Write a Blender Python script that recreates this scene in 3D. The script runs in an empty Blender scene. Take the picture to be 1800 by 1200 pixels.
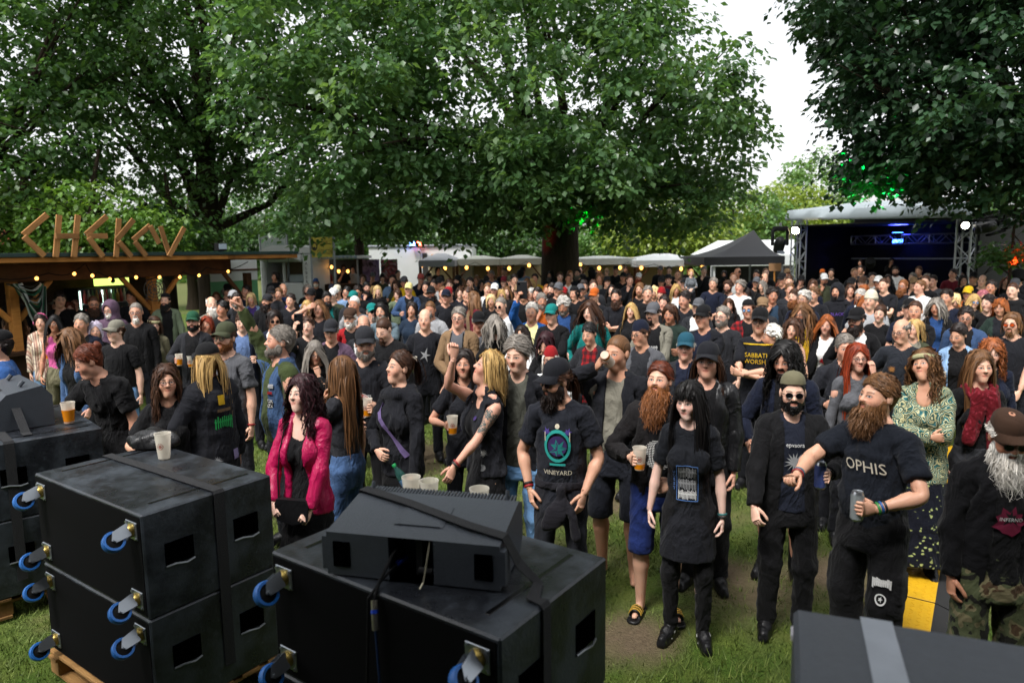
import bpy, bmesh, math, random
import numpy as np
from mathutils import Matrix, Vector
random.seed(7); RNG = np.random.default_rng(7)
scene = bpy.context.scene
COL = scene.collection
PI = math.pi
# ------------------------------------------------------------------ camera
FPX, CH, ROLL = 1218.0, 2.46, 0.0132          # focal length in photo pixels, camera height, roll
PITCH = math.atan(157 / FPX)
camd = bpy.data.cameras.new('camera'); cam = bpy.data.objects.new('camera', camd); COL.objects.link(cam)
camd.sensor_width = 36; camd.lens = FPX / 1800 * 36; camd.clip_end = 900; camd.clip_start = .05
cam.matrix_world = Matrix.Translation((0, 0, CH)) @ Matrix.Rotation(PI / 2 - PITCH, 4, 'X') @ Matrix.Rotation(-ROLL, 4, 'Z')
camd.dof.use_dof = True; camd.dof.focus_distance = 5.2; camd.dof.aperture_fstop = 2.2
scene.camera = cam
# ------------------------------------------------------------------ sky, sun, exposure
SUN_EL, SUN_AZ = math.radians(58), math.radians(215)     # azimuth clockwise from +Y: behind the camera to the left
w = bpy.data.worlds.new('World'); scene.world = w; w.use_nodes = True
nt = w.node_tree; nt.nodes.clear()
sky = nt.nodes.new('ShaderNodeTexSky'); sky.sky_type = 'NISHITA'; sky.sun_disc = False
sky.sun_elevation = SUN_EL; sky.sun_rotation = SUN_AZ; sky.air_density = 1.0; sky.dust_density = 3.0; sky.ozone_density = 1.0
hs = nt.nodes.new('ShaderNodeHueSaturation'); hs.inputs['Saturation'].default_value = .12; hs.inputs['Value'].default_value = 1.0
bgn = nt.nodes.new('ShaderNodeBackground'); bgn.inputs['Strength'].default_value = .125
wo = nt.nodes.new('ShaderNodeOutputWorld')
nt.links.new(sky.outputs[0], hs.inputs['Color']); nt.links.new(hs.outputs[0], bgn.inputs['Color']); nt.links.new(bgn.outputs[0], wo.inputs[0])
sl = bpy.data.lights.new('sun', 'SUN'); sl.energy = 1.5; sl.angle = math.radians(14); sl.color = (1, .97, .93)
so = bpy.data.objects.new('sun', sl); COL.objects.link(so)
sd = Vector((math.sin(SUN_AZ) * math.cos(SUN_EL), math.cos(SUN_AZ) * math.cos(SUN_EL), math.sin(SUN_EL)))
so.rotation_euler = sd.to_track_quat('Z', 'Y').to_euler()
scene.view_settings.view_transform = 'Standard'; scene.view_settings.look = 'None'
scene.view_settings.exposure = 1.32; scene.view_settings.gamma = 1; scene.view_settings.use_curve_mapping = False
scene.cycles.max_bounces = 6; scene.cycles.transparent_max_bounces = 12
# ------------------------------------------------------------------ photo pixel -> place
def ray(x, y):
    u, v = x - 900., y - 600.
    c, s = math.cos(ROLL), math.sin(ROLL); u, v = u * c - v * s, u * s + v * c
    return np.array([u, FPX * math.cos(PITCH) - v * math.sin(PITCH), -(v * math.cos(PITCH) + FPX * math.sin(PITCH))])
def at(x, y, D):
    d = ray(x, y); return d * D / d[1] + [0, 0, CH]
def onz(x, y, z=0.):
    d = ray(x, y); return d * ((CH - z) / -d[2]) + [0, 0, CH]
def gz(D): return min(.34, max(0., .016 * (D - 6)))     # the lawn rises gently towards the back
# ------------------------------------------------------------------ object helpers
def hexc(h, a=1.):
    h = h.lstrip('#'); v = [int(h[i:i + 2], 16) / 255 for i in (0, 2, 4)]
    return tuple((c / 12.92 if c <= .04045 else ((c + .055) / 1.055) ** 2.4) for c in v) + (a,)
def tag(o, label=None, cat=None, group=None, kind=None):
    if label: o['label'] = label
    if cat: o['category'] = cat
    if group: o['group'] = group
    if kind: o['kind'] = kind
    return o
def empty(name, loc=(0, 0, 0), rz=0, label=None, cat=None, group=None):
    o = bpy.data.objects.new(name, None); COL.objects.link(o); o.empty_display_size = .1
    o.location = loc; o.rotation_euler = (0, 0, rz); return tag(o, label, cat, group)
def link(name, me, parent=None, color=None, mat=None):
    o = bpy.data.objects.new(name, me); COL.objects.link(o)
    if parent is not None: o.parent = parent
    if color is not None: o.color = color
    if mat is not None and not me.materials: me.materials.append(mat)
    return o
def mesh_np(name, V, F, smooth=True, mat=None, attrs=None):
    """V (n,3); F list of int arrays (m,3) or (m,4)"""
    me = bpy.data.meshes.new(name); V = np.asarray(V, np.float32)
    F = [np.asarray(f, np.int32) for f in (F if isinstance(F, list) else [F]) if len(f)]
    me.vertices.add(len(V)); me.vertices.foreach_set('co', V.ravel())
    idx = np.concatenate([f.ravel() for f in F]); tot = np.concatenate([np.full(len(f), f.shape[1], np.int32) for f in F])
    st = np.concatenate([[0], np.cumsum(tot)[:-1]]).astype(np.int32)
    me.loops.add(len(idx)); me.loops.foreach_set('vertex_index', idx)
    me.polygons.add(len(tot)); me.polygons.foreach_set('loop_start', st); me.polygons.foreach_set('loop_total', tot)
    if smooth: me.polygons.foreach_set('use_smooth', np.ones(len(tot), bool))
    for k, a in (attrs or {}).items():
        t = me.attributes.new(k, 'FLOAT_VECTOR', 'POINT'); t.data.foreach_set('vector', np.asarray(a, np.float32).ravel())
    me.update(calc_edges=True); me.validate()
    if mat: me.materials.append(mat)
    return me
def rotz(a):
    c, s = math.cos(a), math.sin(a); return np.array([[c, -s, 0], [s, c, 0], [0, 0, 1.]])
def rotx(a):
    c, s = math.cos(a), math.sin(a); return np.array([[1., 0, 0], [0, c, -s], [0, s, c]])
def roty(a):
    c, s = math.cos(a), math.sin(a); return np.array([[c, 0, s], [0, 1., 0], [-s, 0, c]])
def unit(v):
    v = np.asarray(v, float); return v / (np.linalg.norm(v) + 1e-9)
class Geo:
    def __init__(s): s.v = []; s.f = []
    def add(s, V, F, R=None, t=None):
        V = np.asarray(V, float)
        if R is not None: V = V @ np.asarray(R).T
        if t is not None: V = V + np.asarray(t)
        b = len(s.v); s.v += V.tolist(); s.f += [[i + b for i in f] for f in F]; return s
    def box(s, c, size, R=None, ch=0.):
        h = np.asarray(size, float) / 2
        if ch <= 0:
            V = [(x, y, z) for x in (-1, 1) for y in (-1, 1) for z in (-1, 1)]
            F = [(0, 1, 3, 2), (4, 6, 7, 5), (0, 4, 5, 1), (2, 3, 7, 6), (0, 2, 6, 4), (1, 5, 7, 3)]
            return s.add(np.array(V) * h, F, R, c)
        V = []; I = {}
        for sx in (-1, 1):
            for sy in (-1, 1):
                for sz in (-1, 1):
                    sg = np.array([sx, sy, sz])
                    for a in range(3):
                        e = h - ch; e[a] = h[a]; I[sx, sy, sz, a] = len(V); V.append(sg * e)
        F = []
        for a in range(3):
            b, c2 = (a + 1) % 3, (a + 2) % 3
            for sg in (-1, 1):
                q = []
                for p, r in ((-1, -1), (1, -1), (1, 1), (-1, 1)):
                    k = [0, 0, 0]; k[a] = sg; k[b] = p; k[c2] = r; q.append(I[(*k, a)])
                F.append(q if sg > 0 else q[::-1])
            for p in (-1, 1):
                for r in (-1, 1):
                    k0 = [0, 0, 0]; k0[b] = p; k0[c2] = r; k1 = list(k0); k0[a] = -1; k1[a] = 1
                    q = [I[(*k0, b)], I[(*k1, b)], I[(*k1, c2)], I[(*k0, c2)]]
                    F.append(q if p * r > 0 else q[::-1])
        for k in [(x, y, z) for x in (-1, 1) for y in (-1, 1) for z in (-1, 1)]:
            q = [I[(*k, 0)], I[(*k, 1)], I[(*k, 2)]]; F.append(q if k[0] * k[1] * k[2] > 0 else q[::-1])
        return s.add(V, F, R, c)
    def tube(s, pts, r, n=8, caps=True, squash=1.):
        pts = np.asarray(pts, float); m = len(pts); r = np.broadcast_to(r, (m,)) if np.ndim(r) < 2 else r
        up = np.array([0, 0, 1.]); V = []
        pu = None
        for i in range(m):
            d = unit(pts[min(i + 1, m - 1)] - pts[max(i - 1, 0)])
            u = (np.cross(d, up) if abs(d[2]) < .95 else np.cross(d, [0, 1., 0])) if pu is None else pu - d * (pu @ d)
            u = unit(u); pu = u; vv = np.cross(d, u)
            for k in range(n):
                a = 2 * PI * k / n; V.append(pts[i] + r[i] * (math.cos(a) * u + squash * math.sin(a) * vv))
        F = [(i * n + k, i * n + (k + 1) % n, (i + 1) * n + (k + 1) % n, (i + 1) * n + k) for i in range(m - 1) for k in range(n)]
        if caps: F += [tuple(range(n))[::-1], tuple((m - 1) * n + k for k in range(n))]
        return s.add(V, F)
    def lathe(s, prof, n=16, R=None, t=None, caps=True):
        V = [(r * math.cos(2 * PI * k / n), r * math.sin(2 * PI * k / n), z) for r, z in prof for k in range(n)]; m = len(prof)
        F = [(i * n + k, i * n + (k + 1) % n, (i + 1) * n + (k + 1) % n, (i + 1) * n + k) for i in range(m - 1) for k in range(n)]
        if caps: F += [tuple(range(n))[::-1], tuple((m - 1) * n + k for k in range(n))]
        return s.add(V, F, R, t)
    def prism(s, poly, y0, y1, R=None, t=None):
        """poly in (x,z), extruded along y"""
        n = len(poly); V = [(x, y0, z) for x, z in poly] + [(x, y1, z) for x, z in poly]
        F = [tuple(range(n)), tuple(range(2 * n - 1, n - 1, -1))] + [(k, k + n, (k + 1) % n + n, (k + 1) % n) for k in range(n)]
        return s.add(V, F, R, t)
    def mesh(s, name, mat=None, smooth=False, ang=40):
        me = bpy.data.meshes.new(name); me.from_pydata(s.v, [], s.f); me.update()
        bm = bmesh.new(); bm.from_mesh(me); bmesh.ops.recalc_face_normals(bm, faces=bm.faces); bm.to_mesh(me); bm.free()
        if smooth:
            me.polygons.foreach_set('use_smooth', np.ones(len(me.polygons), bool)); me.set_sharp_from_angle(angle=math.radians(ang))
        if mat: me.materials.append(mat)
        return me
    def build(s, name, mat, parent=None, color=None, smooth=False, ang=40):
        return link(name, s.mesh(name, mat, smooth, ang), parent, color)
def copy_tree(o, parent=None, **kw):
    c = o.copy(); COL.objects.link(c); c.parent = parent
    for ch in list(o.children): copy_tree(ch, c)
    for k, v in kw.items(): c[k] = v
    return c
# ------------------------------------------------------------------ materials
class S:
    """a node socket with arithmetic"""
    def __init__(s, nt, k): s.nt = nt; s.k = k
    def m(s, op, *a):
        n = s.nt.nodes.new('ShaderNodeMath'); n.operation = op
        for i, v in enumerate((s,) + a):
            if isinstance(v, S): s.nt.links.new(v.k, n.inputs[i])
            else: n.inputs[i].default_value = v
        return S(s.nt, n.outputs[0])
    def __add__(s, o): return s.m('ADD', o)
    def __sub__(s, o): return s.m('SUBTRACT', o)
    def __mul__(s, o): return s.m('MULTIPLY', o)
    def __lt__(s, o): return s.m('LESS_THAN', o)
    def __gt__(s, o): return s.m('GREATER_THAN', o)
    def abs(s): return s.m('ABSOLUTE')
    def sq(s): return s.m('MULTIPLY', s)
    def sin(s): return s.m('SINE')
    def frac(s): return s.m('FRACT')
class M:
    def __init__(s, name):
        s.mat = bpy.data.materials.new(name); s.mat.use_nodes = True; s.nt = s.mat.node_tree; s.nt.nodes.clear()
        s.out = s.nt.nodes.new('ShaderNodeOutputMaterial')
    def node(s, t, **kw):
        n = s.nt.nodes.new(t)
        for k, v in kw.items(): setattr(n, k, v)
        return n
    def set(s, sock, v):
        if isinstance(v, S): s.nt.links.new(v.k, sock)
        elif hasattr(v, 'is_linked'): s.nt.links.new(v, sock)
        else: sock.default_value = v
    def mix(s, fac, a, b, mode='MIX'):
        n = s.node('ShaderNodeMix', data_type='RGBA', blend_type=mode)
        s.set(n.inputs[0], fac); s.set(n.inputs[6], a); s.set(n.inputs[7], b); return n.outputs[2]
    def noise(s, scale, vec=None, detail=3, rough=.55, out=0, dist=0.):
        n = s.node('ShaderNodeTexNoise'); n.inputs['Scale'].default_value = scale; n.inputs['Detail'].default_value = detail
        n.inputs['Roughness'].default_value = rough; n.inputs['Distortion'].default_value = dist
        if vec is not None: s.set(n.inputs['Vector'], vec)
        return S(s.nt, n.outputs[out])
    def ramp(s, fac, stops):
        n = s.node('ShaderNodeValToRGB'); s.set(n.inputs[0], fac); e = n.color_ramp.elements
        while len(e) < len(stops): e.new(.5)
        for k, (p, c) in enumerate(stops): e[k].position = p; e[k].color = c if len(c) == 4 else (*c, 1)
        return n.outputs[0]
    def attr(s, name):
        n = s.node('ShaderNodeAttribute'); n.attribute_name = name; return n.outputs['Vector']
    def xyz(s, v):
        n = s.node('ShaderNodeSeparateXYZ'); s.set(n.inputs[0], v); return [S(s.nt, n.outputs[i]) for i in range(3)]
    def coord(s, k='Object'): return s.node('ShaderNodeTexCoord').outputs[k]
    def geo(s): return s.node('ShaderNodeNewGeometry').outputs['Position']
    def ocol(s): return s.node('ShaderNodeObjectInfo').outputs['Color']
    def info(s, k): return S(s.nt, s.node('ShaderNodeObjectInfo').outputs[k])
    def mapv(s, v, sc):
        n = s.node('ShaderNodeMapping'); s.set(n.inputs[0], v); n.inputs['Scale'].default_value = sc; return n.outputs[0]
    def bump(s, h, st=.3, dist=.01):
        n = s.node('ShaderNodeBump'); s.set(n.inputs['Height'], h); n.inputs['Strength'].default_value = st; n.inputs['Distance'].default_value = dist
        return n.outputs[0]
    def pbr(s, col, rough=.6, bump=None, spec=None, **kw):
        n = s.node('ShaderNodeBsdfPrincipled'); s.set(n.inputs['Base Color'], col); s.set(n.inputs['Roughness'], rough)
        if bump is not None: s.nt.links.new(bump, n.inputs['Normal'])
        if spec is not None: n.inputs['Specular IOR Level'].default_value = spec
        for k, v in kw.items(): s.set(n.inputs[k.replace('_', ' ')], v)
        s.nt.links.new(n.outputs[0], s.out.inputs[0]); s.b = n; return s.mat
MATS = {}
def simple(name, col, rough=.6, noise=.25, scale=8., metallic=0., bump=.0, spec=.5, big=0.):
    if name in MATS: return MATS[name]
    m = M(name); c = hexc(col) if isinstance(col, str) else col
    co = m.coord()
    f = m.noise(scale, co, 5)
    cc = m.mix(f, tuple(x * (1 - noise) for x in c[:3]) + (1,), tuple(min(1, x * (1 + noise)) for x in c[:3]) + (1,))
    if big: cc = m.mix(m.ramp(m.noise(1.3, co, 4), [(.4, (0, 0, 0)), (.65, (1, 1, 1))]), cc, tuple(x * (1 - big) for x in c[:3]) + (1,))
    MATS[name] = m.pbr(cc, rough, m.bump(m.noise(scale * 4, co, 4), bump, .01) if bump else None, spec, Metallic=metallic)
    return MATS[name]
def emis(name, col, st):
    if name in MATS: return MATS[name]
    m = M(name); MATS[name] = m.pbr(col, .4, None, None, Emission_Color=col, Emission_Strength=st); return MATS[name]
# ================================================================== people: materials
def skin_mat():
    m = M('skin'); x, y, z = m.xyz(m.attr('rest')); ax = x.abs()
    base = m.ocol(); nz = m.noise(26, m.attr('rest'), 3)
    c = m.mix((nz - .35) * .55, base, m.mix(1., base, (.95, .55, .48, 1), 'MULTIPLY'))
    front = (y < -.035) * (z > -.12)
    chk = ((ax - .043).sq() * 900. + (z + .032).sq() * 900.)
    c = m.mix((chk < 1.) * front * .25, c, m.mix(1., base, (1, .6, .55, 1), 'MULTIPLY'))
    lip = ((ax * 41.).sq() + ((z + .060) * 100.).sq()) < 1.
    c = m.mix(lip * front * .7, c, m.mix(1., base, (.82, .42, .40, 1), 'MULTIPLY'))
    mouth = ((z + .0597).abs() < .0016) * (ax < .021) * front
    c = m.mix(mouth * .85, c, (.05, .015, .012, 1))
    hair = m.ramp(m.info('Alpha'), [(0., (.006, .005, .005)), (.35, (.03, .016, .008)), (.65, (.16, .07, .03)), (1., (.35, .27, .2))])
    bz = z - .020 + (ax - .034).sq() * 9.
    brow = (bz.abs() < .0042) * ((ax - .032).abs() < .020) * front
    c = m.mix(brow * .8, c, hair)
    ex = ax - .031
    e = (ex * 68.).sq() + ((z + .0035) * 170.).sq()
    lash = (e < 1.9) * (z > -.0045) * front
    sock = ((ex * 42.).sq() + ((z + .004) * 62.).sq()) < 1.
    c = m.mix(sock * front * .35, c, m.mix(1., base, (.62, .42, .38, 1), 'MULTIPLY'))
    c = m.mix(lash * .85, c, (.02, .012, .01, 1))
    c = m.mix((e < 1.) * front, c, (.36, .32, .29, 1))
    iris = ((ex * 165.).sq() + ((z + .002) * 165.).sq()) < 1.
    c = m.mix(iris * (e < 1.) * front, c, (.03, .028, .025, 1))
    nos = (((ax - .009) * 190.).sq() + ((z + .0385) * 260.).sq()) < 1.
    c = m.mix(nos * front * (y < -.085) * .75, c, (.06, .02, .015, 1))
    mat = m.pbr(c, .5, m.bump(m.noise(160, m.attr('rest'), 3), .15, .004), .4)
    m.b.inputs['Subsurface Weight'].default_value = .08; m.b.inputs['Subsurface Radius'].default_value = (.02, .008, .004)
    return mat
def cloth_mat(kind):
    if kind in MATS: return MATS[kind]
    m = M(kind); r = m.attr('rest'); x, y, z = m.xyz(r); base = m.ocol(); rough = .88; spec = .16; bump = None
    co = m.coord(); wr = m.noise(7, co, 3, .5, 0, .8); fine = m.noise(90, co, 2)
    c = m.mix(m.noise(5, co, 4), m.mix(1., base, (.72, .72, .74, 1), 'MULTIPLY'), m.mix(1., base, (1.15, 1.15, 1.15, 1), 'MULTIPLY'))
    bs = .55
    if kind == 'leather':
        rough = .42; spec = .4; bs = .35; wr = m.noise(9, co, 3, .5, 0, 1.2)
    elif kind == 'denim':
        c = m.mix(m.ramp(m.noise(9, r, 5), [(.4, (0, 0, 0)), (.75, (1, 1, 1))]), c, m.mix(1., base, (1.9, 1.9, 1.85, 1), 'MULTIPLY'))
        c = m.mix(fine * .35, c, m.mix(1., base, (2.2, 2.2, 2.1, 1), 'MULTIPLY'))
        seam = ((x.abs() - .105).abs() < .004)
        c = m.mix(seam * .35, c, m.mix(1., base, (2.5, 2.2, 1.7, 1), 'MULTIPLY'))
    elif kind == 'plaid':
        a = ((x * 14.).frac() < .5); b = ((z * 14.).frac() < .5)
        c = m.mix(a * .6 + b * .6 - a * b * .3, c, (.008, .007, .009, 1))
    elif kind == 'stripes':
        t = m.ramp((x * 9. + y * 3.).frac(), [(0, hexc('9a6a5c')), (.2, hexc('c8b49c')), (.4, hexc('5d3a46')), (.5, hexc('d0c0aa')), (.7, hexc('7d5a58')), (.85, hexc('b79a86'))])
        n = [k for k in m.nt.nodes if k.type == 'VALTORGB'][-1]; n.color_ramp.interpolation = 'CONSTANT'; c = m.mix(.9, c, t)
    elif kind == 'finestripes':
        c = m.mix(((z * 45.).frac() < .4) * .8, c, (.3, .32, .34, 1))
    elif kind in ('paisley', 'floral', 'camo', 'scarf'):
        v = m.node('ShaderNodeTexVoronoi'); v.feature = 'F1' if kind != 'camo' else 'SMOOTH_F1'
        m.set(v.inputs['Vector'], m.node('ShaderNodeVectorMath', operation='ADD').outputs[0])
        va = [k for k in m.nt.nodes if k.type == 'VECT_MATH'][-1]; m.nt.links.new(r, va.inputs[0])
        nn = m.node('ShaderNodeTexNoise'); nn.inputs['Scale'].default_value = 9; m.nt.links.new(r, nn.inputs['Vector'])
        vs = m.node('ShaderNodeVectorMath', operation='SCALE'); m.nt.links.new(nn.outputs[1], vs.inputs[0]); vs.inputs['Scale'].default_value = .12; m.nt.links.new(vs.outputs[0], va.inputs[1])
        v.inputs['Scale'].default_value = {'paisley': 13, 'floral': 26, 'camo': 14, 'scarf': 30}[kind]
        d = S(m.nt, v.outputs['Distance'])
        if kind == 'paisley':
            c = m.ramp((d * 3.2).frac(), [(0, hexc('1d4a4c')), (.2, hexc('b9b083')), (.34, hexc('173c33')), (.55, hexc('2f6a70')), (.72, hexc('cfc79a')), (.82, hexc('24403a'))])
        elif kind == 'floral':
            c = m.ramp(d, [(0, hexc('a8ad6a')), (.22, hexc('8b9560')), (.3, hexc('10131e')), (1, hexc('0c0e18'))])
        elif kind == 'scarf':
            c = m.mix(m.ramp(d, [(.15, (1, 1, 1)), (.45, (0, 0, 0))]), hexc('620e18'), hexc('8f2c3a')); c = m.mix(wr * .5, c, hexc('3c0810'))
        else:
            c = m.ramp(m.noise(11, r, 2), [(0, hexc('20201c')), (.42, hexc('20201c')), (.44, hexc('4b5138')), (.53, hexc('4b5138')), (.55, hexc('6d664c')), (.63, hexc('4a3a2a'))])
            n = [k for k in m.nt.nodes if k.type == 'VALTORGB'][-1]; n.color_ramp.interpolation = 'CONSTANT'
    cr = m.noise(3.8, m.mapv(r, (1., 1., .6)), 3, .5, 0, 1.8); cr2 = m.noise(13, m.mapv(r, (.8, 1., 1.2)), 2, .5, 0, 1.2)
    h = wr * .5 - (cr - .5).abs() * 2.2 - (cr2 - .5).abs() * .3 + fine * .05
    MATS[kind] = m.pbr(c, rough, m.bump(h, bs + .12, .035), spec); m.b.inputs['Sheen Weight'].default_value = .0 if kind == 'leather' else .04
    return MATS[kind]
def hair_mat():
    m = M('hair'); base = m.ocol(); x, y, z = m.xyz(m.attr('rest'))
    st = m.noise(1., None, 2); n = st.k.node; cv = m.node('ShaderNodeCombineXYZ'); m.set(cv.inputs[0], x * 260.); m.set(cv.inputs[1], y * 3.); m.nt.links.new(cv.outputs[0], n.inputs['Vector'])
    c = m.mix(m.ramp(st, [(.32, (0, 0, 0)), (.68, (1, 1, 1))]), m.mix(1., base, (.3, .3, .3, 1), 'MULTIPLY'), m.mix(1., base, (1.9, 1.85, 1.8, 1), 'MULTIPLY'))
    return m.pbr(c, .5, m.bump(st, .4, .004), .28)
SKIN = skin_mat(); HAIR = hair_mat()
# ================================================================== people: shapes
def sst(a, b, x):
    t = np.clip((x - a) / (b - a), 0, 1); return t * t * (3 - 2 * t)
def smin(a, b, k):
    h = np.clip(.5 + .5 * (b - a) / k, 0, 1); return b + (a - b) * h - k * h * (1 - h)
def rc(P, a, b, r1, r2):
    a = np.asarray(a, float); b = np.asarray(b, float); ba = b - a; pa = P - a
    t = np.clip(pa @ ba / (ba @ ba), 0, 1); return np.linalg.norm(pa - t[:, None] * ba, axis=1) - (r1 + (r2 - r1) * t)
def el(P, c, r):
    r = np.asarray(r, float); q = (P - np.asarray(c, float)) / r
    k0 = np.linalg.norm(q, axis=1) + 1e-6; return k0 * (k0 - 1) / (np.linalg.norm(q / r, axis=1) + 1e-6)
def snets(xs, ys, zs, fn):
    """naive surface nets on a rectilinear grid"""
    X, Y, Z = np.meshgrid(xs, ys, zs, indexing='ij'); sh = X.shape
    P = np.stack([X.ravel(), Y.ravel(), Z.ravel()], 1); F = fn(P).reshape(sh)
    cs = (sh[0] - 1, sh[1] - 1, sh[2] - 1); A = np.zeros(cs + (3,)); N = np.zeros(cs)
    G = [xs, ys, zs]; edges = []
    for ax in range(3):
        b, c = (ax + 1) % 3, (ax + 2) % 3
        s0 = [slice(None)] * 3; s1 = [slice(None)] * 3; s0[ax] = slice(0, -1); s1[ax] = slice(1, None)
        f0, f1 = F[tuple(s0)], F[tuple(s1)]; cr = (f0 < 0) != (f1 < 0); I = np.argwhere(cr)
        if not len(I): continue
        a0 = f0[cr]; a1 = f1[cr]; t = a0 / (a0 - a1); pos = np.zeros((len(I), 3))
        for k in range(3): pos[:, k] = G[k][I[:, k]]
        pos[:, ax] += t * (G[ax][I[:, ax] + 1] - G[ax][I[:, ax]])
        for db in (0, 1):
            for dc in (0, 1):
                J = I.copy(); J[:, b] -= db; J[:, c] -= dc
                ok = (J[:, b] >= 0) & (J[:, c] >= 0) & (J[:, b] < cs[b]) & (J[:, c] < cs[c])
                j = tuple(J[ok].T); np.add.at(A, j, pos[ok]); np.add.at(N, j, 1)
        edges.append((ax, b, c, I, a0 < 0))
    ids = np.full(cs, -1); k = N > 0; ids[k] = np.arange(k.sum()); V = A[k] / N[k][:, None]; Q = []
    for ax, b, c, I, ins in edges:
        ok = (I[:, b] > 0) & (I[:, c] > 0) & (I[:, b] < cs[b]) & (I[:, c] < cs[c]); I = I[ok]; ins = ins[ok]; q = []
        for db, dc in ((1, 1), (0, 1), (0, 0), (1, 0)):
            J = I.copy(); J[:, b] -= db; J[:, c] -= dc; q.append(ids[tuple(J.T)])
        q = np.stack(q, 1); q[~ins] = q[~ins][:, ::-1]; Q.append(q)
    return V, np.concatenate(Q)
def axis(*segs):
    """(start, stop, step) pieces joined into one coordinate list"""
    o = []
    for a, b, st in segs: o += list(np.linspace(a, b, max(1, int(round((b - a) / st))), endpoint=False))
    return np.array(o + [segs[-1][1]])
HC = np.array([0, -.005, 1.635])
AD = np.array([math.cos(math.radians(52)), 0, -math.sin(math.radians(52))])
SKEL = {}
for sx_ in 'mf':
    shx = .178 if sx_ == 'm' else .158; hx = .095
    sh = np.array([shx, .012, 1.405]); elb = sh + AD * .285; wri = elb + unit(AD + [0, -.05, 0]) * .245
    SKEL[sx_] = dict(sh=sh, el=elb, wr=wri, hip=np.array([hx, 0, .92]), kn=np.array([hx + .008, -.006, .50]), an=np.array([hx + .012, .022, .085]))
def mir(v): return np.array([-v[0], v[1], v[2]])
TP = {'m': [(.80, .158, .105, .01), (.92, .172, .118, .012), (1.02, .156, .108, .0), (1.12, .152, .104, -.004), (1.24, .168, .114, .0), (1.33, .178, .118, .004), (1.40, .160, .102, .012), (1.45, .105, .078, .018), (1.49, .062, .06, .02)],
      'f': [(.80, .166, .112, .012), (.92, .176, .120, .012), (1.02, .145, .100, .0), (1.10, .130, .092, -.002), (1.22, .145, .100, .0), (1.32, .155, .102, .006), (1.40, .140, .088, .014), (1.45, .088, .068, .02), (1.49, .052, .052, .02)]}
def loft(P, sex, add=0., belly=0., z0=.78, z1=1.5, hemw=None, addb=None):
    T = np.array(TP[sex]); z = P[:, 2]
    a = np.interp(z, T[:, 0], T[:, 1]) + add; b = np.interp(z, T[:, 0], T[:, 2]) + (add if addb is None else addb); c = np.interp(z, T[:, 0], T[:, 3])
    if hemw is not None:
        k = sst(1.30, 1.12, z); a = np.maximum(a, a * (1 - k) + hemw * k); b = np.maximum(b, b * (1 - k) + (hemw * .70) * k)
    bl = belly * np.exp(-((z - 1.06) / .13) ** 2); yy = P[:, 1] - c
    b = np.where(yy < 0, b + bl, b); a = a + bl * .35
    rho = np.sqrt((P[:, 0] / a) ** 2 + (yy / b) ** 2); d = (rho - 1) * np.minimum(a, b) * .92
    return np.maximum(d, np.maximum(z0 - z, z - z1))
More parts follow.
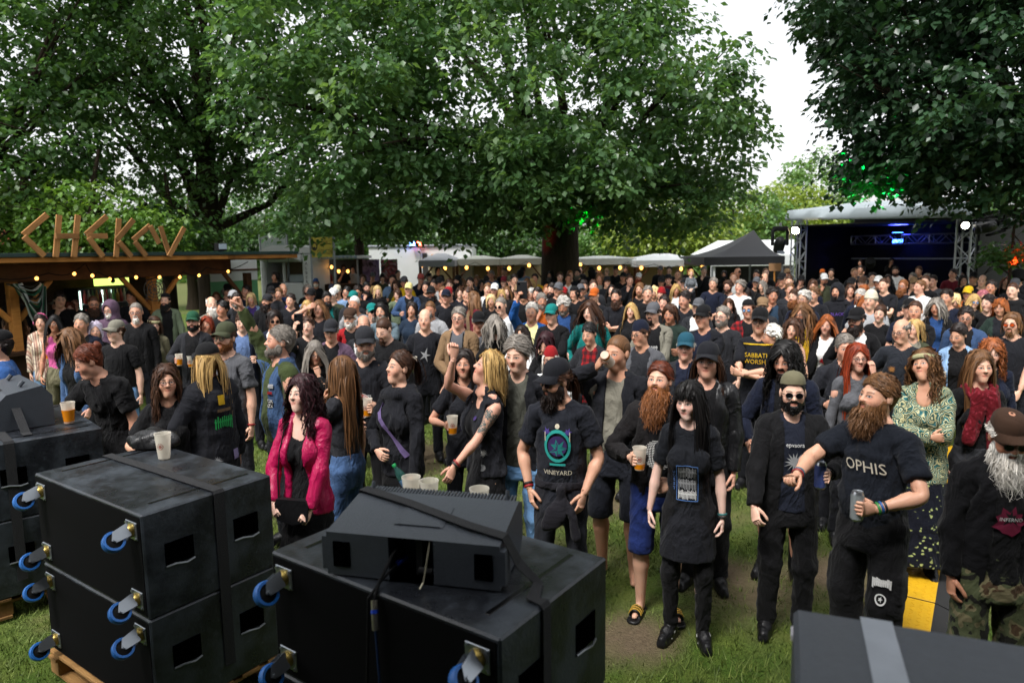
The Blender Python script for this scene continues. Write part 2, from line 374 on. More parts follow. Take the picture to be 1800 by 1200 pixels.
def sdf_body(P, sex, belly=0.):
    K = SKEL[sex]; g = .86 if sex == 'f' else 1.; d = loft(P, sex, 0, belly); Q = P.copy(); Q[:, 0] = np.abs(Q[:, 0])
    def un(m, fn, k):
        i = np.where(m)[0]
        if len(i): d[i] = smin(d[i], fn(Q[i]), k)
    z = P[:, 2]
    if sex == 'f': un((z > 1.1) & (z < 1.42), lambda q: el(q, (.07, -.085, 1.265), (.062, .055, .062)), .04)
    un(z > 1.3, lambda q: rc(q, (0, .02, 1.44), (0, .012, 1.60), .060 * (.5 + .5 * g), .052 * (.5 + .5 * g)), .035)
    un((z > 1.3) & (z < 1.55), lambda q: rc(q, (.03, .022, 1.475), K['sh'] + [-.02, 0, .012], .034, .045), .05)
    am = (Q[:, 0] > .09) & (z > .9) & (z < 1.55)
    un(am, lambda q: rc(q, K['sh'] + [-.008, 0, -.008], K['sh'] + AD * .10, .058 * g, .052 * g), .04)
    un(am, lambda q: rc(q, K['sh'] + AD * .06, K['el'], .051 * g, .040 * g), .03)
    un(am, lambda q: rc(q, K['el'], K['el'] * .72 + K['wr'] * .28, .040 * g, .043 * g), .02)
    un(am, lambda q: rc(q, K['el'] * .72 + K['wr'] * .28, K['wr'] + AD * .012, .043 * g, .0265 * g), .02)
    lm = z < .98
    def legs(q): return smin(smin(rc(q, K['hip'] - [0, 0, .02], K['kn'], .090 if sex == 'f' else .086, .056), rc(q, K['kn'], K['kn'] + [0, .012, -.12], .055, .058), .03),
                             smin(rc(q, K['kn'] + [0, .012, -.12], K['an'], .057, .036), rc(q, K['an'] + [0, .02, -.045], K['an'] + [.012, -.155, -.055], .034, .026), .03), .03)
    un(lm, legs, .03)
    hm = z > 1.46
    H = lambda *v: HC + np.array(v)
    un(hm, lambda q: el(q, H(0, .018, .035), (.077, .095, .088)), .02)
    un(hm, lambda q: el(q, H(0, -.022, -.035), (.060 * (.6 + .4 * g), .068, .082)), .03)
    un(hm, lambda q: np.linalg.norm(q - H(0, -.071, -.092), axis=1) - .021 * g, .045)
    un(hm, lambda q: np.linalg.norm(q - H(.042, -.005, -.065), axis=1) - .026 * g, .03)
    un(hm, lambda q: rc(q, H(0, -.076, .016), H(.040, -.066, .014), .012 * g, .010 * g), .02)
    un(hm, lambda q: np.linalg.norm(q - H(.043, -.056, -.028), axis=1) - .021, .04)
    i = np.where(hm)[0]; s = np.linalg.norm(Q[i] - H(.031, -.106, -.004), axis=1) - .019; d[i] = -smin(-d[i], s, .014)
    un(hm, lambda q: np.linalg.norm(q - H(.031, -.070, -.003), axis=1) - .0135, .004)
    un(hm, lambda q: rc(q, H(0, -.085, .006), H(0, -.108, -.027), .0068, .0105), .012)
    un(hm, lambda q: np.linalg.norm(q - H(.011, -.098, -.030), axis=1) - .0085, .008)
    un(hm, lambda q: rc(q, H(0, -.089, -.0545), H(.017, -.082, -.0575), .0065, .004), .007)
    un(hm, lambda q: rc(q, H(0, -.087, -.066), H(.014, -.081, -.064), .0075, .005), .007)
    un(hm, lambda q: el(q, H(.080, .014, -.008), (.010, .021, .031)), .008)
    return d
SLV = {'tee': .62, 'longtee': 2.2}
def sdf_top(P, sex, kind, belly=0.):
    """tee, tank, vest, long, hoodie, jacket (open), coat (open, long), blouse"""
    K = SKEL[sex]; Q = P.copy(); Q[:, 0] = np.abs(Q[:, 0]); z = P[:, 2]; g = .9 if sex == 'f' else 1.
    add = {'tee': .013, 'tank': .007, 'vest': .026, 'long': .015, 'hoodie': .024, 'jacket': .030, 'coat': .034, 'blouse': .03, 'fit': .008, 'inner': .011}[kind]
    hem = {'tee': .85, 'tank': .90, 'vest': .90, 'long': .88, 'hoodie': .86, 'jacket': .84, 'coat': .74, 'blouse': .76, 'fit': .94, 'inner': .88}[kind]
    hw = {'tee': .172, 'hoodie': .190, 'jacket': .198, 'coat': .21, 'blouse': .21, 'vest': .182, 'long': .17}.get(kind); hw = hw * g if hw else None
    d = loft(P, sex, add, belly, hem, 1.478, hw)
    if sex == 'f': d = smin(d, el(Q, (.068, -.085, 1.26), (.07 + add, .058 + add, .07 + add)), .05)
    if kind not in ('tank', 'vest'):
        d = smin(d, rc(Q, (.03, .022, 1.468), K['sh'] + [-.02, 0, .012], .036 + add * .6, .05 + add * .5), .05)
        s0 = K['sh'] + [-.01, 0, -.005]
        if kind == 'inner': sv = d
        elif kind in ('tee', 'fit'):
            e = K['sh'] + AD * (.19 if kind == 'tee' else .13); sv = rc(Q, s0, e, .068 * g + add * .3, .066 * g + add * .4)
            sv = np.maximum(sv, (Q - e) @ AD - .012)
        else:
            b = {'long': 0, 'hoodie': .010, 'jacket': .012, 'coat': .014, 'blouse': .016}[kind]
            sv = smin(rc(Q, s0, K['el'], (.064 + b) * g, (.052 + b) * g), rc(Q, K['el'], K['wr'], (.052 + b) * g, (.038 + b) * g), .03)
            sv = np.maximum(sv, (Q - K['wr']) @ AD + .004)
        d = smin(d, sv, .035)
    else:
        e = K['sh'] + AD * .045; d = np.maximum(d, -(rc(Q, e, e + AD * .5, .055 * g, .08) if kind == 'vest' else rc(Q, K['sh'] + [.005, 0, .03], e + AD * .5, .07 * g, .08)))
        d = smin(d, rc(Q, (.055, .02, 1.45), (.105 if kind == 'tank' else .14, .015, 1.425), .03, .034), .02)
    if kind == 'hoodie':
        d = smin(d, el(P, (0, .075, 1.475), (.125, .062, .062)), .04); d = smin(d, np.abs(el(Q, (0, .010, 1.452), (.118, .112, .030))) - .012, .02)
        d = smin(d, el(Q, (.0, -.105 - belly, 1.0), (.12, .03, .075)), .02)
        bnd = loft(P, sex, add + .002, belly, .85, .91, .175 * g); d = smin(d, bnd, .01)
    if kind in ('jacket', 'coat', 'vest', 'blouse'):
        col = np.abs(el(P, (0, .018, 1.475), (.098, .088, .055))) - .012; d = np.minimum(d, np.maximum(col, np.abs(z - 1.485) - .035))
    if kind in ('jacket', 'coat', 'vest'):
        wd = np.interp(z, [.7, .9, 1.2, 1.4, 1.5], [.085, .08, .065, .06, .075]); cut = np.maximum(Q[:, 0] - wd, P[:, 1] + .02); d = np.maximum(d, -cut)
    if kind in ('tank', 'fit', 'blouse') and sex == 'f':
        d = np.maximum(d, -(np.linalg.norm((P - [0, -.10, 1.455]) / [1, 1, 1.25], axis=1) - .085))
    elif kind in ('tee', 'tank', 'long', 'fit', 'inner'):
        d = np.maximum(d, -(np.linalg.norm(P - [0, -.055, 1.51], axis=1) - .062))
    return d
def sdf_bot(P, sex, kind, belly=0.):
    K = SKEL[sex]; Q = P.copy(); Q[:, 0] = np.abs(Q[:, 0]); z = P[:, 2]
    if 'skirt' in kind or kind == 'dress':
        zz = {'miniskirt': .60, 'skirt': .46, 'longskirt': .16, 'dress': .30}[kind]; wv = .198 if kind == 'miniskirt' else .27
        k = sst(.95, zz, z); a = np.interp(z, [zz, .82, .95, 1.05], [wv, .19, .182, .15 if sex == 'f' else .17]); b = a * np.interp(z, [zz, .95], [.78, .70])
        fold = .012 * k * np.sin(np.arctan2(P[:, 1], P[:, 0]) * 13) * (0 if kind == 'miniskirt' else 1)
        rho = np.sqrt((P[:, 0] / a) ** 2 + ((P[:, 1] - .008) / b) ** 2); d = (rho - 1) * b * .9 + fold
        return np.maximum(d, np.maximum(zz - z, z - 1.04))
    w = {'slim': .007, 'trousers': .018, 'loose': .032, 'shorts': .03, 'tights': .008, 'cargo': .036}[kind]
    pv = np.maximum(loft(P, sex, .010 + w * .3, belly * .6, .77, 1.04), .77 - z)
    hi, kn, an = K['hip'] - [0, 0, .03], K['kn'], K['an']
    lg = smin(rc(Q, hi, kn, .094 + w * .4, .060 + w), rc(Q, kn, an + [0, 0, -.01], .060 + w, .042 + w * 1.1), .03)
    cf = lambda zc: .010 * np.exp(-((z - zc) / .03) ** 2)
    if kind in ('trousers', 'loose', 'cargo', 'slim'): lg = lg - cf(.10) - .6 * cf(.16) - .4 * cf(.5)
    lg = np.maximum(lg, {'shorts': .47}.get(kind, .055) - z)
    if kind == 'cargo': lg = np.minimum(lg, np.maximum.reduce([np.abs(Q[:, 0] - .18) - .025, np.abs(P[:, 1]) - .075, np.abs(z - .60) - .085]))
    lg = np.maximum(lg, np.where(z < .77, .013 - Q[:, 0], -1.))
    return smin(pv, lg, .025)
def sdf_shoe(P, kind):
    if kind == 'slide':
        a = SKEL['m']['an']; h = (a + [0, .03, 0]) * [1, 1, 0]; t = (a + [.012, -.17, 0]) * [1, 1, 0]; Pf = P * [1, 1, 0]; sole = np.maximum(rc(Pf, h, t, .046, .050), np.maximum(P[:, 2] - .018, -P[:, 2] - .004)); band = np.maximum(np.abs(rc(P, a + [.006, -.05, -.05], a + [.012, -.15, -.055], .042, .037)) - .006, np.abs(P[:, 1] - a[1] + .105) - .045)
        return np.minimum(sole, np.maximum(band, .01 - P[:, 2]))
    a = SKEL['m']['an']; h = a + [0, .025, -.045]; t = a + [.014, -.155, -.050]; m_ = a + [.006, -.06, -.035]
    d = smin(smin(rc(P, h, m_, .044, .046), rc(P, m_, t, .046, .034), .03), rc(P, h, a + [0, 0, .02], .044, .047), .02)
    if kind == 'boot': d = smin(d, rc(P, a, a + [0, .012, .16], .052, .058), .03)
    d = np.maximum(d, .0 - P[:, 2])
    sole = np.maximum(np.minimum(rc(P * [1, 1, 0] , h * [1, 1, 0], m_ * [1, 1, 0], .046, .050), rc(P * [1, 1, 0], m_ * [1, 1, 0], t * [1, 1, 0], .050, .040)), np.maximum(P[:, 2] - .026, -P[:, 2]))
    return np.minimum(d, sole)
_T = {}
def template(part, sex, kind, hi, belly=0.):
    key = (part, sex, kind, hi, belly)
    if key in _T: return _T[key]
    if part == 'body':
        if hi: g = (axis((-.56, -.1, .023), (-.1, .1, .0091), (.1, .56, .024)), axis((-.20 - belly, -.13, .016), (-.13, -.06, .0082), (-.06, .12, .014), (.12, .2, .016)), axis((-.01, 1.45, .038), (1.45, 1.78, .0078)))
        else: g = (axis((-.56, -.1, .033), (-.1, .1, .0143), (.1, .56, .035)), axis((-.21 - belly, -.13, .02), (-.13, -.06, .014), (-.06, .12, .02), (.12, .2, .02)), axis((-.01, 1.45, .06), (1.45, 1.78, .0165)))
        V, Q = snets(*g, lambda P: sdf_body(P, sex, belly))
    elif part == 'top':
        s = .0175 if hi else .038; z0 = .70
        V, Q = snets(axis((-.58, .58, s)), axis((-.26 - belly, .20, s)), axis((z0, 1.60, s)), lambda P: sdf_top(P, sex, kind, belly))
    elif part == 'bot':
        s = .0178 if hi else .045; y = .26
        V, Q = snets(axis((-.32, .32, s)), axis((-y - belly, y, s)), axis((.02, 1.08, s if hi else .04)), lambda P: sdf_bot(P, sex, kind, belly))
    elif part == 'shoe':
        s = .011; V, Q = snets(axis((.02, .21, s)), axis((-.22, .12, s)), axis((-.02, .30, s)), lambda P: sdf_shoe(P, kind))
    _T[key] = (V, Q, weights(V, sex, part == 'bot' and ('skirt' in kind or kind == 'dress'))) if part != 'shoe' else (V, Q, None)
    return _T[key]
BN = ['pel', 'abd', 'che', 'nec', 'hea', 'uaL', 'faL', 'haL', 'uaR', 'faR', 'haR', 'thL', 'snL', 'ftL', 'thR', 'snR', 'ftR']
def weights(V, sex, skirt=False):
    K = SKEL[sex]; W = np.zeros((len(V), 17)); z = V[:, 2]; q = np.abs(V[:, 0]); Q = V.copy(); Q[:, 0] = q
    r = Q - K['sh']; t = r @ AD; pq = np.linalg.norm(r - t[:, None] * AD, axis=1)
    A = sst(-.05, .06, t) * sst(.125, .085, pq) * (t < .75) * (z > .75)
    fo = sst(.285 - .05, .285 + .05, t); ha = sst(.51, .55, t)
    L = sst(.94, .80, z) * (1 - (A > .01)); left = V[:, 0] > 0
    sp = sst(-.16, .16, V[:, 0]) if skirt else sst(-.012, .012, V[:, 0])
    kn = sst(.50 + .06, .50 - .06, z); ft = sst(.125, .075, z)
    if skirt: kn = kn * .6; ft = ft * 0; L = L * .85
    tw = (1 - A) * (1 - L); b1 = sst(.96, 1.12, z); b2 = sst(1.10, 1.28, z); b3 = sst(1.455, 1.51, z); b4 = sst(1.515, 1.565, z)
    W[:, 0] = tw * (1 - b1); W[:, 1] = tw * b1 * (1 - b2); W[:, 2] = tw * b2 * (1 - b3); W[:, 3] = tw * b3 * (1 - b4); W[:, 4] = tw * b4
    for o, s in ((5, left), (8, ~left)):
        W[:, o] = A * s * (1 - fo); W[:, o + 1] = A * s * fo * (1 - ha); W[:, o + 2] = A * s * fo * ha
    for o, s in ((11, sp), (14, 1 - sp)):
        W[:, o] = L * s * (1 - kn); W[:, o + 1] = L * s * kn * (1 - ft); W[:, o + 2] = L * s * kn * ft
    return W / (W.sum(1, keepdims=True) + 1e-9)
def frame(d, pole):
    d = unit(d); m = unit(np.cross(d, pole)); return np.stack([d, m, np.cross(d, m)], 1)
def ik(S0, T, a, b, pole):
    v = T - S0; L = np.linalg.norm(v); L2 = min(max(L, abs(a - b) + .02), a + b - .003); u = v / (L + 1e-9); T = S0 + u * L2
    p = unit(np.asarray(pole, float) - u * (np.asarray(pole, float) @ u)); x = (a * a - b * b + L2 * L2) / (2 * L2); h = math.sqrt(max(a * a - x * x, 0))
    return S0 + u * x + p * h, T, p
ARM = {  # wrist or held-thing place, pole, finger direction, palm normal, finger curl, holds?   (for the left arm, x mirrored for the right)
 'down': ((.248, -.03, .845), (.5, .8, 0), (.0, -.2, -1), (-1, .1, 0), .38, 0),
 'down2': ((.238, -.11, .875), (.5, .8, 0), (-.1, -.45, -1), (-.9, .3, 0), .45, 0),
 'fwd': ((.26, -.25, .93), (.4, .9, -.2), (-.1, -.6, -.8), (-.6, .1, -.5), .5, 0),
 'pocket': ((.205, -.085, .955), (.8, .7, 0), (-.25, -.25, -1), (-.8, .5, 0), .2, 0),
 'cup': ((.13, -.30, 1.17), (.7, .3, -.7), (-.25, -1, .05), (-1, .1, 0), .72, 1),
 'cuplow': ((.17, -.28, 1.02), (.7, .5, -.5), (-.3, -1, -.1), (-1, .2, 0), .72, 1),
 'cuphi': ((.15, -.27, 1.33), (.7, .1, -.8), (-.2, -1, .3), (-1, .1, 0), .72, 1),
 'drink': ((.035, -.165, 1.585), (.9, -.3, -.35), (-.5, -.3, .6), (-.8, .3, .1), .75, 1),
 'phone': ((.10, -.33, 1.68), (.6, -.1, -.9), (-.3, -.2, 1), (-.5, .3, 0), .6, 1),
 'cross': ((-.09, -.20, 1.17), (.8, -.3, -.6), (-1, .05, .25), (0, 1, .2), .35, 0),
 'crosslow': ((-.08, -.215, 1.10), (.8, -.3, -.6), (-1, .1, .1), (0, 1, .1), .35, 0),
 'clasp': ((.075, -.235, 1.03), (.9, .3, -.4), (-.9, -.25, -.35), (0, 1, -.1), .4, 0),
 'bag': ((.12, -.20, .92), (.9, .5, -.2), (-.5, -.4, -.8), (-.2, 1, .1), .4, 0),
 'back': ((.09, .17, .98), (1, -.1, 0), (-.8, .2, -.5), (0, 1, 0), .3, 0),
 'fist': ((.22, -.26, 1.92), (1, .2, -.3), (0, -.2, 1), (0, -1, 0), 1.1, 0),
 'chin': ((.07, -.17, 1.40), (.7, 0, -.8), (-.3, .2, 1), (-.3, 1, 0), .7, 0),
 'face': ((.10, -.14, 1.50), (.8, -.2, -.8), (-.1, .25, 1), (-.4, .9, 0), .35, 0),
 'brow': ((.15, -.13, 1.66), (1, -.2, -.5), (-.9, -.2, .35), (0, .8, -.5), .2, 0),
}
def pose(sex, lean=0, twist=0, side=0, hyaw=0, hpitch=0, hroll=0, la='down', ra='down', stance=.11, step=0, jit=0, hipx=0, crouch=0):
    """angles in degrees; yaw > 0 turns to the picture's left. returns bone transforms, hands and extras, all in the person's own space"""
    K = SKEL[sex]; R = {}; J = {}; r_ = math.radians; rg = np.random.default_rng(jit)
    Rp = rotz(-r_(twist * .2)); R['pel'] = Rp; J['pel'] = np.array([hipx, 0, .95 - crouch - .006]); j0 = dict(pel=np.array([0, 0, .95]))
    def T(b, p): return R[b] @ (np.asarray(p) - j0[b]) + J[b]
    def child(b, par, joint, rot): j0[b] = np.array(joint, float); J[b] = T(par, joint); R[b] = rot
    child('abd', 'pel', (0, 0, 1.04), Rp @ rotz(-r_(twist * .4)) @ rotx(r_(lean * .5)) @ roty(r_(side * .5)))
    child('che', 'abd', (0, .005, 1.19), R['abd'] @ rotz(-r_(twist * .4)) @ rotx(r_(lean * .5)) @ roty(r_(side * .5)))
    Hd = rotz(-r_(hyaw)) @ rotx(-r_(hpitch)) @ roty(r_(hroll))
    q0 = Matrix(R['che']).to_quaternion(); q1 = Matrix(Hd).to_quaternion()
    child('nec', 'che', (0, .02, 1.47), np.array(q0.slerp(q1, .5).to_matrix())); child('hea', 'nec', (0, .012, 1.55), Hd)
    hands = {}
    for s, sg, spec in (('L', 1, la), ('R', -1, ra)):
        mm = np.array([sg, 1, 1.]); sp = ARM[spec] if isinstance(spec, str) else spec
        C, pole, fd, pn, curl, hold = sp; C = np.array(C) * mm; pole = np.array(pole) * mm; fd = unit(np.array(fd) * mm); pn = unit(np.array(pn) * mm); pn = unit(pn - fd * (pn @ fd))
        if jit and not hold: C = C + rg.normal(0, .018, 3)
        rad = hold if hold > 1e-3 and hold < .5 else .036
        W = C - pn * (rad + .014) - fd * .078 if hold else C
        for n, jt in (('ua', K['sh']),): child(n + s, 'che', jt * mm, None)
        e, W2, p = ik(J['ua' + s], W, .285, .245, pole)
        p0 = np.array([.25 * sg, 1, .0]); d0 = AD * mm; d1 = unit((K['wr'] - K['el']) * mm)
        R['ua' + s] = frame(e - J['ua' + s], p) @ frame(d0, p0).T
        j0['fa' + s] = K['el'] * mm; J['fa' + s] = e; R['fa' + s] = frame(W2 - e, p) @ frame(d1, p0).T
        j0['ha' + s] = K['wr'] * mm; J['ha' + s] = W2; R['ha' + s] = R['fa' + s]
        th = np.cross(fd, pn) * (-sg)
        hands[s] = dict(W=W2, F=np.stack([fd, th, -pn], 1), curl=curl, C=C + (W2 - W))
    for s, sg in (('L', 1), ('R', -1)):
        mm = np.array([sg, 1, 1.]); child('th' + s, 'pel', K['hip'] * mm, None)
        an = np.array([sg * stance + hipx * .3, .022 - sg * step, .085]); kn, a2, p = ik(J['th' + s], an, .42, .4165, (.25 * sg, -1, 0))
        d0 = K['kn'] - K['hip']; d1 = K['an'] - K['kn']; p0 = np.array([.0, -1, 0])
        R['th' + s] = frame(kn - J['th' + s], p) @ frame(d0 * mm, p0).T
        j0['sn' + s] = K['kn'] * mm; J['sn' + s] = kn; R['sn' + s] = frame(a2 - kn, p) @ frame(d1 * mm, p0).T
        j0['ft' + s] = K['an'] * mm; J['ft' + s] = a2; R['ft' + s] = rotz(sg * .2)
    return dict(R=R, J=J, j0=j0, hands=hands, sex=sex)
def skinned(V, W, ps):
    out = np.zeros_like(V)
    for i, b in enumerate(BN):
        w_ = W[:, i]; k = w_ > 1e-4
        if k.any(): out[k] += w_[k, None] * ((V[k] - ps['j0'][b]) @ ps['R'][b].T + ps['J'][b])
    return out
def bone_mat(ps, b):
    Mx = np.eye(4); Mx[:3, :3] = ps['R'][b]; Mx[:3, 3] = ps['J'][b] - ps['R'][b] @ ps['j0'][b]; return Matrix(Mx)
def tube_np(pts, rad, n, sq=1.):
    g = Geo(); g.tube(pts, rad, n, True, sq); return g
_H = {}
def hand_geo(curl, sg):
    k = (round(curl, 2), sg)
    if k in _H: return _H[k]
    g = Geo()
    xs = [-.02, .0, .02, .045, .07, .092]; ws = [.022, .024, .031, .039, .041, .036]; hs_ = [.019, .018, .018, .016, .0145, .011]; V = []; n = 12
    for x, a, b in zip(xs, ws, hs_):
        for i in range(n):
            t = 2 * PI * i / n; V.append((x, a * math.cos(t), b * math.sin(t) - .002))
    F = [(i * n + q, i * n + (q + 1) % n, (i + 1) * n + (q + 1) % n, (i + 1) * n + q) for i in range(len(xs) - 1) for q in range(n)] + [tuple(range(n)), tuple((len(xs) - 1) * n + q for q in range(n))[::-1]]
    g.add(V, F)
    for fi, (y, L, r) in enumerate(((.029, .068, .0088), (.010, .076, .0092), (-.010, .071, .0088), (-.028, .055, .0078))):
        p = np.array([.082, y, 0]); pts = [p]; a = .12 + fi * .03; spread = y * 1.2 * (1 - min(curl, 1))
        for seg, fr in ((0, .44), (1, .31), (2, .25)):
            a += curl * (.95, 1.15, .75)[seg]; d = np.array([math.cos(a), spread, -math.sin(a)])
            pts.append(pts[-1] + d * L * fr * .5); pts.append(pts[-1] + d * L * fr * .5)
        g.tube(pts, [r * 1.05, r, r * 1.02, r * .95, r * .97, r * .85, r * .5], 7)
    a0 = np.array([.022, .024, -.006]); d = unit((.72, .62 - .25 * curl, -.35 - .45 * curl)); p1 = a0 + d * .045; d2 = unit(d + np.array([.35, -.35 * curl - .1, -.25 * curl])); p2 = p1 + d2 * .030; d3 = unit(d2 + np.array([.1, -.45 * curl, -.15 * curl])); p3 = p2 + d3 * .025
    g.tube([a0, (a0 + p1) / 2, p1, (p1 + p2) / 2, p2, (p2 + p3) / 2, p3], [.016, .0145, .0115, .0105, .0105, .0095, .006], 8)
    V = np.array(g.v); F = g.f
    _H[k] = (V, F); return _H[k]
def vnormals(V, Q):
    a = V[Q[:, 0]]; n = np.cross(V[Q[:, 1]] - a, V[Q[:, 2]] - a); N = np.zeros_like(V)
    for i in range(Q.shape[1]): np.add.at(N, Q[:, i], n)
    return N / (np.linalg.norm(N, axis=1, keepdims=True) + 1e-12)
def wrinkle(V, N, seed, amp):
    """creases: sharp ridges in patches, longer along the hang of the cloth"""
    rg = np.random.default_rng(seed); d = np.zeros(len(V))
    for i in range(9):
        k = unit(rg.normal(0, 1, 3) * [1., 1., .75]) * rg.uniform(16, 46); ph = rg.uniform(0, 6.3); w2 = rg.normal(0, 7, 3); w3 = rg.normal(0, 5, 3)
        r = (1 - np.abs(np.sin(V @ k + ph + 1.1 * np.sin(V @ w2 + ph)))) ** 2; d += (r - .23) * np.clip(np.sin(V @ w3 + ph * 2) * 1.4, 0, 1)
    return V + N * (d * amp)[:, None]
def covered(sex, hi, belly, top, bot):
    key = ('cov', sex, hi, belly, top, bot)
    if key not in _T:
        V, Q, W = template('body', sex, '', hi, belly); N = vnormals(V, Q)
        ct = sdf_top(V, sex, top, belly); cb = np.min([sdf_bot(V, sex, b_, belly) for b_ in bot.split('+')], axis=0); c = np.minimum(ct, cb); m = np.clip((.002 - c) / .008, 0, 1) * (V[:, 2] < 1.46)
        K = SKEL[sex]; Q2 = V.copy(); Q2[:, 0] = np.abs(Q2[:, 0]); arm = rc(Q2, K['sh'] + AD * .05, K['wr'], .07, .05) < 0
        m *= np.where(arm, .014, .024); _T[key] = V - N * m[:, None]
    return _T[key]
def body_mesh(ps, hi, belly=0., top='tee', bot='trousers'):
    V, Q, W = template('body', ps['sex'], '', hi, belly); P = skinned(covered(ps['sex'], hi, belly, top, bot), W, ps); rest = V - HC; VV = [P]; RR = [rest]; T4 = [Q]; T3 = []; b = len(P)
    sc = .9 if ps['sex'] == 'f' else 1.
    for s, sg in (('L', 1), ('R', -1)):
        h = ps['hands'][s]; hv, hf = hand_geo(h['curl'], sg)
        VV.append(hv * sc @ h['F'].T + h['W']); RR.append(hv + [0, 2, -.6]); 
        for f in hf:
            if len(f) == 4: T4.append(np.array([f]) + b)
            elif len(f) == 3: T3.append(np.array([f]) + b)
            else: T3 += [np.array([[f[0], f[i], f[i + 1]]]) + b for i in range(1, len(f) - 1)]
        b += len(hv)
    F = [np.concatenate(T4)] + ([np.concatenate(T3)] if T3 else [])
    return mesh_np('person', np.concatenate(VV), F, True, SKIN, {'rest': np.concatenate(RR)})
def garment(part, ps, kind, hi, mat, belly=0., seed=1, amp=.0022):
    V, Q, W = template(part, ps['sex'], kind, hi, belly); P = skinned(V, W, ps)
    if hi and amp: P = wrinkle(P, vnormals(P, Q), seed, amp)
    return mesh_np(part, P, Q, True, mat, {'rest': V - HC})
# ---- hair: a close cap plus ribbons of hair that fall under gravity and slide over head and shoulders
CR_C = np.array([0, .018, .035]); CR_R = np.array([.077, .095, .088])
HST = {  # len, curl amp, curl freq, cap, ribbons, width, fringe, back
 'buzz': dict(L=0, cap=.004), 'short': dict(L=.036, cap=.008, w=.0055, n=900), 'crop': dict(L=.05, cap=.011, w=.006, n=900, lift=.3),
 'mid': dict(L=.16, cap=.012, w=.008, n=520), 'bob': dict(L=.24, cap=.013, w=.008, n=560), 'long': dict(L=.46, cap=.013, w=.008, n=600),
 'vlong': dict(L=.62, cap=.013, w=.008, n=700), 'wavy': dict(L=.46, cap=.015, w=.008, n=640, cu=.012, cf=3.), 'curly': dict(L=.30, cap=.022, w=.007, n=800, cu=.022, cf=5., lift=.9),
 'lcurly': dict(L=.48, cap=.020, w=.007, n=900, cu=.022, cf=6., lift=.5), 'fringe': dict(L=.62, cap=.013, w=.008, n=800, bangs=1), 'fringe2': dict(L=.48, cap=.014, w=.015, n=330, bangs=1),
 'tail': dict(L=.05, cap=.009, w=.006, n=500, tail=.24), 'bun': dict(L=.05, cap=.009, w=.006, n=500, bun=1), 'balding': dict(L=.02, cap=.007, w=.01, n=120, crown=1), 'afro': dict(L=.12, cap=.05, w=.012, n=420, cu=.02, cf=6., lift=2.)}
def cap_sdf(P, inf, crown=0, bangs=0):
    d = el(P, CR_C, CR_R + inf); n1 = unit((0, -.62, -.62)); a = (P - [0, -.085, .070]) @ n1
    a = np.maximum(a, -(P[:, 2] + .075)) if False else a
    back = -(P[:, 2] + .062) + np.clip(-P[:, 1], 0, 1) * .3
    d = smin(d, rc(P, (0, .055, 0.), (0, .045, -.055), .055 + inf * .6, .045 + inf * .4), .03)
    side = (np.abs(P[:, 0]) > .052) & (P[:, 1] < .0)
    d = np.maximum(np.maximum(d, a), -(P[:, 2] + .085))
    if crown: d = np.maximum(d, -(np.linalg.norm((P - [0, -.03, .16]) / [1, 1.25, 1], axis=1) - .115))
    return d
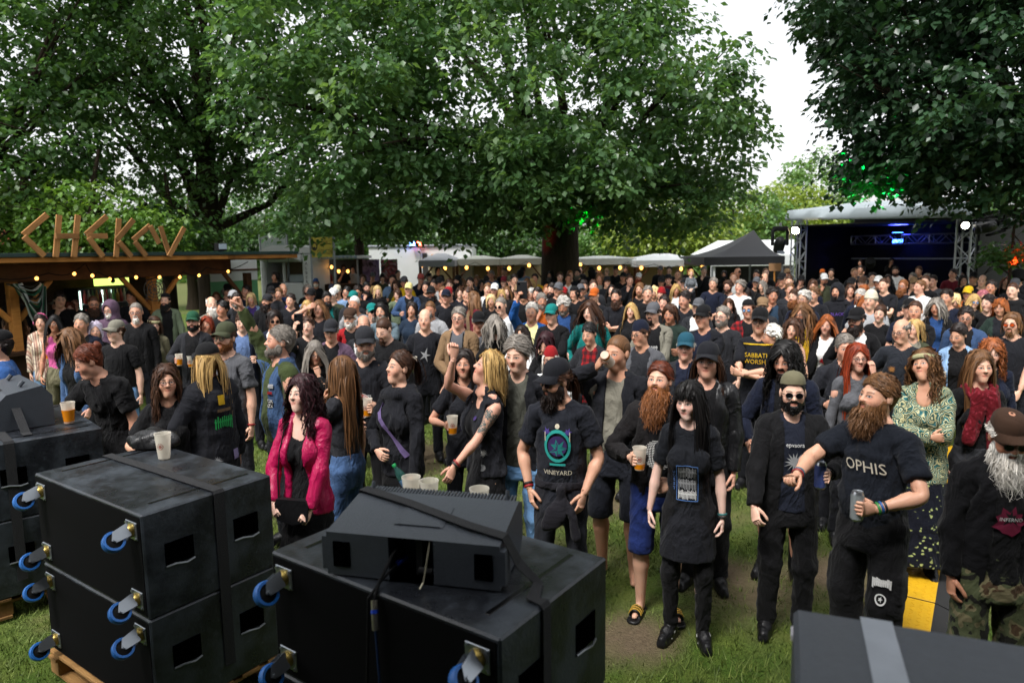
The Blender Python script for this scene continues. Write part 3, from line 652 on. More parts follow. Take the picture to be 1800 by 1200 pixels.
def hair_geo(style, ps, hi, seed=0, hat=False):
    st = HST[style]; rg = np.random.default_rng(seed); hv = 0; V = []; Rr = []; Q4 = []
    inf = st['cap']; s = .011 if hi else .02
    cv, cq = snets(axis((-.15, .15, s)), axis((-.16, .20, s)), axis((-.12, .20, s)), lambda P: np.maximum(cap_sdf(P, .004 if hat else inf, st.get('crown', 0)), P[:, 2] - .058 if hat else -9.))
    cv = cv + .06 * inf * np.sin(cv @ rg.normal(0, 90, 3) + 2 * np.sin(cv @ rg.normal(0, 50, 3)))[:, None] * unit([0, 0, 1])
    Rh = ps['R']['hea']; off = ps['J']['hea'] + Rh @ (HC - ps['j0']['hea'])
    V.append(cv @ Rh.T + off); Rr.append(cv); Q4.append(cq); b = len(cv)
    L = st['L']
    def ribbons(P, width, taper=True):
        nonlocal b
        m, n, _ = P.shape; tg = np.gradient(P, axis=1); tg /= np.linalg.norm(tg, axis=2, keepdims=True) + 1e-9
        outw = P - (off + Rh @ np.array([0, .02, -.02])); outw[:, :, 2] *= .35; outw /= np.linalg.norm(outw, axis=2, keepdims=True) + 1e-9
        sd_ = np.cross(tg, outw); sd_ /= np.linalg.norm(sd_, axis=2, keepdims=True) + 1e-9
        sd_ += rg.normal(0, .35, (m, 1, 3)); tt = np.linspace(0, 1, n)[None, :, None]
        wv = width * (1 - .75 * tt ** 2 if taper else 1.) * rg.uniform(.6, 1.3, (m, 1, 1))
        A = P - sd_ * wv / 2; B = P + sd_ * wv / 2; VV = np.stack([A, B], 2).reshape(-1, 3)
        i = np.arange(m)[:, None] * (2 * n) + np.arange(n - 1)[None] * 2; i = i.ravel(); q = np.stack([i, i + 1, i + 3, i + 2], 1)
        V.append(VV); Q4.append(q + b); b += len(VV)
        sidx = np.repeat(rg.uniform(0, 1, m), n * 2)[:, None] * [1, 0, 0] + np.tile(np.repeat(np.linspace(0, L, n), 2), m)[:, None] * [0, 1, 0]; Rr.append(sidx)
    if L > 0:
        n = int(st['n'] * (.75 if hi else .16)); wd = st['w'] * (1.2 if hi else 3.6)
        th = rg.uniform(0, 2 * PI, n * 3); ph = np.arccos(rg.uniform(-.25, 1, n * 3)); D = np.stack([np.sin(ph) * np.cos(th), np.sin(ph) * np.sin(th), np.cos(ph)], 1)
        p0 = CR_C + D * (CR_R + inf * .9); ok = (cap_sdf(p0, inf + .006, st.get('crown', 0)) < .004) & (~np.bool_(hat) | (p0[:, 2] < .045)); p0 = p0[ok][:n]; D = D[ok][:n]; n = len(p0)
        ns = (4 if L < .1 else (7 if L < .3 else 10)) if hi else (3 if L < .1 else 5); step = L / (ns - 1)
        lat = np.stack([np.sign(p0[:, 0] + rg.normal(0, .006, n)) * .9, np.full(n, .55), np.full(n, -.25)], 1)
        fr = np.zeros(n, bool)
        if st.get('bangs'):
            fr = (p0[:, 1] < -.02) & (np.abs(p0[:, 0]) < .06) & (rg.uniform(0, 1, n) < .75); lat[fr] = np.stack([p0[fr, 0] * 2, np.full(fr.sum(), -1.), np.full(fr.sum(), -.2)], 1)
        d = lat - D * np.sum(lat * D, 1, keepdims=True); d += D * st.get('lift', .15 if L > .1 else .0) + rg.normal(0, .18 if L > .1 else .12, (n, 3)); d /= np.linalg.norm(d, axis=1, keepdims=True)
        p = p0 @ Rh.T + off; d = d @ Rh.T; P = [p]; gk = .55 if L > .1 else .12
        sL, sR = ps['J']['uaL'], ps['J']['uaR']; cb = ps['R']['che'] @ (np.array([0, .0, 1.27]) - ps['j0']['che']) + ps['J']['che']; nk = ps['J']['nec']
        extra = (rg.uniform(.004, .02 if not hat else .009, n) + inf * (.7 if not hat else .1)) if L > .1 else (rg.uniform(0, .006, n) + inf * (.95 if not hat else .3)); lenf = rg.uniform(.72, 1.08, n)[:, None]
        for k in range(1, ns):
            d = d * (1 - gk) + np.array([0, 0, -1]) * gk; d /= np.linalg.norm(d, axis=1, keepdims=True) + 1e-9
            stp = np.where(fr[:, None], .085 / (ns - 1), step * lenf); p = p + d * stp
            q = (p - off) @ Rh; e = (q - CR_C) / (CR_R + extra[:, None]); ee = np.linalg.norm(e, axis=1); k2 = ee < 1
            q[k2] = CR_C + e[k2] / ee[k2, None] * (CR_R + extra[k2, None])
            hz = np.bool_(hat) & (q[:, 2] > .046); q[hz, 2] = .046; f1 = (q[:, 1] < -.045) & (np.abs(q[:, 0]) < .072) & (q[:, 2] < .045) & ~fr; q[f1, 0] = np.sign(q[f1, 0] + 1e-5) * .072; q[f1, 1] += .012
            f2 = fr & (q[:, 2] < .022); q[f2, 2] = .022 + rg.uniform(-.004, .004, f2.sum())
            j = (q[:, 2] < -.02) & (np.hypot(q[:, 0], q[:, 1] - .01) < .062); rr = np.hypot(q[j, 0], q[j, 1] - .01) + 1e-6; q[j, 0] *= .062 / rr; q[j, 1] = .01 + (q[j, 1] - .01) * .062 / rr
            p = q @ Rh.T + off
            if L > .1:
                for a, bb, r in ((sL, sR, .082), (nk, cb, .10), (cb, cb + [0, 0, -.3], .135)):
                    ba = bb - a; t = np.clip((p - a) @ ba / (ba @ ba), 0, 1); c = a + t[:, None] * ba; v = p - c; dd = np.linalg.norm(v, axis=1); h = dd < r + extra * .6
                    p[h] = c[h] + v[h] / (dd[h, None] + 1e-6) * (r + extra[h, None] * .6)
            P.append(p)
        if fr.any():
            k_ = np.where(fr)[0]; tq = np.linspace(0, 1, ns); xe = p0[k_, 0] * 1.15; e1 = np.stack([xe / (CR_R[0] + .012), np.full(len(k_), -.95), np.full(len(k_), -.10) + rg.uniform(-.05, .05, len(k_))], 1); e0 = D[k_]
            for a_ in range(ns):
                v = e0 * (1 - tq[a_]) + e1 * tq[a_]; v /= np.linalg.norm(v, axis=1, keepdims=True); P[a_][k_] = (CR_C + v * (CR_R + inf + extra[k_, None] * .6)) @ Rh.T + off
        P = np.stack(P, 1); cu = st.get('cu', .004 if L > .1 else .002); t = np.linspace(0, 1, ns)[None, :, None]; ph = rg.uniform(0, 6.3, (n, 1, 3))
        P = P + cu * np.sin(t * st.get('cf', 1.5) * 6.3 * lenf[:, None] + ph) * np.minimum(t * 3, 1); ribbons(P, wd)
    if (st.get('tail') or st.get('bun')) and not (hat and st.get('bun')):
        c0 = off + Rh @ np.array([0, .115, (.06 if not hat else -.01) if st.get('tail') else .075]); 
        if st.get('bun'):
            bv, bq = snets(axis((-.06, .06, .012)), axis((-.06, .06, .012)), axis((-.06, .06, .012)), lambda P: np.linalg.norm(P, axis=1) - .036 - .004 * np.sin(P[:, 0] * 160 + P[:, 2] * 90))
            V.append(bv + c0); Q4.append(bq + b); Rr.append(bv); b += len(bv)
        else:
            n = 120 if hi else 22; ns = 7; p = c0 + rg.normal(0, .012, (n, 3)); d = np.tile(Rh @ unit([0, 1, .25]), (n, 1)) + rg.normal(0, .15, (n, 3)); P = [p]
            for k in range(1, ns): d = d * .62 + np.array([0, 0, -1]) * .38; p = p + d * st['tail'] / (ns - 1); P.append(p)
            ribbons(np.stack(P, 1), .009 if hi else .018)
    return mesh_np('hair', np.concatenate(V), [np.concatenate(Q4)], True, HAIR, {'rest': np.concatenate(Rr)})
# ---- things fixed to the head, built once in head space (HC = origin) and shared
_HD = {}
def head_part(key, fn):
    if key not in _HD: _HD[key] = fn()
    return _HD[key]
def beard_mesh(kind):
    ln, n, wd = {'stubble': (0, 0, 0), 'short': (.022, 240, .006), 'full': (.07, 420, .006), 'long': (.17, 1000, .006), 'bushy': (.10, 900, .006), 'goatee': (.045, 70, .009)}[kind]; rg = np.random.default_rng(5)
    inf = .006 if kind == 'stubble' else .010
    def sd(P):
        Q = P.copy(); Q[:, 0] = np.abs(Q[:, 0])
        d = smin(el(P, (0, -.022, -.035), np.array([.060, .068, .082]) + inf), np.linalg.norm(P - [0, -.071, -.092], axis=1) - .021 - inf, .03)
        d = smin(d, np.linalg.norm(Q - [.042, -.005, -.065], axis=1) - .026 - inf, .03)
        d = smin(d, rc(Q, (.004, -.094, -.046), (.026, -.082, -.058), .0075, .006), .01)
        if kind in ('full', 'long', 'bushy'): d = smin(d, el(P, (0, -.070, -.10 - ln * .24), (.060, .046, .035 + ln * .36)), .03)
        cut = P[:, 2] + .043 + np.clip(P[:, 1] + .06, 0, .1) * -.75 - .012 * (Q[:, 0] < .03) * (P[:, 1] < -.075)
        if kind == 'goatee': cut = np.maximum(cut, Q[:, 0] - .03)
        d = np.maximum(d, cut); d = np.maximum(d, P[:, 1] - .015)
        mz = np.maximum(np.abs(P[:, 2] + .060) - .0085, Q[:, 0] - .020); d = np.maximum(d, -np.maximum(mz, P[:, 1] + .074))
        return np.maximum(d, -(np.linalg.norm(Q - [.036, -.09, -.025], axis=1) - .020))
    s = .0075; V, Q = snets(axis((-.1, .1, s)), axis((-.14, .03, s)), axis((-.32, .0, s)), sd); Vs = [V]; Qs = [Q]; Rr = [V]; b = len(V)
    if n:
        N = vnormals(V, Q); cand = np.where((V[:, 2] < -.068) & (V[:, 1] < .0) & (N[:, 1] < .3))[0]; k = cand[rg.integers(0, len(cand), n)]; P = [V[k]]; d = N[k] * .8 + [0, -.1, -.9] + rg.normal(0, .25, (n, 3)); ns = 6; p = V[k]
        for i in range(1, ns): d = d * .8 + np.array([0, -.02, -1]) * .2; d[:, 0] -= p[:, 0] * 1.6 * (ln > .1); p = p + d / np.linalg.norm(d, axis=1, keepdims=True) * ln * .75 / (ns - 1) * rg.uniform(.4, 1.1, (n, 1)); P.append(p)
        P = np.stack(P, 1); t = np.linspace(0, 1, ns)[None, :, None]; P = P + (.013 if ln > .1 else .006) * np.sin(t * rg.uniform(5, 16, (n, 1, 1)) + rg.uniform(0, 6, (n, 1, 3))) * t
        sdv = np.cross(np.gradient(P, axis=1), rg.normal(0, 1, (n, 1, 3)) * [.4, 1, .3]); sdv /= np.linalg.norm(sdv, axis=2, keepdims=True) + 1e-9; wv = wd * (1 - .8 * t)
        VV = np.stack([P - sdv * wv / 2, P + sdv * wv / 2], 2).reshape(-1, 3); i = (np.arange(n)[:, None] * (2 * ns) + np.arange(ns - 1)[None] * 2).ravel()
        Vs.append(VV); Qs.append(np.stack([i, i + 1, i + 3, i + 2], 1) + b); Rr.append(np.repeat(rg.uniform(0, 1, n), ns * 2)[:, None] * [1, 0, 0])
    return mesh_np('beard', np.concatenate(Vs), [np.concatenate(Qs)], True, HAIR, {'rest': np.concatenate(Rr)})
def hat_mesh(kind):
    g = Geo(); n = 24; c = CR_C; r = CR_R + .012; back = -1 if kind == 'capback' else 1
    if kind in ('cap', 'capback', 'flat', 'army'):
        tall = .92 if kind == 'flat' else 1.0; V = []; rows = 8; zl = .006; r = CR_R + .008
        for i in range(rows + 1):
            t = i / rows; el_ = t * PI / 2
            for k in range(n):
                a = 2 * PI * k / n; rr = math.cos(el_) ** (.75 if kind != 'army' else .45)
                if kind == 'flat': rr *= 1.06 + .05 * math.sin(el_ * 2)
                x = c[0] + r[0] * rr * math.cos(a); y = c[1] - .002 + r[1] * rr * math.sin(a); z = .048 + zl + (math.sin(el_)) * (r[2] - .012) * (tall if kind != 'army' else .8)
                if kind == 'flat': z -= .03 * (1 if math.sin(a) < 0 else -.0) * -math.sin(a) * t * (1 - t) * 2
                V.append((x, y, z - .012 * math.sin(a) * (1 - t) * -back))
        F = [(i * n + k, i * n + (k + 1) % n, (i + 1) * n + (k + 1) % n, (i + 1) * n + k) for i in range(rows) for k in range(n)]
        g.add(V, F)
        # brim
        m = 14; V = []; ext = {'flat': .045, 'army': .060}.get(kind, .088)
        for z0 in (0, -.005):
            for j, fr in enumerate((-.1, .3, .7, 1.)):
                for k in range(m + 1):
                    a = PI * (1.5 + (k / m - .5) * .80); cx = math.cos(a); sy = math.sin(a); e = ext * max(0, -sy) ** .8 * fr + (-.004 if fr < 0 else 0)
                    x = r[0] * cx; y = c[1] + r[1] * sy - e; z = .056 - .014 * max(0, fr) - .034 * (cx ** 2) * (.2 + max(0, fr)) + z0
                    V.append((x, y if back > 0 else 2 * c[1] - y, z))
        W_ = m + 1; F = []
        for l in (0, 4 * W_):
            F += [(l + j * W_ + k, l + j * W_ + k + 1, l + (j + 1) * W_ + k + 1, l + (j + 1) * W_ + k) for j in range(3) for k in range(m)]
        F += [(3 * W_ + k, 3 * W_ + k + 1, 7 * W_ + k + 1, 7 * W_ + k) for k in range(m)]
        g.add(V, F)
        g.lathe([(.008, .0), (.007, .004), (.002, .006)], 8, None, (0, c[1], .048 + zl + (r[2] - .012) * (tall if kind != 'army' else .8) - .001))
        return g.mesh('cap', cloth_mat('cotton'), True, 50)
    if kind in ('beanie', 'bandana', 'hat'):
        V = []; rows = 8; inf = .014 if kind == 'beanie' else .008; z0 = .02 if kind != 'hat' else .055
        for i in range(rows + 1):
            e_ = i / rows * PI / 2; rr = math.cos(e_) ** (.8 if kind != 'hat' else .35)
            for k in range(n):
                a = 2 * PI * k / n; V.append(((CR_R[0] + inf) * rr * math.cos(a), c[1] + (CR_R[1] + inf) * rr * math.sin(a), z0 + (.018 * -math.sin(a) if kind != 'hat' else 0) * (1 - i / rows) + math.sin(e_) * (.125 - z0 + (.03 if kind == 'beanie' else .015))))
        F = [(i * n + k, i * n + (k + 1) % n, (i + 1) * n + (k + 1) % n, (i + 1) * n + k) for i in range(rows) for k in range(n)]; g.add(V, F)
        if kind == 'hat': g.lathe([(.08, 0), (.135, -.006), (.137, -.001), (.08, .006)], n, np.diag([1, 1.18, 1]), (0, c[1], .058), False)
        if kind == 'beanie': g.lathe([(.088, -.0), (.094, .012), (.094, .032), (.086, .042)], n, np.diag([1, 1.2, 1]), (0, c[1], .022), False)
        return g.mesh('hat', cloth_mat('cotton'), True, 60)
    if kind == 'headband':
        g.lathe([(.092, -.018), (.100, -.012), (.100, .012), (.092, .018)], n, np.diag([1, 1.22, 1]) , (0, c[1], .055), False); return g.mesh('headband', cloth_mat('paisley'), True, 60)
    if kind == 'hood':
        def f(P):
            d = np.abs(smin(el(P, CR_C + [0, .012, -.01], CR_R + .032), rc(P, (0, .03, -.03), (0, .03, -.15), .09, .115), .05)) - .011
            return np.maximum(np.maximum(d, -(np.linalg.norm((P - [0, -.13, -.03]) / [.9, 1, 1.35], axis=1) - .088)), -P[:, 2] - .15)
        V, Q = snets(axis((-.16, .16, .013)), axis((-.17, .2, .013)), axis((-.2, .2, .013)), f); return mesh_np('hood', V, Q, True, cloth_mat('cotton'), {'rest': V})
    if kind == 'headphones':
        pts = [(.092 * math.cos(a), .015, .03 + .108 * math.sin(a)) for a in np.linspace(0, PI, 15)]; g.tube(pts, .009, 6)
        for s in (-1, 1): g.lathe([(.02, -.02), (.034, -.016), (.036, .0), (.03, .014)], 14, roty(s * PI / 2), (s * .098, .014, -.005))
        return g.mesh('ear_defenders', simple('ear_plastic', 'd2608f' , .35), True)
def glasses_mesh(sun):
    g = Geo(); L = []
    for s in (-1, 1):
        pts = [(s * .033 + .0225 * math.cos(a), -.1015 + .006 * (abs(s * .033 + .0225 * math.cos(a)) / .055) ** 2, -.004 + .0175 * math.sin(a) * (1.05 if math.sin(a) > 0 else .95)) for a in np.linspace(0, 2 * PI, 15)]
        g.tube(pts, .0024, 5, False); q_ = Geo(); q_.add(pts[:-1], [tuple(range(14))]); L.append(q_.mesh('lens', sun))
        g.tube([(s * .055, -.094, .002), (s * .076, -.06, .002), (s * .082, .01, .0), (s * .08, .03, -.012)], .0022, 5)
    g.tube([(-.011, -.104, .0), (0, -.106, .004), (.011, -.104, .0)], .0022, 5)
    return g.mesh('glasses', simple('glasses_frame', '141414', .3), True), L

def extra_mesh(name, ps, fn, box, step, mat):
    V, Q = snets(axis((*box[0], step)), axis((*box[1], step)), axis((*box[2], step)), fn); P = skinned(V, weights(V, ps['sex']), ps); P = wrinkle(P, vnormals(P, Q), 5, .004)
    return mesh_np(name, P, Q, True, mat, {'rest': V - HC})
def sdf_scarf(P):
    q = P - [0, -.015, 1.452]; rr = np.hypot(q[:, 0] / 1.05, q[:, 1]); a = np.arctan2(q[:, 1], q[:, 0]); d = np.hypot(rr - .095, (q[:, 2] + .03 * np.sin(a) * -1) / 1.5) - .040 - .008 * np.sin(a * 9 + q[:, 2] * 60)
    for s, z1 in ((1, 1.02), (-1, 1.12)):
        e = P.copy(); e[:, 1] = (e[:, 1] + .135) * 2.4 - .135; d = smin(d, rc(e, (s * .055, -.135, 1.42), (s * .10, -.15, z1), .055, .065) * .5 + .003 * np.sin(P[:, 0] * 90), .03)
    return d
def sdf_tied(P):
    rg = loft(P, 'm', .026, 0, .94, 1.0); inn = loft(P, 'm', .006, 0, .8, 1.1); d = np.maximum(rg, -inn)
    d = smin(d, np.linalg.norm((P - [.03, -.155, .965]) / [1.1, 1, .9], axis=1) - .032, .02)
    for s, x1, z1 in ((1, .06, .66), (-1, -.06, .72)): d = smin(d, rc(P, (.03, -.16, .95), (.03 + x1, -.155, z1), .024, .034), .015)
    return d
# ================================================================== people: assembly
C = dict(black='131315', ink='191a1f', navy='161b2b', char='26272b', grey='55565a', lgrey='9a9b9d', white='d8d8d6', cream='cfc6b0', olive='3e4230', green='1f4a34', dgreen='22302a', teal='12706c', blue='23406e', lblue='5c7fa6', denim='34496a', ldenim='6c86a6', bdenim='191b22', maroon='5a1420', red='8e1a1e', pink='c2588f', hot='a8124a', purple='3a2a5e', brown='3d2b20', tan='7a6248', khaki='6a6650', yellow='c9a21c', orange='b0561c', sage='66725c', mauve='5a4658', royal='1c4f8f', stone='777468', lilac='8d82a8')
HC_ = dict(black=('0d0b0b', .02), dark=('1c1310', .15), brown=('3a2417', .35), lbrown=('5e4128', .5), auburn=('54240f', .5), ginger=('784a28', .65), red=('782c12', .6), copper=('864a24', .65), blond=('a88a57', .85), pale=('c7ac7c', .95), grey=('6d6862', .55), silver=('a3a09b', .9), white=('cfccc6', 1.), burg=('2a1016', .1), lilac=('a79fb2', .8), pink=('9a5a64', .6))
SK = ['c89a80', 'bf8f74', 'd3a78e', 'b58166', 'cc9c86', 'c09078', 'd8b09a']
def solveD(x, y, h):
    d = ray(x, y); r = -d[2] / d[1]; D = (CH - h) / max(r, .004)
    if D > 6: D = (CH - h + .096) / max(r + .016, .012)
    return D
GL_CLEAR = None
def lens_mats():
    m = M('clear_lens'); a = m.node('ShaderNodeBsdfTransparent'); b = m.node('ShaderNodeBsdfGlossy'); b.inputs['Roughness'].default_value = .05; x = m.node('ShaderNodeMixShader'); x.inputs[0].default_value = .12
    m.nt.links.new(a.outputs[0], x.inputs[1]); m.nt.links.new(b.outputs[0], x.inputs[2]); m.nt.links.new(x.outputs[0], m.out.inputs[0])
    return m.mat, simple('dark_lens', '0a0a0c', .12, .1), simple('orange_lens', 'b4481c', .15, .1), simple('blue_lens', '6f8fb8', .1, .1)
LENS = lens_mats()
PEOPLE = []; LOWP = {}; LOWM = {}
def lowpose(sex, k):
    if (sex, k) not in LOWP:
        rg = np.random.default_rng(100 + k * 7 + (sex == 'f')); arms = [('down', 'down2'), ('cross', 'crosslow'), ('down2', 'cup'), ('clasp', 'clasp'), ('cup', 'down'), ('pocket', 'pocket'), ('down2', 'down2'), ('bag', 'cuplow'), ('down', 'chin'), ('back', 'back'), ('phone', 'down'), ('down', 'brow'), ('fist', 'down')][k % 13]
        LOWP[sex, k] = pose(sex, lean=rg.uniform(-3, 7), twist=rg.uniform(-12, 12), side=rg.uniform(-4, 4), hyaw=rg.uniform(-22, 26), hpitch=rg.uniform(-8, 9), hroll=rg.uniform(-7, 7), la=arms[0], ra=arms[1], stance=rg.uniform(.09, .15), step=rg.uniform(-.08, .08), jit=k + 1)
    return LOWP[sex, k]
def cached(key, fn):
    if key not in LOWM: LOWM[key] = fn()
    return LOWM[key]
def child(name, me, root, color, mtx=None):
    o = link(name, me, root, color)
    if mtx is not None: o.matrix_local = mtx
    return o
HCM = Matrix.Translation(Vector(HC))
def col(c):
    c = C.get(c, c); return hexc(c)
PROPS = []
class PMat:
    """places a held thing in a person's space without stretching it"""
    def __init__(s, M_, yaw): s.M = M_; s.R = Matrix.Rotation(-math.radians(yaw), 3, 'Z')
    def __matmul__(s, q): return Matrix.Translation(s.M @ q.to_translation()) @ (s.R @ q.to_3x3()).to_4x4()
def person(x, y, h=1.76, yaw=0, sex='m', hair='short:brown', hat=None, top='tee:black', inner=None, bot='trousers:ink', shoes='shoe:black', la=None, ra=None, hy=None, hp=2, hr=0, lean=2, side=0, twist=0, belly=0., beard=None, gl=None, skin=None, label=None, hold=None, k=None, hi=None, prints=(), stance=.12, step=0, D=None, hipx=0, crouch=0, z=None, extra=None, nolegs=False):
    n = len(PEOPLE); rg = np.random.default_rng(1000 + n)
    if D is None: D = solveD(x, y, h)
    else: h = at(x, y, D)[2] - gz(D) - (z or 0)
    D = min(D, 27.); p = at(x, y, D)
    if hi is None: hi = D < 6.4
    if k is None: k = int(rg.integers(0, 10)) if not hold else {'cup': 4, 'phone': 10}.get(hold, 4)
    belly = round(belly * 2, 2) / 2 if hi else 0.
    if hi or la or ra or hy is not None: ps = pose(sex, lean, twist, side, (hy - yaw) if hy is not None else rg.uniform(-8, 12), hp, hr, la or 'down', ra or 'down', stance, step, n + 1, hipx, crouch); ck = None
    else: ps = lowpose(sex, k); ck = (sex, k)
    s = h / (1.765 if hair.split(':')[0] in ('buzz', 'balding', 'none') and not hat else 1.79)
    tk = (top + ':cotton').split(':')[:3]; bk = (bot + ':cotton').split(':')[:3]; hk = hair.split(':')
    tkk, bkk = top.split(':')[0], bot.split(':')[0]; cvt = 'tee' if tkk in ('tank', 'vest') or not hi else tkk
    if hi and tkk == 'tank': cvt = 'tank'
    if hi and tkk == 'vest': cvt = 'inner'
    if extra and 'tights' in extra: bkk += '+tights'
    me = body_mesh(ps, hi, belly, cvt, bkk) if ck is None else cached(ck + ('body',), lambda: body_mesh(ps, False))
    root = link('person', me); root.location = (p[0], D, gz(D) + (z or 0)); root.rotation_euler = (0, 0, -math.radians(yaw)); gi = (.87 if sex == 'f' else .905) * (1.05 if belly else 1.); root.scale = (s * gi, s * gi, s)
    sk = hexc(skin or SK[n % 7]); hc = HC_.get(hk[1] if len(hk) > 1 else 'brown'); root.color = sk[:3] + (hc[1],)
    Mr = PMat(Matrix.Translation(root.location) @ Matrix.Rotation(-math.radians(yaw), 4, 'Z') @ Matrix.Diagonal((s * gi, s * gi, s, 1)), yaw)
    HM = bone_mat(ps, 'hea') @ HCM
    def garm(part, kind, colr, mt, bl=belly):
        am = .0075 if mt != 'leather' else .0035
        f = lambda: garment(part, ps, kind, hi, None, bl, n, am if part == 'top' else .0055)
        me = f() if ck is None else cached(ck + (part, kind), f)
        nm = {'tee': 't_shirt', 'tank': 'tank_top', 'vest': 'vest', 'long': 'jumper', 'hoodie': 'hoodie', 'jacket': 'jacket', 'coat': 'coat', 'blouse': 'blouse', 'fit': 'top', 'slim': 'trousers', 'loose': 'trousers', 'cargo': 'trousers', 'miniskirt': 'skirt', 'longskirt': 'skirt'}.get(kind, kind)
        o = link(nm, me, root, col(colr))
        if not me.materials: me.materials.append(cloth_mat(mt))
        o.material_slots[0].link = 'OBJECT'; o.material_slots[0].material = cloth_mat(mt); return o
    to = None
    if inner:
        ik_ = (inner + ':cotton').split(':')
        if len(ik_) == 2: ik_ = ['inner', ik_[0], 'cotton']
        to = garm('top', *ik_[:3])
    o = garm('top', *tk); to = to or o; jk = o
    if not nolegs: bo = garm('bot', *bk)
    if D < 10.5 and not nolegs and shoes:
        kd, sc_ = shoes.split(':')
        if kd != 'bare':
            V, Q, _ = template('shoe', 'm', kd, True)
            for sd_, sg in (('L', 1), ('R', -1)):
                me = cached(('shoe', kd, sg), lambda: mesh_np('shoe', V * [sg, 1, 1], Q if sg > 0 else Q[:, ::-1], True, cloth_mat('leather'), {'rest': V}))
                child('shoe', me, root, col(sc_), bone_mat(ps, 'ft' + sd_))
    if hk[0] != 'none':
        ht_ = bool(hat) and hat.split(':')[0] not in ('headband', 'headphones'); f = lambda: hair_geo(hk[0], ps, hi, n, ht_)
        child('hair', f() if ck is None else cached(ck + ('hair', hk[0], ht_), f), root, hexc(hc[0]))
    if beard and beard.startswith('stubble'): beard = None
    if beard:
        bd = beard.split(':'); bc = HC_.get(bd[1] if len(bd) > 1 else hk[1])[0]
        child('beard', head_part(('beard', bd[0]), lambda: beard_mesh(bd[0])), root, hexc(bc), HM)
    if hat:
        ht = hat.split(':'); o = child({'beanie': 'beanie', 'headband': 'headband', 'hood': 'hood', 'headphones': 'ear_defenders', 'bandana': 'bandana', 'hat': 'hat'}.get(ht[0], 'cap'), head_part(('hat', ht[0]), lambda: hat_mesh(ht[0])), root, col(ht[1] if len(ht) > 1 else 'black'), HM)
    if gl:
        for ci, key in enumerate(('clear', 'sun', 'orange', 'blue')):
            if gl == key:
                a, b = head_part(('gl', gl), lambda: glasses_mesh(LENS[ci])); o = child('glasses', a, root, None, HM)
                for lm_ in b: link('lens', lm_, o)
    if extra:
        if 'tights' in extra: garm('bot', 'tights', 'black', 'cotton').name = 'tights'
        if 'scarf' in extra: link('scarf', extra_mesh('scarf', ps, sdf_scarf, ((-.2, .2), (-.25, .16), (.9, 1.56)), .012, cloth_mat('scarf')), root, col('red'))
        if 'tied' in extra: link('tied_jumper', extra_mesh('tied_jumper', ps, sdf_tied, ((-.25, .25), (-.28, .2), (.58, 1.05)), .014, cloth_mat('cotton')), root, col('1c1b20'))
    rec = dict(o=root, x=x, y=y, D=D, h=h, ps=ps, M=Mr, hat=hat, hair=hk, top=tk, bot=bk, beard=beard, gl=gl, inner=inner, label=label, hold=hold, hi=hi, sex=sex, la=la, ra=ra, torso=to, jacket=jk, belly=belly, n=n, HM=HM, k=k if ck else -1)
    PEOPLE.append(rec)
    for pr in prints: add_print(rec, *pr)
    if hold: 
        for it in (hold if isinstance(hold, list) else [hold]): PROPS.append((rec, it))
    return rec
# ---- prints on clothes: flat lettering and marks that follow the cloth
def text2d(t, size, font_shear=0.):
    cu = bpy.data.curves.new('t', 'FONT'); cu.body = t; cu.size = size; cu.align_x = 'CENTER'; cu.align_y = 'CENTER'; cu.resolution_u = 2; cu.shear = font_shear
    ob = bpy.data.objects.new('t', cu); COL.objects.link(ob); bpy.context.view_layer.update()
    dg = bpy.context.evaluated_depsgraph_get(); me = ob.evaluated_get(dg).to_mesh()
    V = np.array([v.co[:2] for v in me.vertices]); F = [list(p.vertices) for p in me.polygons]
    ob.evaluated_get(dg).to_mesh_clear(); bpy.data.objects.remove(ob); bpy.data.curves.remove(cu); return V, F
def disc2d(r, n=20, rx=1.):
    a = np.linspace(0, 2 * PI, n, endpoint=False); V = [(0, 0)] + [(r * rx * math.cos(t), r * math.sin(t)) for t in a]; return np.array(V), [[0, i + 1, (i + 1) % n + 1] for i in range(n)]
def ring2d(r0, r1, n=24, ry=1.):
    a = np.linspace(0, 2 * PI, n, endpoint=False); V = [(r * math.cos(t), ry * r * math.sin(t)) for r in (r0, r1) for t in a]; return np.array(V), [[i, (i + 1) % n, n + (i + 1) % n, n + i] for i in range(n)]
def rect2d(w_, h_, m=4):
    V = [(w_ * (i / m - .5), h_ * (j / m - .5)) for j in range(m + 1) for i in range(m + 1)]; return np.array(V), [[j * (m + 1) + i, j * (m + 1) + i + 1, (j + 1) * (m + 1) + i + 1, (j + 1) * (m + 1) + i] for j in range(m) for i in range(m)]
def frame2d(w_, h_, t):
    V = []; F = []
    for cx, cy, a, b in ((0, h_ / 2, w_ + t, t), (0, -h_ / 2, w_ + t, t), (w_ / 2, 0, t, h_ - t), (-w_ / 2, 0, t, h_ - t)):
        v, f = rect2d(a, b, 4); F += [[i + len(V) for i in q] for q in f]; V += (v + [cx, cy]).tolist()
    return np.array(V), F
def star2d(r, seed=1, n=16, jag=.45):
    rg = np.random.default_rng(seed); V = [(0, 0)]
    for i in range(n * 2):
        t = PI * i / n; rr = r * (1 if i % 2 == 0 else jag) * rg.uniform(.75, 1.1); V.append((rr * math.cos(t), rr * math.sin(t)))
    return np.array(V), [[0, i + 1, (i + 1) % (2 * n) + 1] for i in range(2 * n)]
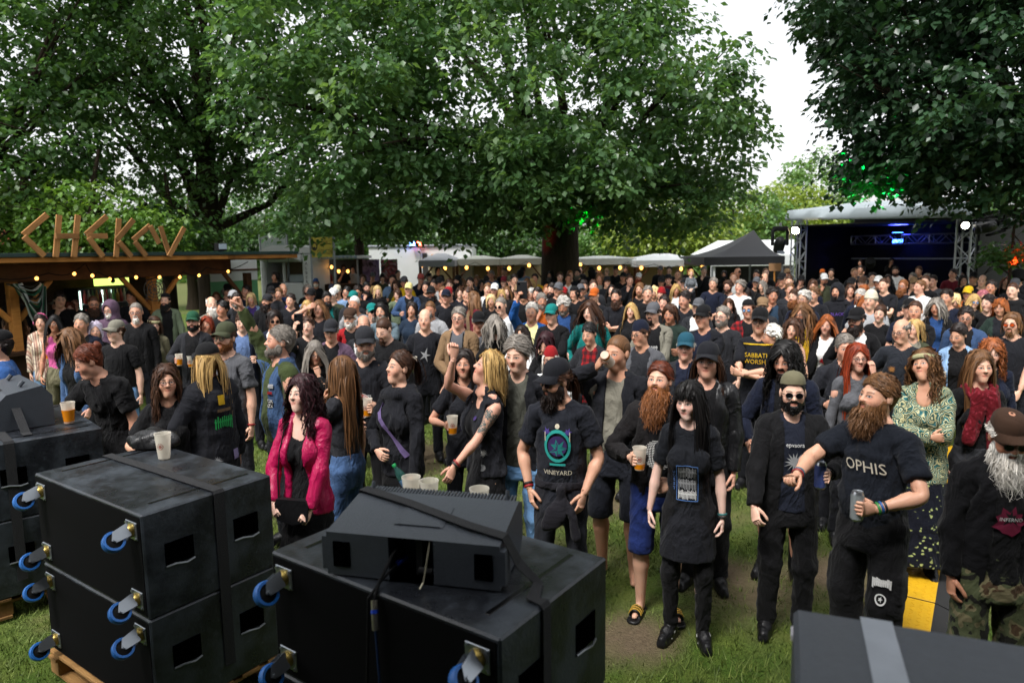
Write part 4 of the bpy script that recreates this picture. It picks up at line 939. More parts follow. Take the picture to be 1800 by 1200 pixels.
def scribble2d(w_, h_, seed=1, n=9, t=.006):
    """spiky unreadable lettering"""
    rg = np.random.default_rng(seed); V = []; F = []
    for i in range(n):
        x = w_ * ((i + .5) / n - .5); up = h_ * rg.uniform(.3, .5); dn = h_ * rg.uniform(.3, .5) * (1.3 if i in (0, n - 1) else 1)
        for q in ([(x - t, -dn), (x + t * .6, -dn * 1.2), (x + t * .8, up), (x - t, up * 1.1)], [(x - w_ / n * .5, up * .2), (x + w_ / n * .5, -up * .1), (x + w_ / n * .5, up * .25), (x - w_ / n * .4, up * .5)]):
            F.append(list(range(len(V), len(V) + 4))); V += q
    return np.array(V), F
def cells2d(r, n=9):
    """a globe of small upright cells"""
    V = []; F = []
    for j in range(-n, n + 1):
        z = r * j / n; w_ = math.sqrt(max(r * r - z * z, 0))
        for i in range(-6, 7):
            x = w_ * math.sin(i / 6.5 * PI / 2); dx = w_ * (math.sin((i + .75) / 6.5 * PI / 2) - math.sin(i / 6.5 * PI / 2)); dz = r / n * .68
            if dx < .002: continue
            F.append(list(range(len(V), len(V) + 4))); V += [(x, z), (x + dx, z), (x + dx, z + dz * .6), (x, z + dz)]
    return np.array(V), F
def add_print(rec, shape, colr, cx, cz, on='torso', name='print', back=False, off=.013, rough=None):
    V2, F = shape; o = rec[on]; part, kind = 'top', None
    key = {'torso': rec['inner'].split(':') if rec['inner'] else rec['top'], 'jacket': rec['top']}.get(on)
    if on == 'bot': part, key = 'bot', rec['bot']
    kind = key[0] if len(key) > 2 or on != 'torso' or not rec['inner'] else 'tee'
    if rec['inner'] and on == 'torso': kind = rec['inner'].split(':')[0] if rec['inner'].count(':') else 'inner'
    V, Q, W = template(part, rec['sex'], kind, rec['hi'], rec['belly'] if rec['hi'] else 0.); N = vnormals(V, Q); sg = 1 if back else -1; fr = (N[:, 1] * sg > .25) & (np.abs(V[:, 0]) < .22)
    B = V[fr]; X = np.stack([V2[:, 0] * (-1 if back else 1) + cx, V2[:, 1] + cz], 1); d = np.linalg.norm(X[:, None] - B[None][:, :, [0, 2]], axis=2); ix = np.argsort(d, 1)[:, :6]; dv = np.take_along_axis(d, ix, 1); w_ = 1 / (dv + .004) ** 2; w_ /= w_.sum(1, keepdims=True)
    yv = (B[ix, 1] * w_).sum(1); R3 = np.stack([X[:, 0], yv + sg * off, X[:, 1]], 1); P = skinned(R3, weights(R3, rec['sex']), rec['ps'])
    me = bpy.data.meshes.new(name); me.from_pydata(P.tolist(), [], F); me.update(); me.materials.append(INK)
    par = rec['jacket'] if on == 'jacket' else (rec['o'] if on == 'bot' else rec['torso'])
    return link(name, me, par, col(colr))
_m = M('print_ink'); INK = _m.pbr(_m.mix(_m.noise(60, _m.coord(), 3) * .35, _m.ocol(), (.02, .02, .02, 1)), .8, None, .2)
# ---- things people hold
def frosted():
    m = M('frosted_plastic'); p = m.node('ShaderNodeBsdfPrincipled'); p.inputs['Base Color'].default_value = hexc('e9e4d8'); p.inputs['Roughness'].default_value = .4
    t = m.node('ShaderNodeBsdfTranslucent'); t.inputs[0].default_value = hexc('efe9dc'); q = m.node('ShaderNodeBsdfTransparent'); a = m.node('ShaderNodeMixShader'); b = m.node('ShaderNodeMixShader'); a.inputs[0].default_value = .35; b.inputs[0].default_value = .42
    m.nt.links.new(p.outputs[0], a.inputs[1]); m.nt.links.new(t.outputs[0], a.inputs[2]); m.nt.links.new(a.outputs[0], b.inputs[1]); m.nt.links.new(q.outputs[0], b.inputs[2]); m.nt.links.new(b.outputs[0], m.out.inputs[0]); return m.mat
FROST = frosted(); BEER = simple('beer', 'c8780c', .2, .15); ALU = simple('can_metal', 'b9bdc2', .28, .05, 8, .9)
_PM = {}
def cup_at(Mx, fill=.5, label='', foam=False, k=1., group='plastic beer cups'):
    if 'cup' not in _PM:
        g = Geo(); g.lathe([(.029, .0), (.031, .004), (.0425, .138), (.0445, .139), (.0445, .145), (.0415, .144), (.0295, .006), (.0, .005)], 20, None, None, False); g.f.append(list(range(20))[::-1]); _PM['cup'] = g.mesh('plastic_cup', FROST, True)
        g = Geo(); g.lathe([(.0432, .0), (.0436, .02)], 20, None, None, False)
    o = link('plastic_cup', _PM['cup']); o.matrix_world = Mx @ Matrix.Scale(k, 4)
    if fill > 0:
        key = ('beer', round(fill, 1))
        if key not in _PM:
            t = .136 * round(fill, 1); r1 = .0285 + .0118 * round(fill, 1); g = Geo(); g.lathe([(.0308, .004), (r1 + .0036, t), (.0, t + .0004)], 20); _PM[key] = g.mesh('beer', BEER, True)
        link('beer', _PM[key], o)
    if 'cuplogo' not in _PM:
        V, F = ring2d(.014, .018, 18); V2, F2 = disc2d(.009, 12); a = lambda V, z: [((.0362 + z * .01 + .0008) * math.sin(x / .037), -(.0362 + z * .01 + .0008) * math.cos(x / .037), .075 + zz) for x, zz in V for z in (zz * 8,)]
        g = Geo(); g.add(a(V, 0), F); g.add(a(V2, 0), F2); _PM['cuplogo'] = g.mesh('cup_print', simple('cup_print_ink', '8a3a2a', .6))
    link('cup_print', _PM['cuplogo'], o)
    return tag(o, label, 'cup', group)
def can_at(Mx, colr, label):
    if 'can' not in _PM:
        g = Geo(); g.lathe([(.024, 0), (.031, .008), (.0325, .014), (.0325, .142), (.027, .156), (.0262, .160), (.0255, .157), (.0245, .1565), (.001, .1565)], 22); _PM['can'] = g.mesh('drink_can', ALU, True)
        m = M('can_paint'); z = m.xyz(m.coord())[2]; m.pbr(m.mix(m.noise(30, m.coord(), 2) * .3, m.ocol(), (.6, .62, .65, 1)), .3, None, .6, Metallic=.5)
        g = Geo(); g.lathe([(.0329, .012), (.0331, .015), (.0331, .141), (.0329, .143)], 22, None, None, False); _PM['canw'] = g.mesh('printed_sleeve', m.mat, True)
        g = Geo(); V, F = disc2d(.007, 12); g.add([(x, y - .012, .1570) for x, y in V], F); _PM['cano'] = g.mesh('opening', simple('dark_opening', '0c0c0c', .5))
    o = link('drink_can', _PM['can']); o.matrix_world = Mx; link('printed_sleeve', _PM['canw'], o, col(colr)); link('opening', _PM['cano'], o); return tag(o, label, 'can', 'drink cans in hands')
def phone_at(Mx, label):
    if 'phone' not in _PM:
        g = Geo(); g.box((0, 0, 0), (.078, .010, .158), None, .004); _PM['phone'] = g.mesh('phone', simple('phone_case', '101114', .35))
        g = Geo(); g.lathe([(.009, 0), (.009, .003)], 12, rotx(-PI / 2) , (.022, .0052, .055)); _PM['phonec'] = g.mesh('camera_lens', simple('phone_lens', '05060a', .1))
        g = Geo(); g.box((0, -.0054, 0), (.070, .001, .148)); _PM['phones'] = g.mesh('screen', emis('phone_screen', (.12, .16, .2, 1), .6))
    o = link('phone', _PM['phone']); o.matrix_world = Mx @ Matrix.Scale(1.25, 4); link('camera_lens', _PM['phonec'], o); link('screen', _PM['phones'], o); return tag(o, label, 'phone', 'phones held up to film')
def bottle_at(Mx, label):
    g = Geo(); g.lathe([(.0, .0), (.028, 0), (.034, .008), (.034, .06), (.031, .075), (.034, .09), (.034, .15), (.028, .18), (.014, .215), (.0125, .235)], 20); m = M('clear_green_plastic'); 
    p = m.pbr(hexc('4f8f86'), .12, None, .6); m.b.inputs['Transmission Weight'].default_value = .75; m.b.inputs['Alpha'].default_value = .75
    o = g.build('plastic_bottle', p, None, None, True); o.matrix_world = Mx
    g = Geo(); g.lathe([(.0145, .226), (.0155, .228), (.0155, .246), (.013, .249)], 16); g.build('bottle_cap', simple('green_cap', '1f8a4c', .4), o, None, True)
    g = Geo(); g.lathe([(.0346, .075), (.0346, .125)], 20, None, None, False); g.build('paper_label', simple('bottle_label', '4a6d8f', .6, .3, 30), o, None, True); return tag(o, label, 'bottle')
# ================================================================== the ground
PATCH = [(*onz(a, b)[:2], r) for a, b, r in ((1345, 1045, .42), (1285, 1000, .25), (1040, 885, .5), (1450, 1010, .4), (1575, 1075, .3), (1690, 850, .5), (1130, 880, .3), (560, 1010, .5), (640, 960, .4), (760, 800, .6), (1110, 1130, .25), (420, 900, .4))]
def dirt(X, Y):
    d = np.zeros_like(X)
    for px, py, r in PATCH: d = np.maximum(d, 1.25 - np.hypot(X - px, (Y - py)) / (r * 1.3))
    n = .5 * np.sin(X * 3.1 + 1.7 * np.sin(Y * 2.3)) + .35 * np.sin(Y * 5.3 + X * 2.2 + 2) + .25 * np.sin(X * 11 + Y * 9 + 3 * np.sin(Y * 4)) + .2 * np.sin(X * 23 - Y * 19)
    return np.clip(d + n * .42 + .06, 0, 1)
def grass_mat():
    m = M('lawn'); g = m.geo(); d = m.xyz(m.attr('dirt'))[0]; n = m.noise(3, g, 6); f = m.noise(45, g, 4)
    gr = m.mix(f, hexc('2b3d12'), hexc('55702a')); gr = m.mix(m.ramp(n, [(.4, (0, 0, 0)), (.7, (1, 1, 1))]), gr, hexc('5d6a2e'))
    so_ = m.mix(m.noise(28, g, 5), hexc('4b4032'), hexc('7c6d58'))
    return m.pbr(m.mix(d, gr, so_), .95, m.bump(m.noise(60, g, 6), .9, .03), .15)
LAWN = grass_mat()
xs = np.concatenate([np.linspace(-200, -7, 24)[:-1], np.linspace(-7, 8, 110), np.linspace(8, 200, 24)[1:]]); ys = np.concatenate([np.linspace(-60, 2, 12)[:-1], np.linspace(2, 12, 80), np.linspace(12, 30, 30)[1:], np.linspace(30, 500, 20)[1:]])
X, Y = np.meshgrid(xs, ys, indexing='ij'); Zg = np.clip(.016 * (Y - 6), 0, .34) + .012 * np.sin(X * 2.1) * np.sin(Y * 1.7) * (Y < 14); Dd = dirt(X, Y)
ii = np.arange(len(xs) * len(ys)).reshape(len(xs), len(ys)); q = np.stack([ii[:-1, :-1], ii[1:, :-1], ii[1:, 1:], ii[:-1, 1:]], -1).reshape(-1, 4)
tag(link('ground', mesh_np('ground', np.stack([X.ravel(), Y.ravel(), Zg.ravel() - .012], 1), q, True, LAWN, {'dirt': np.repeat(Dd.ravel()[:, None], 3, 1)})), kind='structure')
# grass blades
nb = 135000; gx = RNG.uniform(-4.2, 5.5, nb); gy = 2.2 + 7.3 * RNG.uniform(0, 1, nb) ** 1.5; keep = RNG.uniform(0, 1, nb) > dirt(gx, gy) * 1.15 - .1; gx, gy = gx[keep], gy[keep]; nb = len(gx)
hgt = RNG.uniform(.02, .06, nb) * (1 + .5 * np.sin(gx * 4) * np.sin(gy * 3)); an = RNG.uniform(0, 6.3, nb); wd = RNG.uniform(.0025, .005, nb) * np.where(gy > 5, 1.6, 1.)
base = np.stack([gx, gy, np.clip(.016 * (gy - 6), 0, 1) - .012], 1); sd3 = np.stack([np.cos(an), np.sin(an), 0 * an], 1) * wd[:, None]; ln = np.stack([RNG.normal(0, .5, nb) * hgt, RNG.normal(0, .5, nb) * hgt, hgt], 1)
V = np.stack([base - sd3, base + sd3, base + ln], 1).reshape(-1, 3); m = M('grass_blade'); rr = m.noise(14, m.geo(), 3)
m.pbr(m.mix(m.ramp(rr, [(.3, (0, 0, 0)), (.7, (1, 1, 1))]), hexc('394c20'), hexc('76853c')), .6, None, .3)
tag(link('grass', mesh_np('grass', V, np.arange(nb * 3).reshape(-1, 3), False, m.mat)), 'short green grass growing between bare patches of trodden soil', 'grass', None, 'stuff')
# ================================================================== trees
def bark():
    m = M('bark'); v = m.mapv(m.coord(), (7, 7, 1.2)); n = m.noise(2.2, v, 6, .65)
    return m.pbr(m.mix(n, hexc('17130f'), hexc('463c31')), .95, m.bump(n, 1., .05), .1)
BARK = bark()
def leaf_mat(name, c0, c1, c2, tr=.35):
    m = M(name); n = m.noise(1.1, m.geo(), 3); f = m.noise(16, m.geo(), 2); c = m.mix(m.ramp(f, [(.3, (0, 0, 0)), (.7, (1, 1, 1))]), hexc(c0), hexc(c1)); c = m.mix(m.ramp(n, [(.48, (0, 0, 0)), (.72, (1, 1, 1))]), c, hexc(c2))
    p = m.pbr(c, .38, None, .6); t = m.node('ShaderNodeBsdfTranslucent'); m.set(t.inputs[0], m.mix(1., c, (1.3, 1.25, .6, 1), 'MULTIPLY')); mx = m.node('ShaderNodeMixShader'); mx.inputs[0].default_value = tr
    m.nt.links.new(m.b.outputs[0], mx.inputs[1]); m.nt.links.new(t.outputs[0], mx.inputs[2]); m.nt.links.new(mx.outputs[0], m.out.inputs[0]); return m.mat
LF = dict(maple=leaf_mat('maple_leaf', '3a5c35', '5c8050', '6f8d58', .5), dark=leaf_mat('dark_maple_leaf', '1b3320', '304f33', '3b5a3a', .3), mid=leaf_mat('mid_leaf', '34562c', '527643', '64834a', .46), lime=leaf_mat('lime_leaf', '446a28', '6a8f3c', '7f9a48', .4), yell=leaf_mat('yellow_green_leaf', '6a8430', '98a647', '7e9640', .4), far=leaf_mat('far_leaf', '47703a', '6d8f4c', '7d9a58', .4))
def leaves(clumps, nper, size, rad, seed, droop=.45, flat=.35):
    """clumps (n,4): place and outward-ness centre; each a drooping spray of kite-shaped leaves"""
    rg = np.random.default_rng(seed); n = len(clumps); N = n * nper; cc = np.repeat(clumps[:, :3], nper, 0); R = np.repeat(rad * rg.uniform(.6, 1.3, n), nper)
    a = rg.uniform(0, 2 * PI, N); r = np.sqrt(rg.uniform(0, 1, N)); tilt = np.repeat(rg.normal(0, .3, (n, 2)), nper, 0)
    off = np.stack([np.cos(a) * r, np.sin(a) * r, -droop * r ** 2 + rg.normal(0, flat, N) * .6], 1); off[:, 2] += off[:, 0] * tilt[:, 0] + off[:, 1] * tilt[:, 1]; p = cc + off * R[:, None]
    d = np.stack([np.cos(a), np.sin(a), -.55 - .5 * rg.uniform(0, 1, N)], 1) + rg.normal(0, .5, (N, 3)); d /= np.linalg.norm(d, axis=1, keepdims=True)
    up = np.array([0, 0, 1.]) + rg.normal(0, .38, (N, 3)); s = np.cross(d, up); s /= np.linalg.norm(s, axis=1, keepdims=True) + 1e-9; nn = np.cross(s, d); L = size * rg.uniform(.6, 1.25, N)[:, None]
    V = np.stack([p, p + d * L * .45 + s * L * .36 + nn * L * .07, p + d * L, p + d * L * .45 - s * L * .36 + nn * L * .07], 1).reshape(-1, 3); i = np.arange(N) * 4
    return V, np.concatenate([np.stack([i, i + 1, i + 2], 1), np.stack([i, i + 2, i + 3], 1)])
def crown_pts(ells, n, seed, shell=.55):
    rg = np.random.default_rng(seed); w_ = np.array([(e[3] * e[4] * e[5]) ** .67 for e in ells]); w_ /= w_.sum(); o = []
    for e, k in zip(ells, rg.multinomial(n, w_)):
        v = rg.normal(0, 1, (k, 3)); v /= np.linalg.norm(v, axis=1, keepdims=True); r = shell + (1 - shell) * rg.uniform(0, 1, (k, 1)) ** .7
        r = r * (1 + .16 * np.sin(v[:, :1] * 7 + e[0]) * np.sin(v[:, 2:] * 6 + e[1])); o.append(np.array(e[:3]) + v * r * np.array(e[3:6]))
    return np.concatenate(o)
def tree(name, label, base, ells, nclump, nper, size, rad, leafmat, r0=.5, limbs=14, seed=1, fork=None, group='trees round the lawn', shell=.55, lean=(0, 0), zmin=None):
    """ells: crown lobes as (x, y, z, rx, ry, rz) in metres"""
    root = empty(name, base, 0, label, 'tree', group); b = np.array(base); rg = np.random.default_rng(seed); cl = crown_pts(ells, nclump, seed, shell)
    if zmin is not None: cl = cl[cl[:, 2] > zmin + rg.uniform(0, .8, len(cl))]
    fk = b + [lean[0], lean[1], fork or 3.]; g = Geo()
    pts = [b + [0, 0, -.1], b + [0, 0, .25], b * .6 + fk * .4, fk]; g.tube([p - b for p in pts], [r0 * 1.6, r0 * 1.15, r0 * .95, r0 * .85], 14)
    ctr = np.array([np.average([e[:3] for e in ells], axis=0)])[0]; top = ctr + [0, 0, 1.5]
    g.tube([fk - b - [0, 0, .3], (fk * .5 + top * .5) - b + rg.normal(0, .2, 3), top - b], [r0 * .8, r0 * .5, r0 * .15], 10)
    tg = cl[rg.choice(len(cl), min(limbs, len(cl)), False)]
    for t in tg:
        s0 = fk + (top - fk) * rg.uniform(-.05, .5); md = s0 * .5 + t * .5 + [0, 0, -.25] + rg.normal(0, .25, 3); rr = r0 * rg.uniform(.22, .42); g.tube([s0 - b, s0 * .75 + md * .25 - b, md - b, t - b], [rr, rr * .85, rr * .55, rr * .12], 7)
        for _ in range(2):
            t2 = t + rg.normal(0, .4, 3); g.tube([md - b, (md + t2) / 2 + [0, 0, .1] - b, t2 - b], [rr * .4, rr * .25, rr * .06], 5)
    g.build('trunk', BARK, root, None, True, 80)
    V, F = leaves(cl, nper, size, rad, seed); o = link('crown', mesh_np('crown', V - b, F, False, leafmat), root); return root
def E_(x, y, D, rx, ry, rz): return (*at(x, y, D), rx, ry, rz)
tb = at(985, 470, 21); tree('maple_tree', 'huge spreading maple with broad trunk behind the middle of the crowd', (tb[0], 21, gz(21)),
     [E_(900, 140, 16.5, 4.2, 3.5, 3.0), E_(640, 200, 15.5, 2.7, 2.8, 2.3), E_(1090, 190, 17, 3.1, 3., 2.7), E_(720, 335, 16, 2.1, 2., .95), E_(1150, 345, 18, 2.4, 2.5, .9), E_(600, 60, 15, 2.4, 2.6, 2.2), E_(1225, 235, 17, 1.4, 2, 1.6), E_(960, 290, 15.5, 2.2, 2, 1.), E_(830, -170, 18, 5.0, 5, 3.2), E_(1105, 40, 17, 1.4, 2, 1.8), E_(820, 300, 18, 3., 2, 1.2), E_(980, 330, 19, 3., 2, .8), E_(745, 388, 16.8, 2.1, 1.6, .5), E_(1120, 388, 18.3, 1.9, 1.6, .5), E_(570, 375, 16.8, 1.4, 1.4, .6), E_(880, 385, 18., 1.6, 1.4, .45)],
     1620, 56, .165, .52, LF['maple'], .62, 20, 3, 3.2, zmin=2.75)
tb = at(375, 450, 19); tree('maple_tree', 'tall maple with forked dark trunk rising behind the wooden bar', (tb[0], 19, gz(19)),
     [E_(330, 130, 18, 3.6, 3, 3.), E_(200, 200, 17, 2.4, 2.4, 2.3), E_(430, 60, 18, 3., 3, 2.7), E_(260, 20, 17, 3, 3, 2.6), E_(330, 260, 18, 2.1, 2.2, 1.2), E_(480, 250, 19, 2., 2, 1.9), E_(300, -180, 18, 4.5, 4, 3)],
     780, 50, .15, .46, LF['mid'], .42, 18, 8, 2.7, lean=(-.1, 0), zmin=3.5)
tree('maple_tree', 'dark maple crown filling the left edge above the bar', (*at(-140, 500, 15)[:2], gz(15)),
     [E_(10, 100, 15, 2.2, 2.4, 2.7), E_(60, 250, 15, 1.7, 1.8, 1.4), E_(-60, 270, 14, 1.5, 2, 1.5), E_(100, 30, 16, 1.8, 2, 2.), E_(-50, -150, 15, 3.2, 3, 2.2)], 440, 50, .145, .44, LF['mid'], .4, 12, 12, 2.6, zmin=3.2)
tree('maple_tree', 'dense dark maple at right hanging over the small stage', (*at(1870, 480, 14)[:2], gz(14)),
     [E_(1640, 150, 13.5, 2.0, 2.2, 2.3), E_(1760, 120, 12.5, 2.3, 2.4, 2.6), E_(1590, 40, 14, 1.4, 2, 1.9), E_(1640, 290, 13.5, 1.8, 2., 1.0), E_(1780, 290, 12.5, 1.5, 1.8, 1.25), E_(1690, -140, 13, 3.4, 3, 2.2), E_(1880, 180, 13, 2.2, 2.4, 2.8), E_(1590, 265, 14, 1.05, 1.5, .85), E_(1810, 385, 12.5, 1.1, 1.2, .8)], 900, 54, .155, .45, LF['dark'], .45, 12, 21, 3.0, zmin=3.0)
tb = at(633, 470, 23); tree('young_tree', 'slim straight tree trunk between the yellow banner and the white box', (tb[0], 23, .27),
     [E_(640, 330, 22, 2.0, 1.8, 1.1), E_(600, 370, 22, 1.3, 1.3, .6), E_(700, 375, 22, 1.3, 1.3, .6)], 130, 40, .19, .5, LF['mid'], .17, 6, 31, 3.2)
for i, (lb, x, y, D, rx, rz, lm, n, sd_) in enumerate((
     ('bright lime green shrub rising right behind the plank letters', 175, 372, 14.5, 1.35, .75, 'lime', 110, 41), ('lime green bush at the far left behind the bar roof', 45, 378, 14.5, 1.1, .8, 'lime', 80, 42),
     ('bright green bush low behind the letters K and O', 290, 395, 16.5, 1., .6, 'mid', 60, 43), ('yellow green tree beyond the marquee right of the big trunk', 1170, 375, 34, 3., 2.3, 'yell', 190, 44),
     ('pale feathery tree left of the black tent', 1290, 395, 38, 3.2, 2., 'far', 180, 45), ('yellow green tree behind the black tent', 1370, 385, 40, 3.4, 2.1, 'yell', 190, 46), ('taller dark topped tree left of the small stage roof', 1445, 345, 42, 2.4, 2.8, 'far', 170, 47),
     ('green tree glimpsed between the two big maples', 560, 385, 32, 3., 2., 'mid', 150, 48), ('leafy tree behind the white box building', 760, 390, 34, 3.4, 2., 'mid', 170, 49), ('green tree behind the marquees left of the trunk', 880, 395, 36, 3.2, 1.9, 'mid', 160, 50),
     ('broad green tree behind the food trailer', 470, 390, 30, 3., 1.9, 'mid', 150, 51), ('green tree right of the big trunk beyond the stalls', 1080, 400, 36, 2.8, 1.8, 'far', 140, 52), ('dark green tree in the gap behind the bar', 330, 385, 28, 2.8, 1.8, 'mid', 130, 53),
     ('green tree behind the right end of the small stage', 1790, 400, 24, 2.4, 1.8, 'mid', 140, 54), ('small pale tree at the far edge between tent and maple', 1245, 410, 45, 2.6, 1.6, 'far', 120, 55))):
    c = at(x, y, D); tree('background_tree' if D > 20 else 'bush', lb, (c[0], D, gz(D)), [(c[0], D, c[2], rx, rx * .8, rz), (c[0] + rx * .5, D + .5, c[2] - rz * .5, rx * .7, rx * .6, rz * .6), (c[0] - rx * .5, D, c[2] - rz * .4, rx * .7, rx * .6, rz * .6)], int(n * 1.15), 46, .05 + D * .005, .26 + D * .012, LF[lm], .1 + .004 * D, 5, sd_, max(.6, c[2] - rz * 1.2), 'trees and bushes behind the stalls')
# far wood closing the horizon
hw_ = np.array([(xx, 62 + 6 * math.sin(xx * .3) + dz, zz) for xx in np.arange(-64, 66, 1.7) for dz in (0, 3) for zz in (1.2, 2.6, 4.0 + 1.2 * math.sin(xx * .21))]); hw_ += RNG.normal(0, .5, hw_.shape)
V, F = leaves(hw_, 42, .6, 1.5, 77); tag(link('far_wood', mesh_np('far_wood', V, F, False, LF['far'])), 'far band of green woodland along the horizon', 'wood', None, 'stuff')
# ================================================================== wood, metal and cloth for the stalls
def wood(name, c0, c1, sc=(1, 14, 14)):
    if name in MATS: return MATS[name]
    m = M(name); n = m.noise(5, m.mapv(m.coord(), sc), 6, .6); b = m.noise(2.5, m.coord(), 3); c = m.mix(n, hexc(c0), hexc(c1)); c = m.mix(m.ramp(b, [(.5, (0, 0, 0)), (.75, (1, 1, 1))]), c, tuple(v * .45 for v in hexc(c0)[:3]) + (1,))
    r = m.info('Random'); hs_ = m.node('ShaderNodeHueSaturation'); m.set(hs_.inputs['Value'], r * .5 + .75); m.nt.links.new(c, hs_.inputs['Color'])
    MATS[name] = m.pbr(hs_.outputs[0], .8, m.bump(n, .5, .01), .25); return MATS[name]
PLANK = wood('pallet_wood', '7a4e2a', 'b88a56'); TIMBER = wood('larch_timber', '8f5a25', 'c98c4a'); DARKW = wood('dark_board', '2a1b12', '4b3322'); BROWNW = wood('brown_beam', '3a2414', '5e3d22')
WHITEP = simple('white_panel', 'd6d8d8', .5, .06, 4); GREYM = simple('grey_metal', '8f9499', .4, .1, 6, .7); BLACK = simple('matt_black', '0b0b0c', .8, .2, 8, 0, 0, .2); TRUSS = simple('truss_aluminium', 'b4b8bc', .35, .08, 6, .85); TARP_W = simple('white_tarp', 'cfd2d2', .6, .08, 3); TARP_G = simple('green_tarp', '5b9a6c', .6, .15, 3); CREAM = simple('cream_panel', 'c7b58c', .7, .12, 3)
BULB = emis('warm_bulb', (1, .42, .08, 1), 2.2)
def beam(a, b, w_, t, mat, name, parent=None, up=(0, 0, 1)):
    a = np.asarray(a, float); b = np.asarray(b, float); d = b - a; L = np.linalg.norm(d); x = d / L; y = unit(np.cross(up, x)) if abs(x @ np.asarray(up)) < .99 else unit(np.cross([0, 1, 0], x)); z = np.cross(x, y)
    g = Geo(); g.box((0, 0, 0), (L, t, w_), None, min(w_, t) * .08); o = g.build(name, mat, parent); Mx = np.eye(4); Mx[:3, 0] = x; Mx[:3, 1] = y; Mx[:3, 2] = z; Mx[:3, 3] = (a + b) / 2
    o.matrix_local = (parent.matrix_world.inverted() if parent is not None and False else Matrix()) @ Matrix(Mx); return o
def hit(x, y, P0, n):
    d = ray(x, y); o = np.array([0, 0, CH]); return o + d * (((np.asarray(P0) - o) @ n) / (d @ n))
# ---- wooden bar on the left
A = np.array([-7.0, 9.6, 0]); B = np.array([-4.42, 14.35, 0]); bu = unit(B - A); A2 = A - bu * 3.2; bnrm = unit([-bu[1], bu[0], 0]); LB = np.linalg.norm(B - A2)   # bnrm points away from the crowd
RB = Matrix(np.stack([bu, bnrm, [0, 0, 1]], 1)).to_4x4()
bar = empty('wooden_bar', A2, 0, 'long wooden bar stall with flat roof and dark interior at left', 'bar'); bar.matrix_world = Matrix.Translation(Vector(A2)) @ RB
def bbox(x0, x1, y0, y1, z0, z1, mat, name, parent=bar, ch=.004):
    g = Geo(); g.box(((x0 + x1) / 2, (y0 + y1) / 2, (z0 + z1) / 2), (x1 - x0, y1 - y0, z1 - z0), None, ch); return g.build(name, mat, parent)
tarp = simple('dark_green_felt', '16302e', .5, .2); k = 0; x0 = 0
while x0 < LB - .1:
    x1 = min(x0 + 2.3, LB); bbox(x0 + .004, x1, -.05, -.012, 2.40, 2.475, TIMBER, 'fascia_board'); x0 = x1
bbox(0, LB, -.08, 3.0, 2.478, 2.50, tarp, 'roof'); bbox(0, LB, -.085, -.045, 2.478, 2.535, tarp, 'roof_edge')
for i in range(14): bbox(.3 + i * (LB - .6) / 13 - .035, .3 + i * (LB - .6) / 13 + .035, 0, 2.9, 2.38, 2.47, BROWNW, 'rafter')
bbox(0, LB - 1.2, .50, .55, 2.12, 2.39, BROWNW, 'front_beam'); bbox(0, LB - 1.4, 2.85, 2.9, .0, 2.45, DARKW, 'back_wall')
bbox(.0, LB - 2.4, .35, .95, 1.05, 1.10, DARKW, 'counter_top'); bbox(.0, LB - 2.4, .5, .55, .05, 1.05, DARKW, 'counter_front')
def bx_of(px, yy):                      # bar x at a picture column, at depth yy behind the front
    P0 = A2 + bnrm * yy; return (hit(px, 470, P0, bnrm) - A2) @ bu
for px, yy in ((268, .55), (437, .45), (20, .55)):
    c = bx_of(px, yy); bbox(c - .06, c + .06, yy, yy + .12, 0, 2.12, BROWNW if px > 300 else TIMBER, 'post')
    for s in ((-1, 1) if px != 437 else (-1,)):
        o = beam((c + s * .06, yy + .06, 1.55), (c + s * .55, yy + .06, 2.13), .07, .06, TIMBER if px < 300 else BROWNW, 'brace', bar)
# fridges and lit sign inside
def fridge(px, wd_, label, dark):
    c = bx_of(px, 2.4); f = empty('drinks_fridge', (0, 0, 0), 0, label, 'fridge', 'bar fridges'); f.matrix_world = bar.matrix_world @ Matrix.Translation((c, 2.45, 0))
    g = Geo(); g.box((0, .2, .95), (wd_, .5, 1.9), None, .01); g.build('cabinet', simple('fridge_black', '151617', .4), f)
    for z in (.55, .9, 1.25, 1.6):
        bbox(-wd_ / 2 + .04, wd_ / 2 - .04, -.16, -.055, z, z + .012, GREYM, 'shelf', f, 0)
        for j in range(7):
            g = Geo(); g.lathe([(.028, 0), (.03, .01), (.03, .14), (.012, .2), (.012, .25)], 8, None, (-wd_ / 2 + .09 + j * (wd_ - .18) / 6, -.10, z + .012)); g.build('bottle', simple(f'bottle_{(j + int(z * 10)) % 4}', ('a8342c', 'd8d2c0', '4a7a3a', 'b88a30')[(j + int(z * 10)) % 4], .3), f, None, True)
    for s in (-1, 1): bbox(s * (wd_ / 2 - .02) - .012, s * (wd_ / 2 - .02) + .012, -.075, -.055, .4, 1.85, emis('fridge_strip', (.75, 1, .9, 1), 1.2 if not dark else .3), 'light_strip', f, 0)
    return f
fridge(163, .62, 'lit drinks fridge with rows of bottles in the bar', False); fridge(200, .6, 'dimmer drinks fridge right of the lit one in the bar', True)
c = bx_of(197, 2.3); s_ = empty('lit_sign', (0, 0, 0), 0, 'small green and yellow lit sign above the bar fridge', 'sign'); s_.matrix_world = bar.matrix_world @ Matrix.Translation((c, 2.35, 2.02))
bbox(-.33, .33, -.03, .03, -.09, .09, emis('green_yellow_sign', (.45, .6, .12, 1), 1.1), 'panel', s_)
g = Geo(); V, F = disc2d(.05, 14); g.add([(x, -.034, z) for x, z in V], F); g.build('emblem', simple('emblem_ink', '20242a', .5), s_)
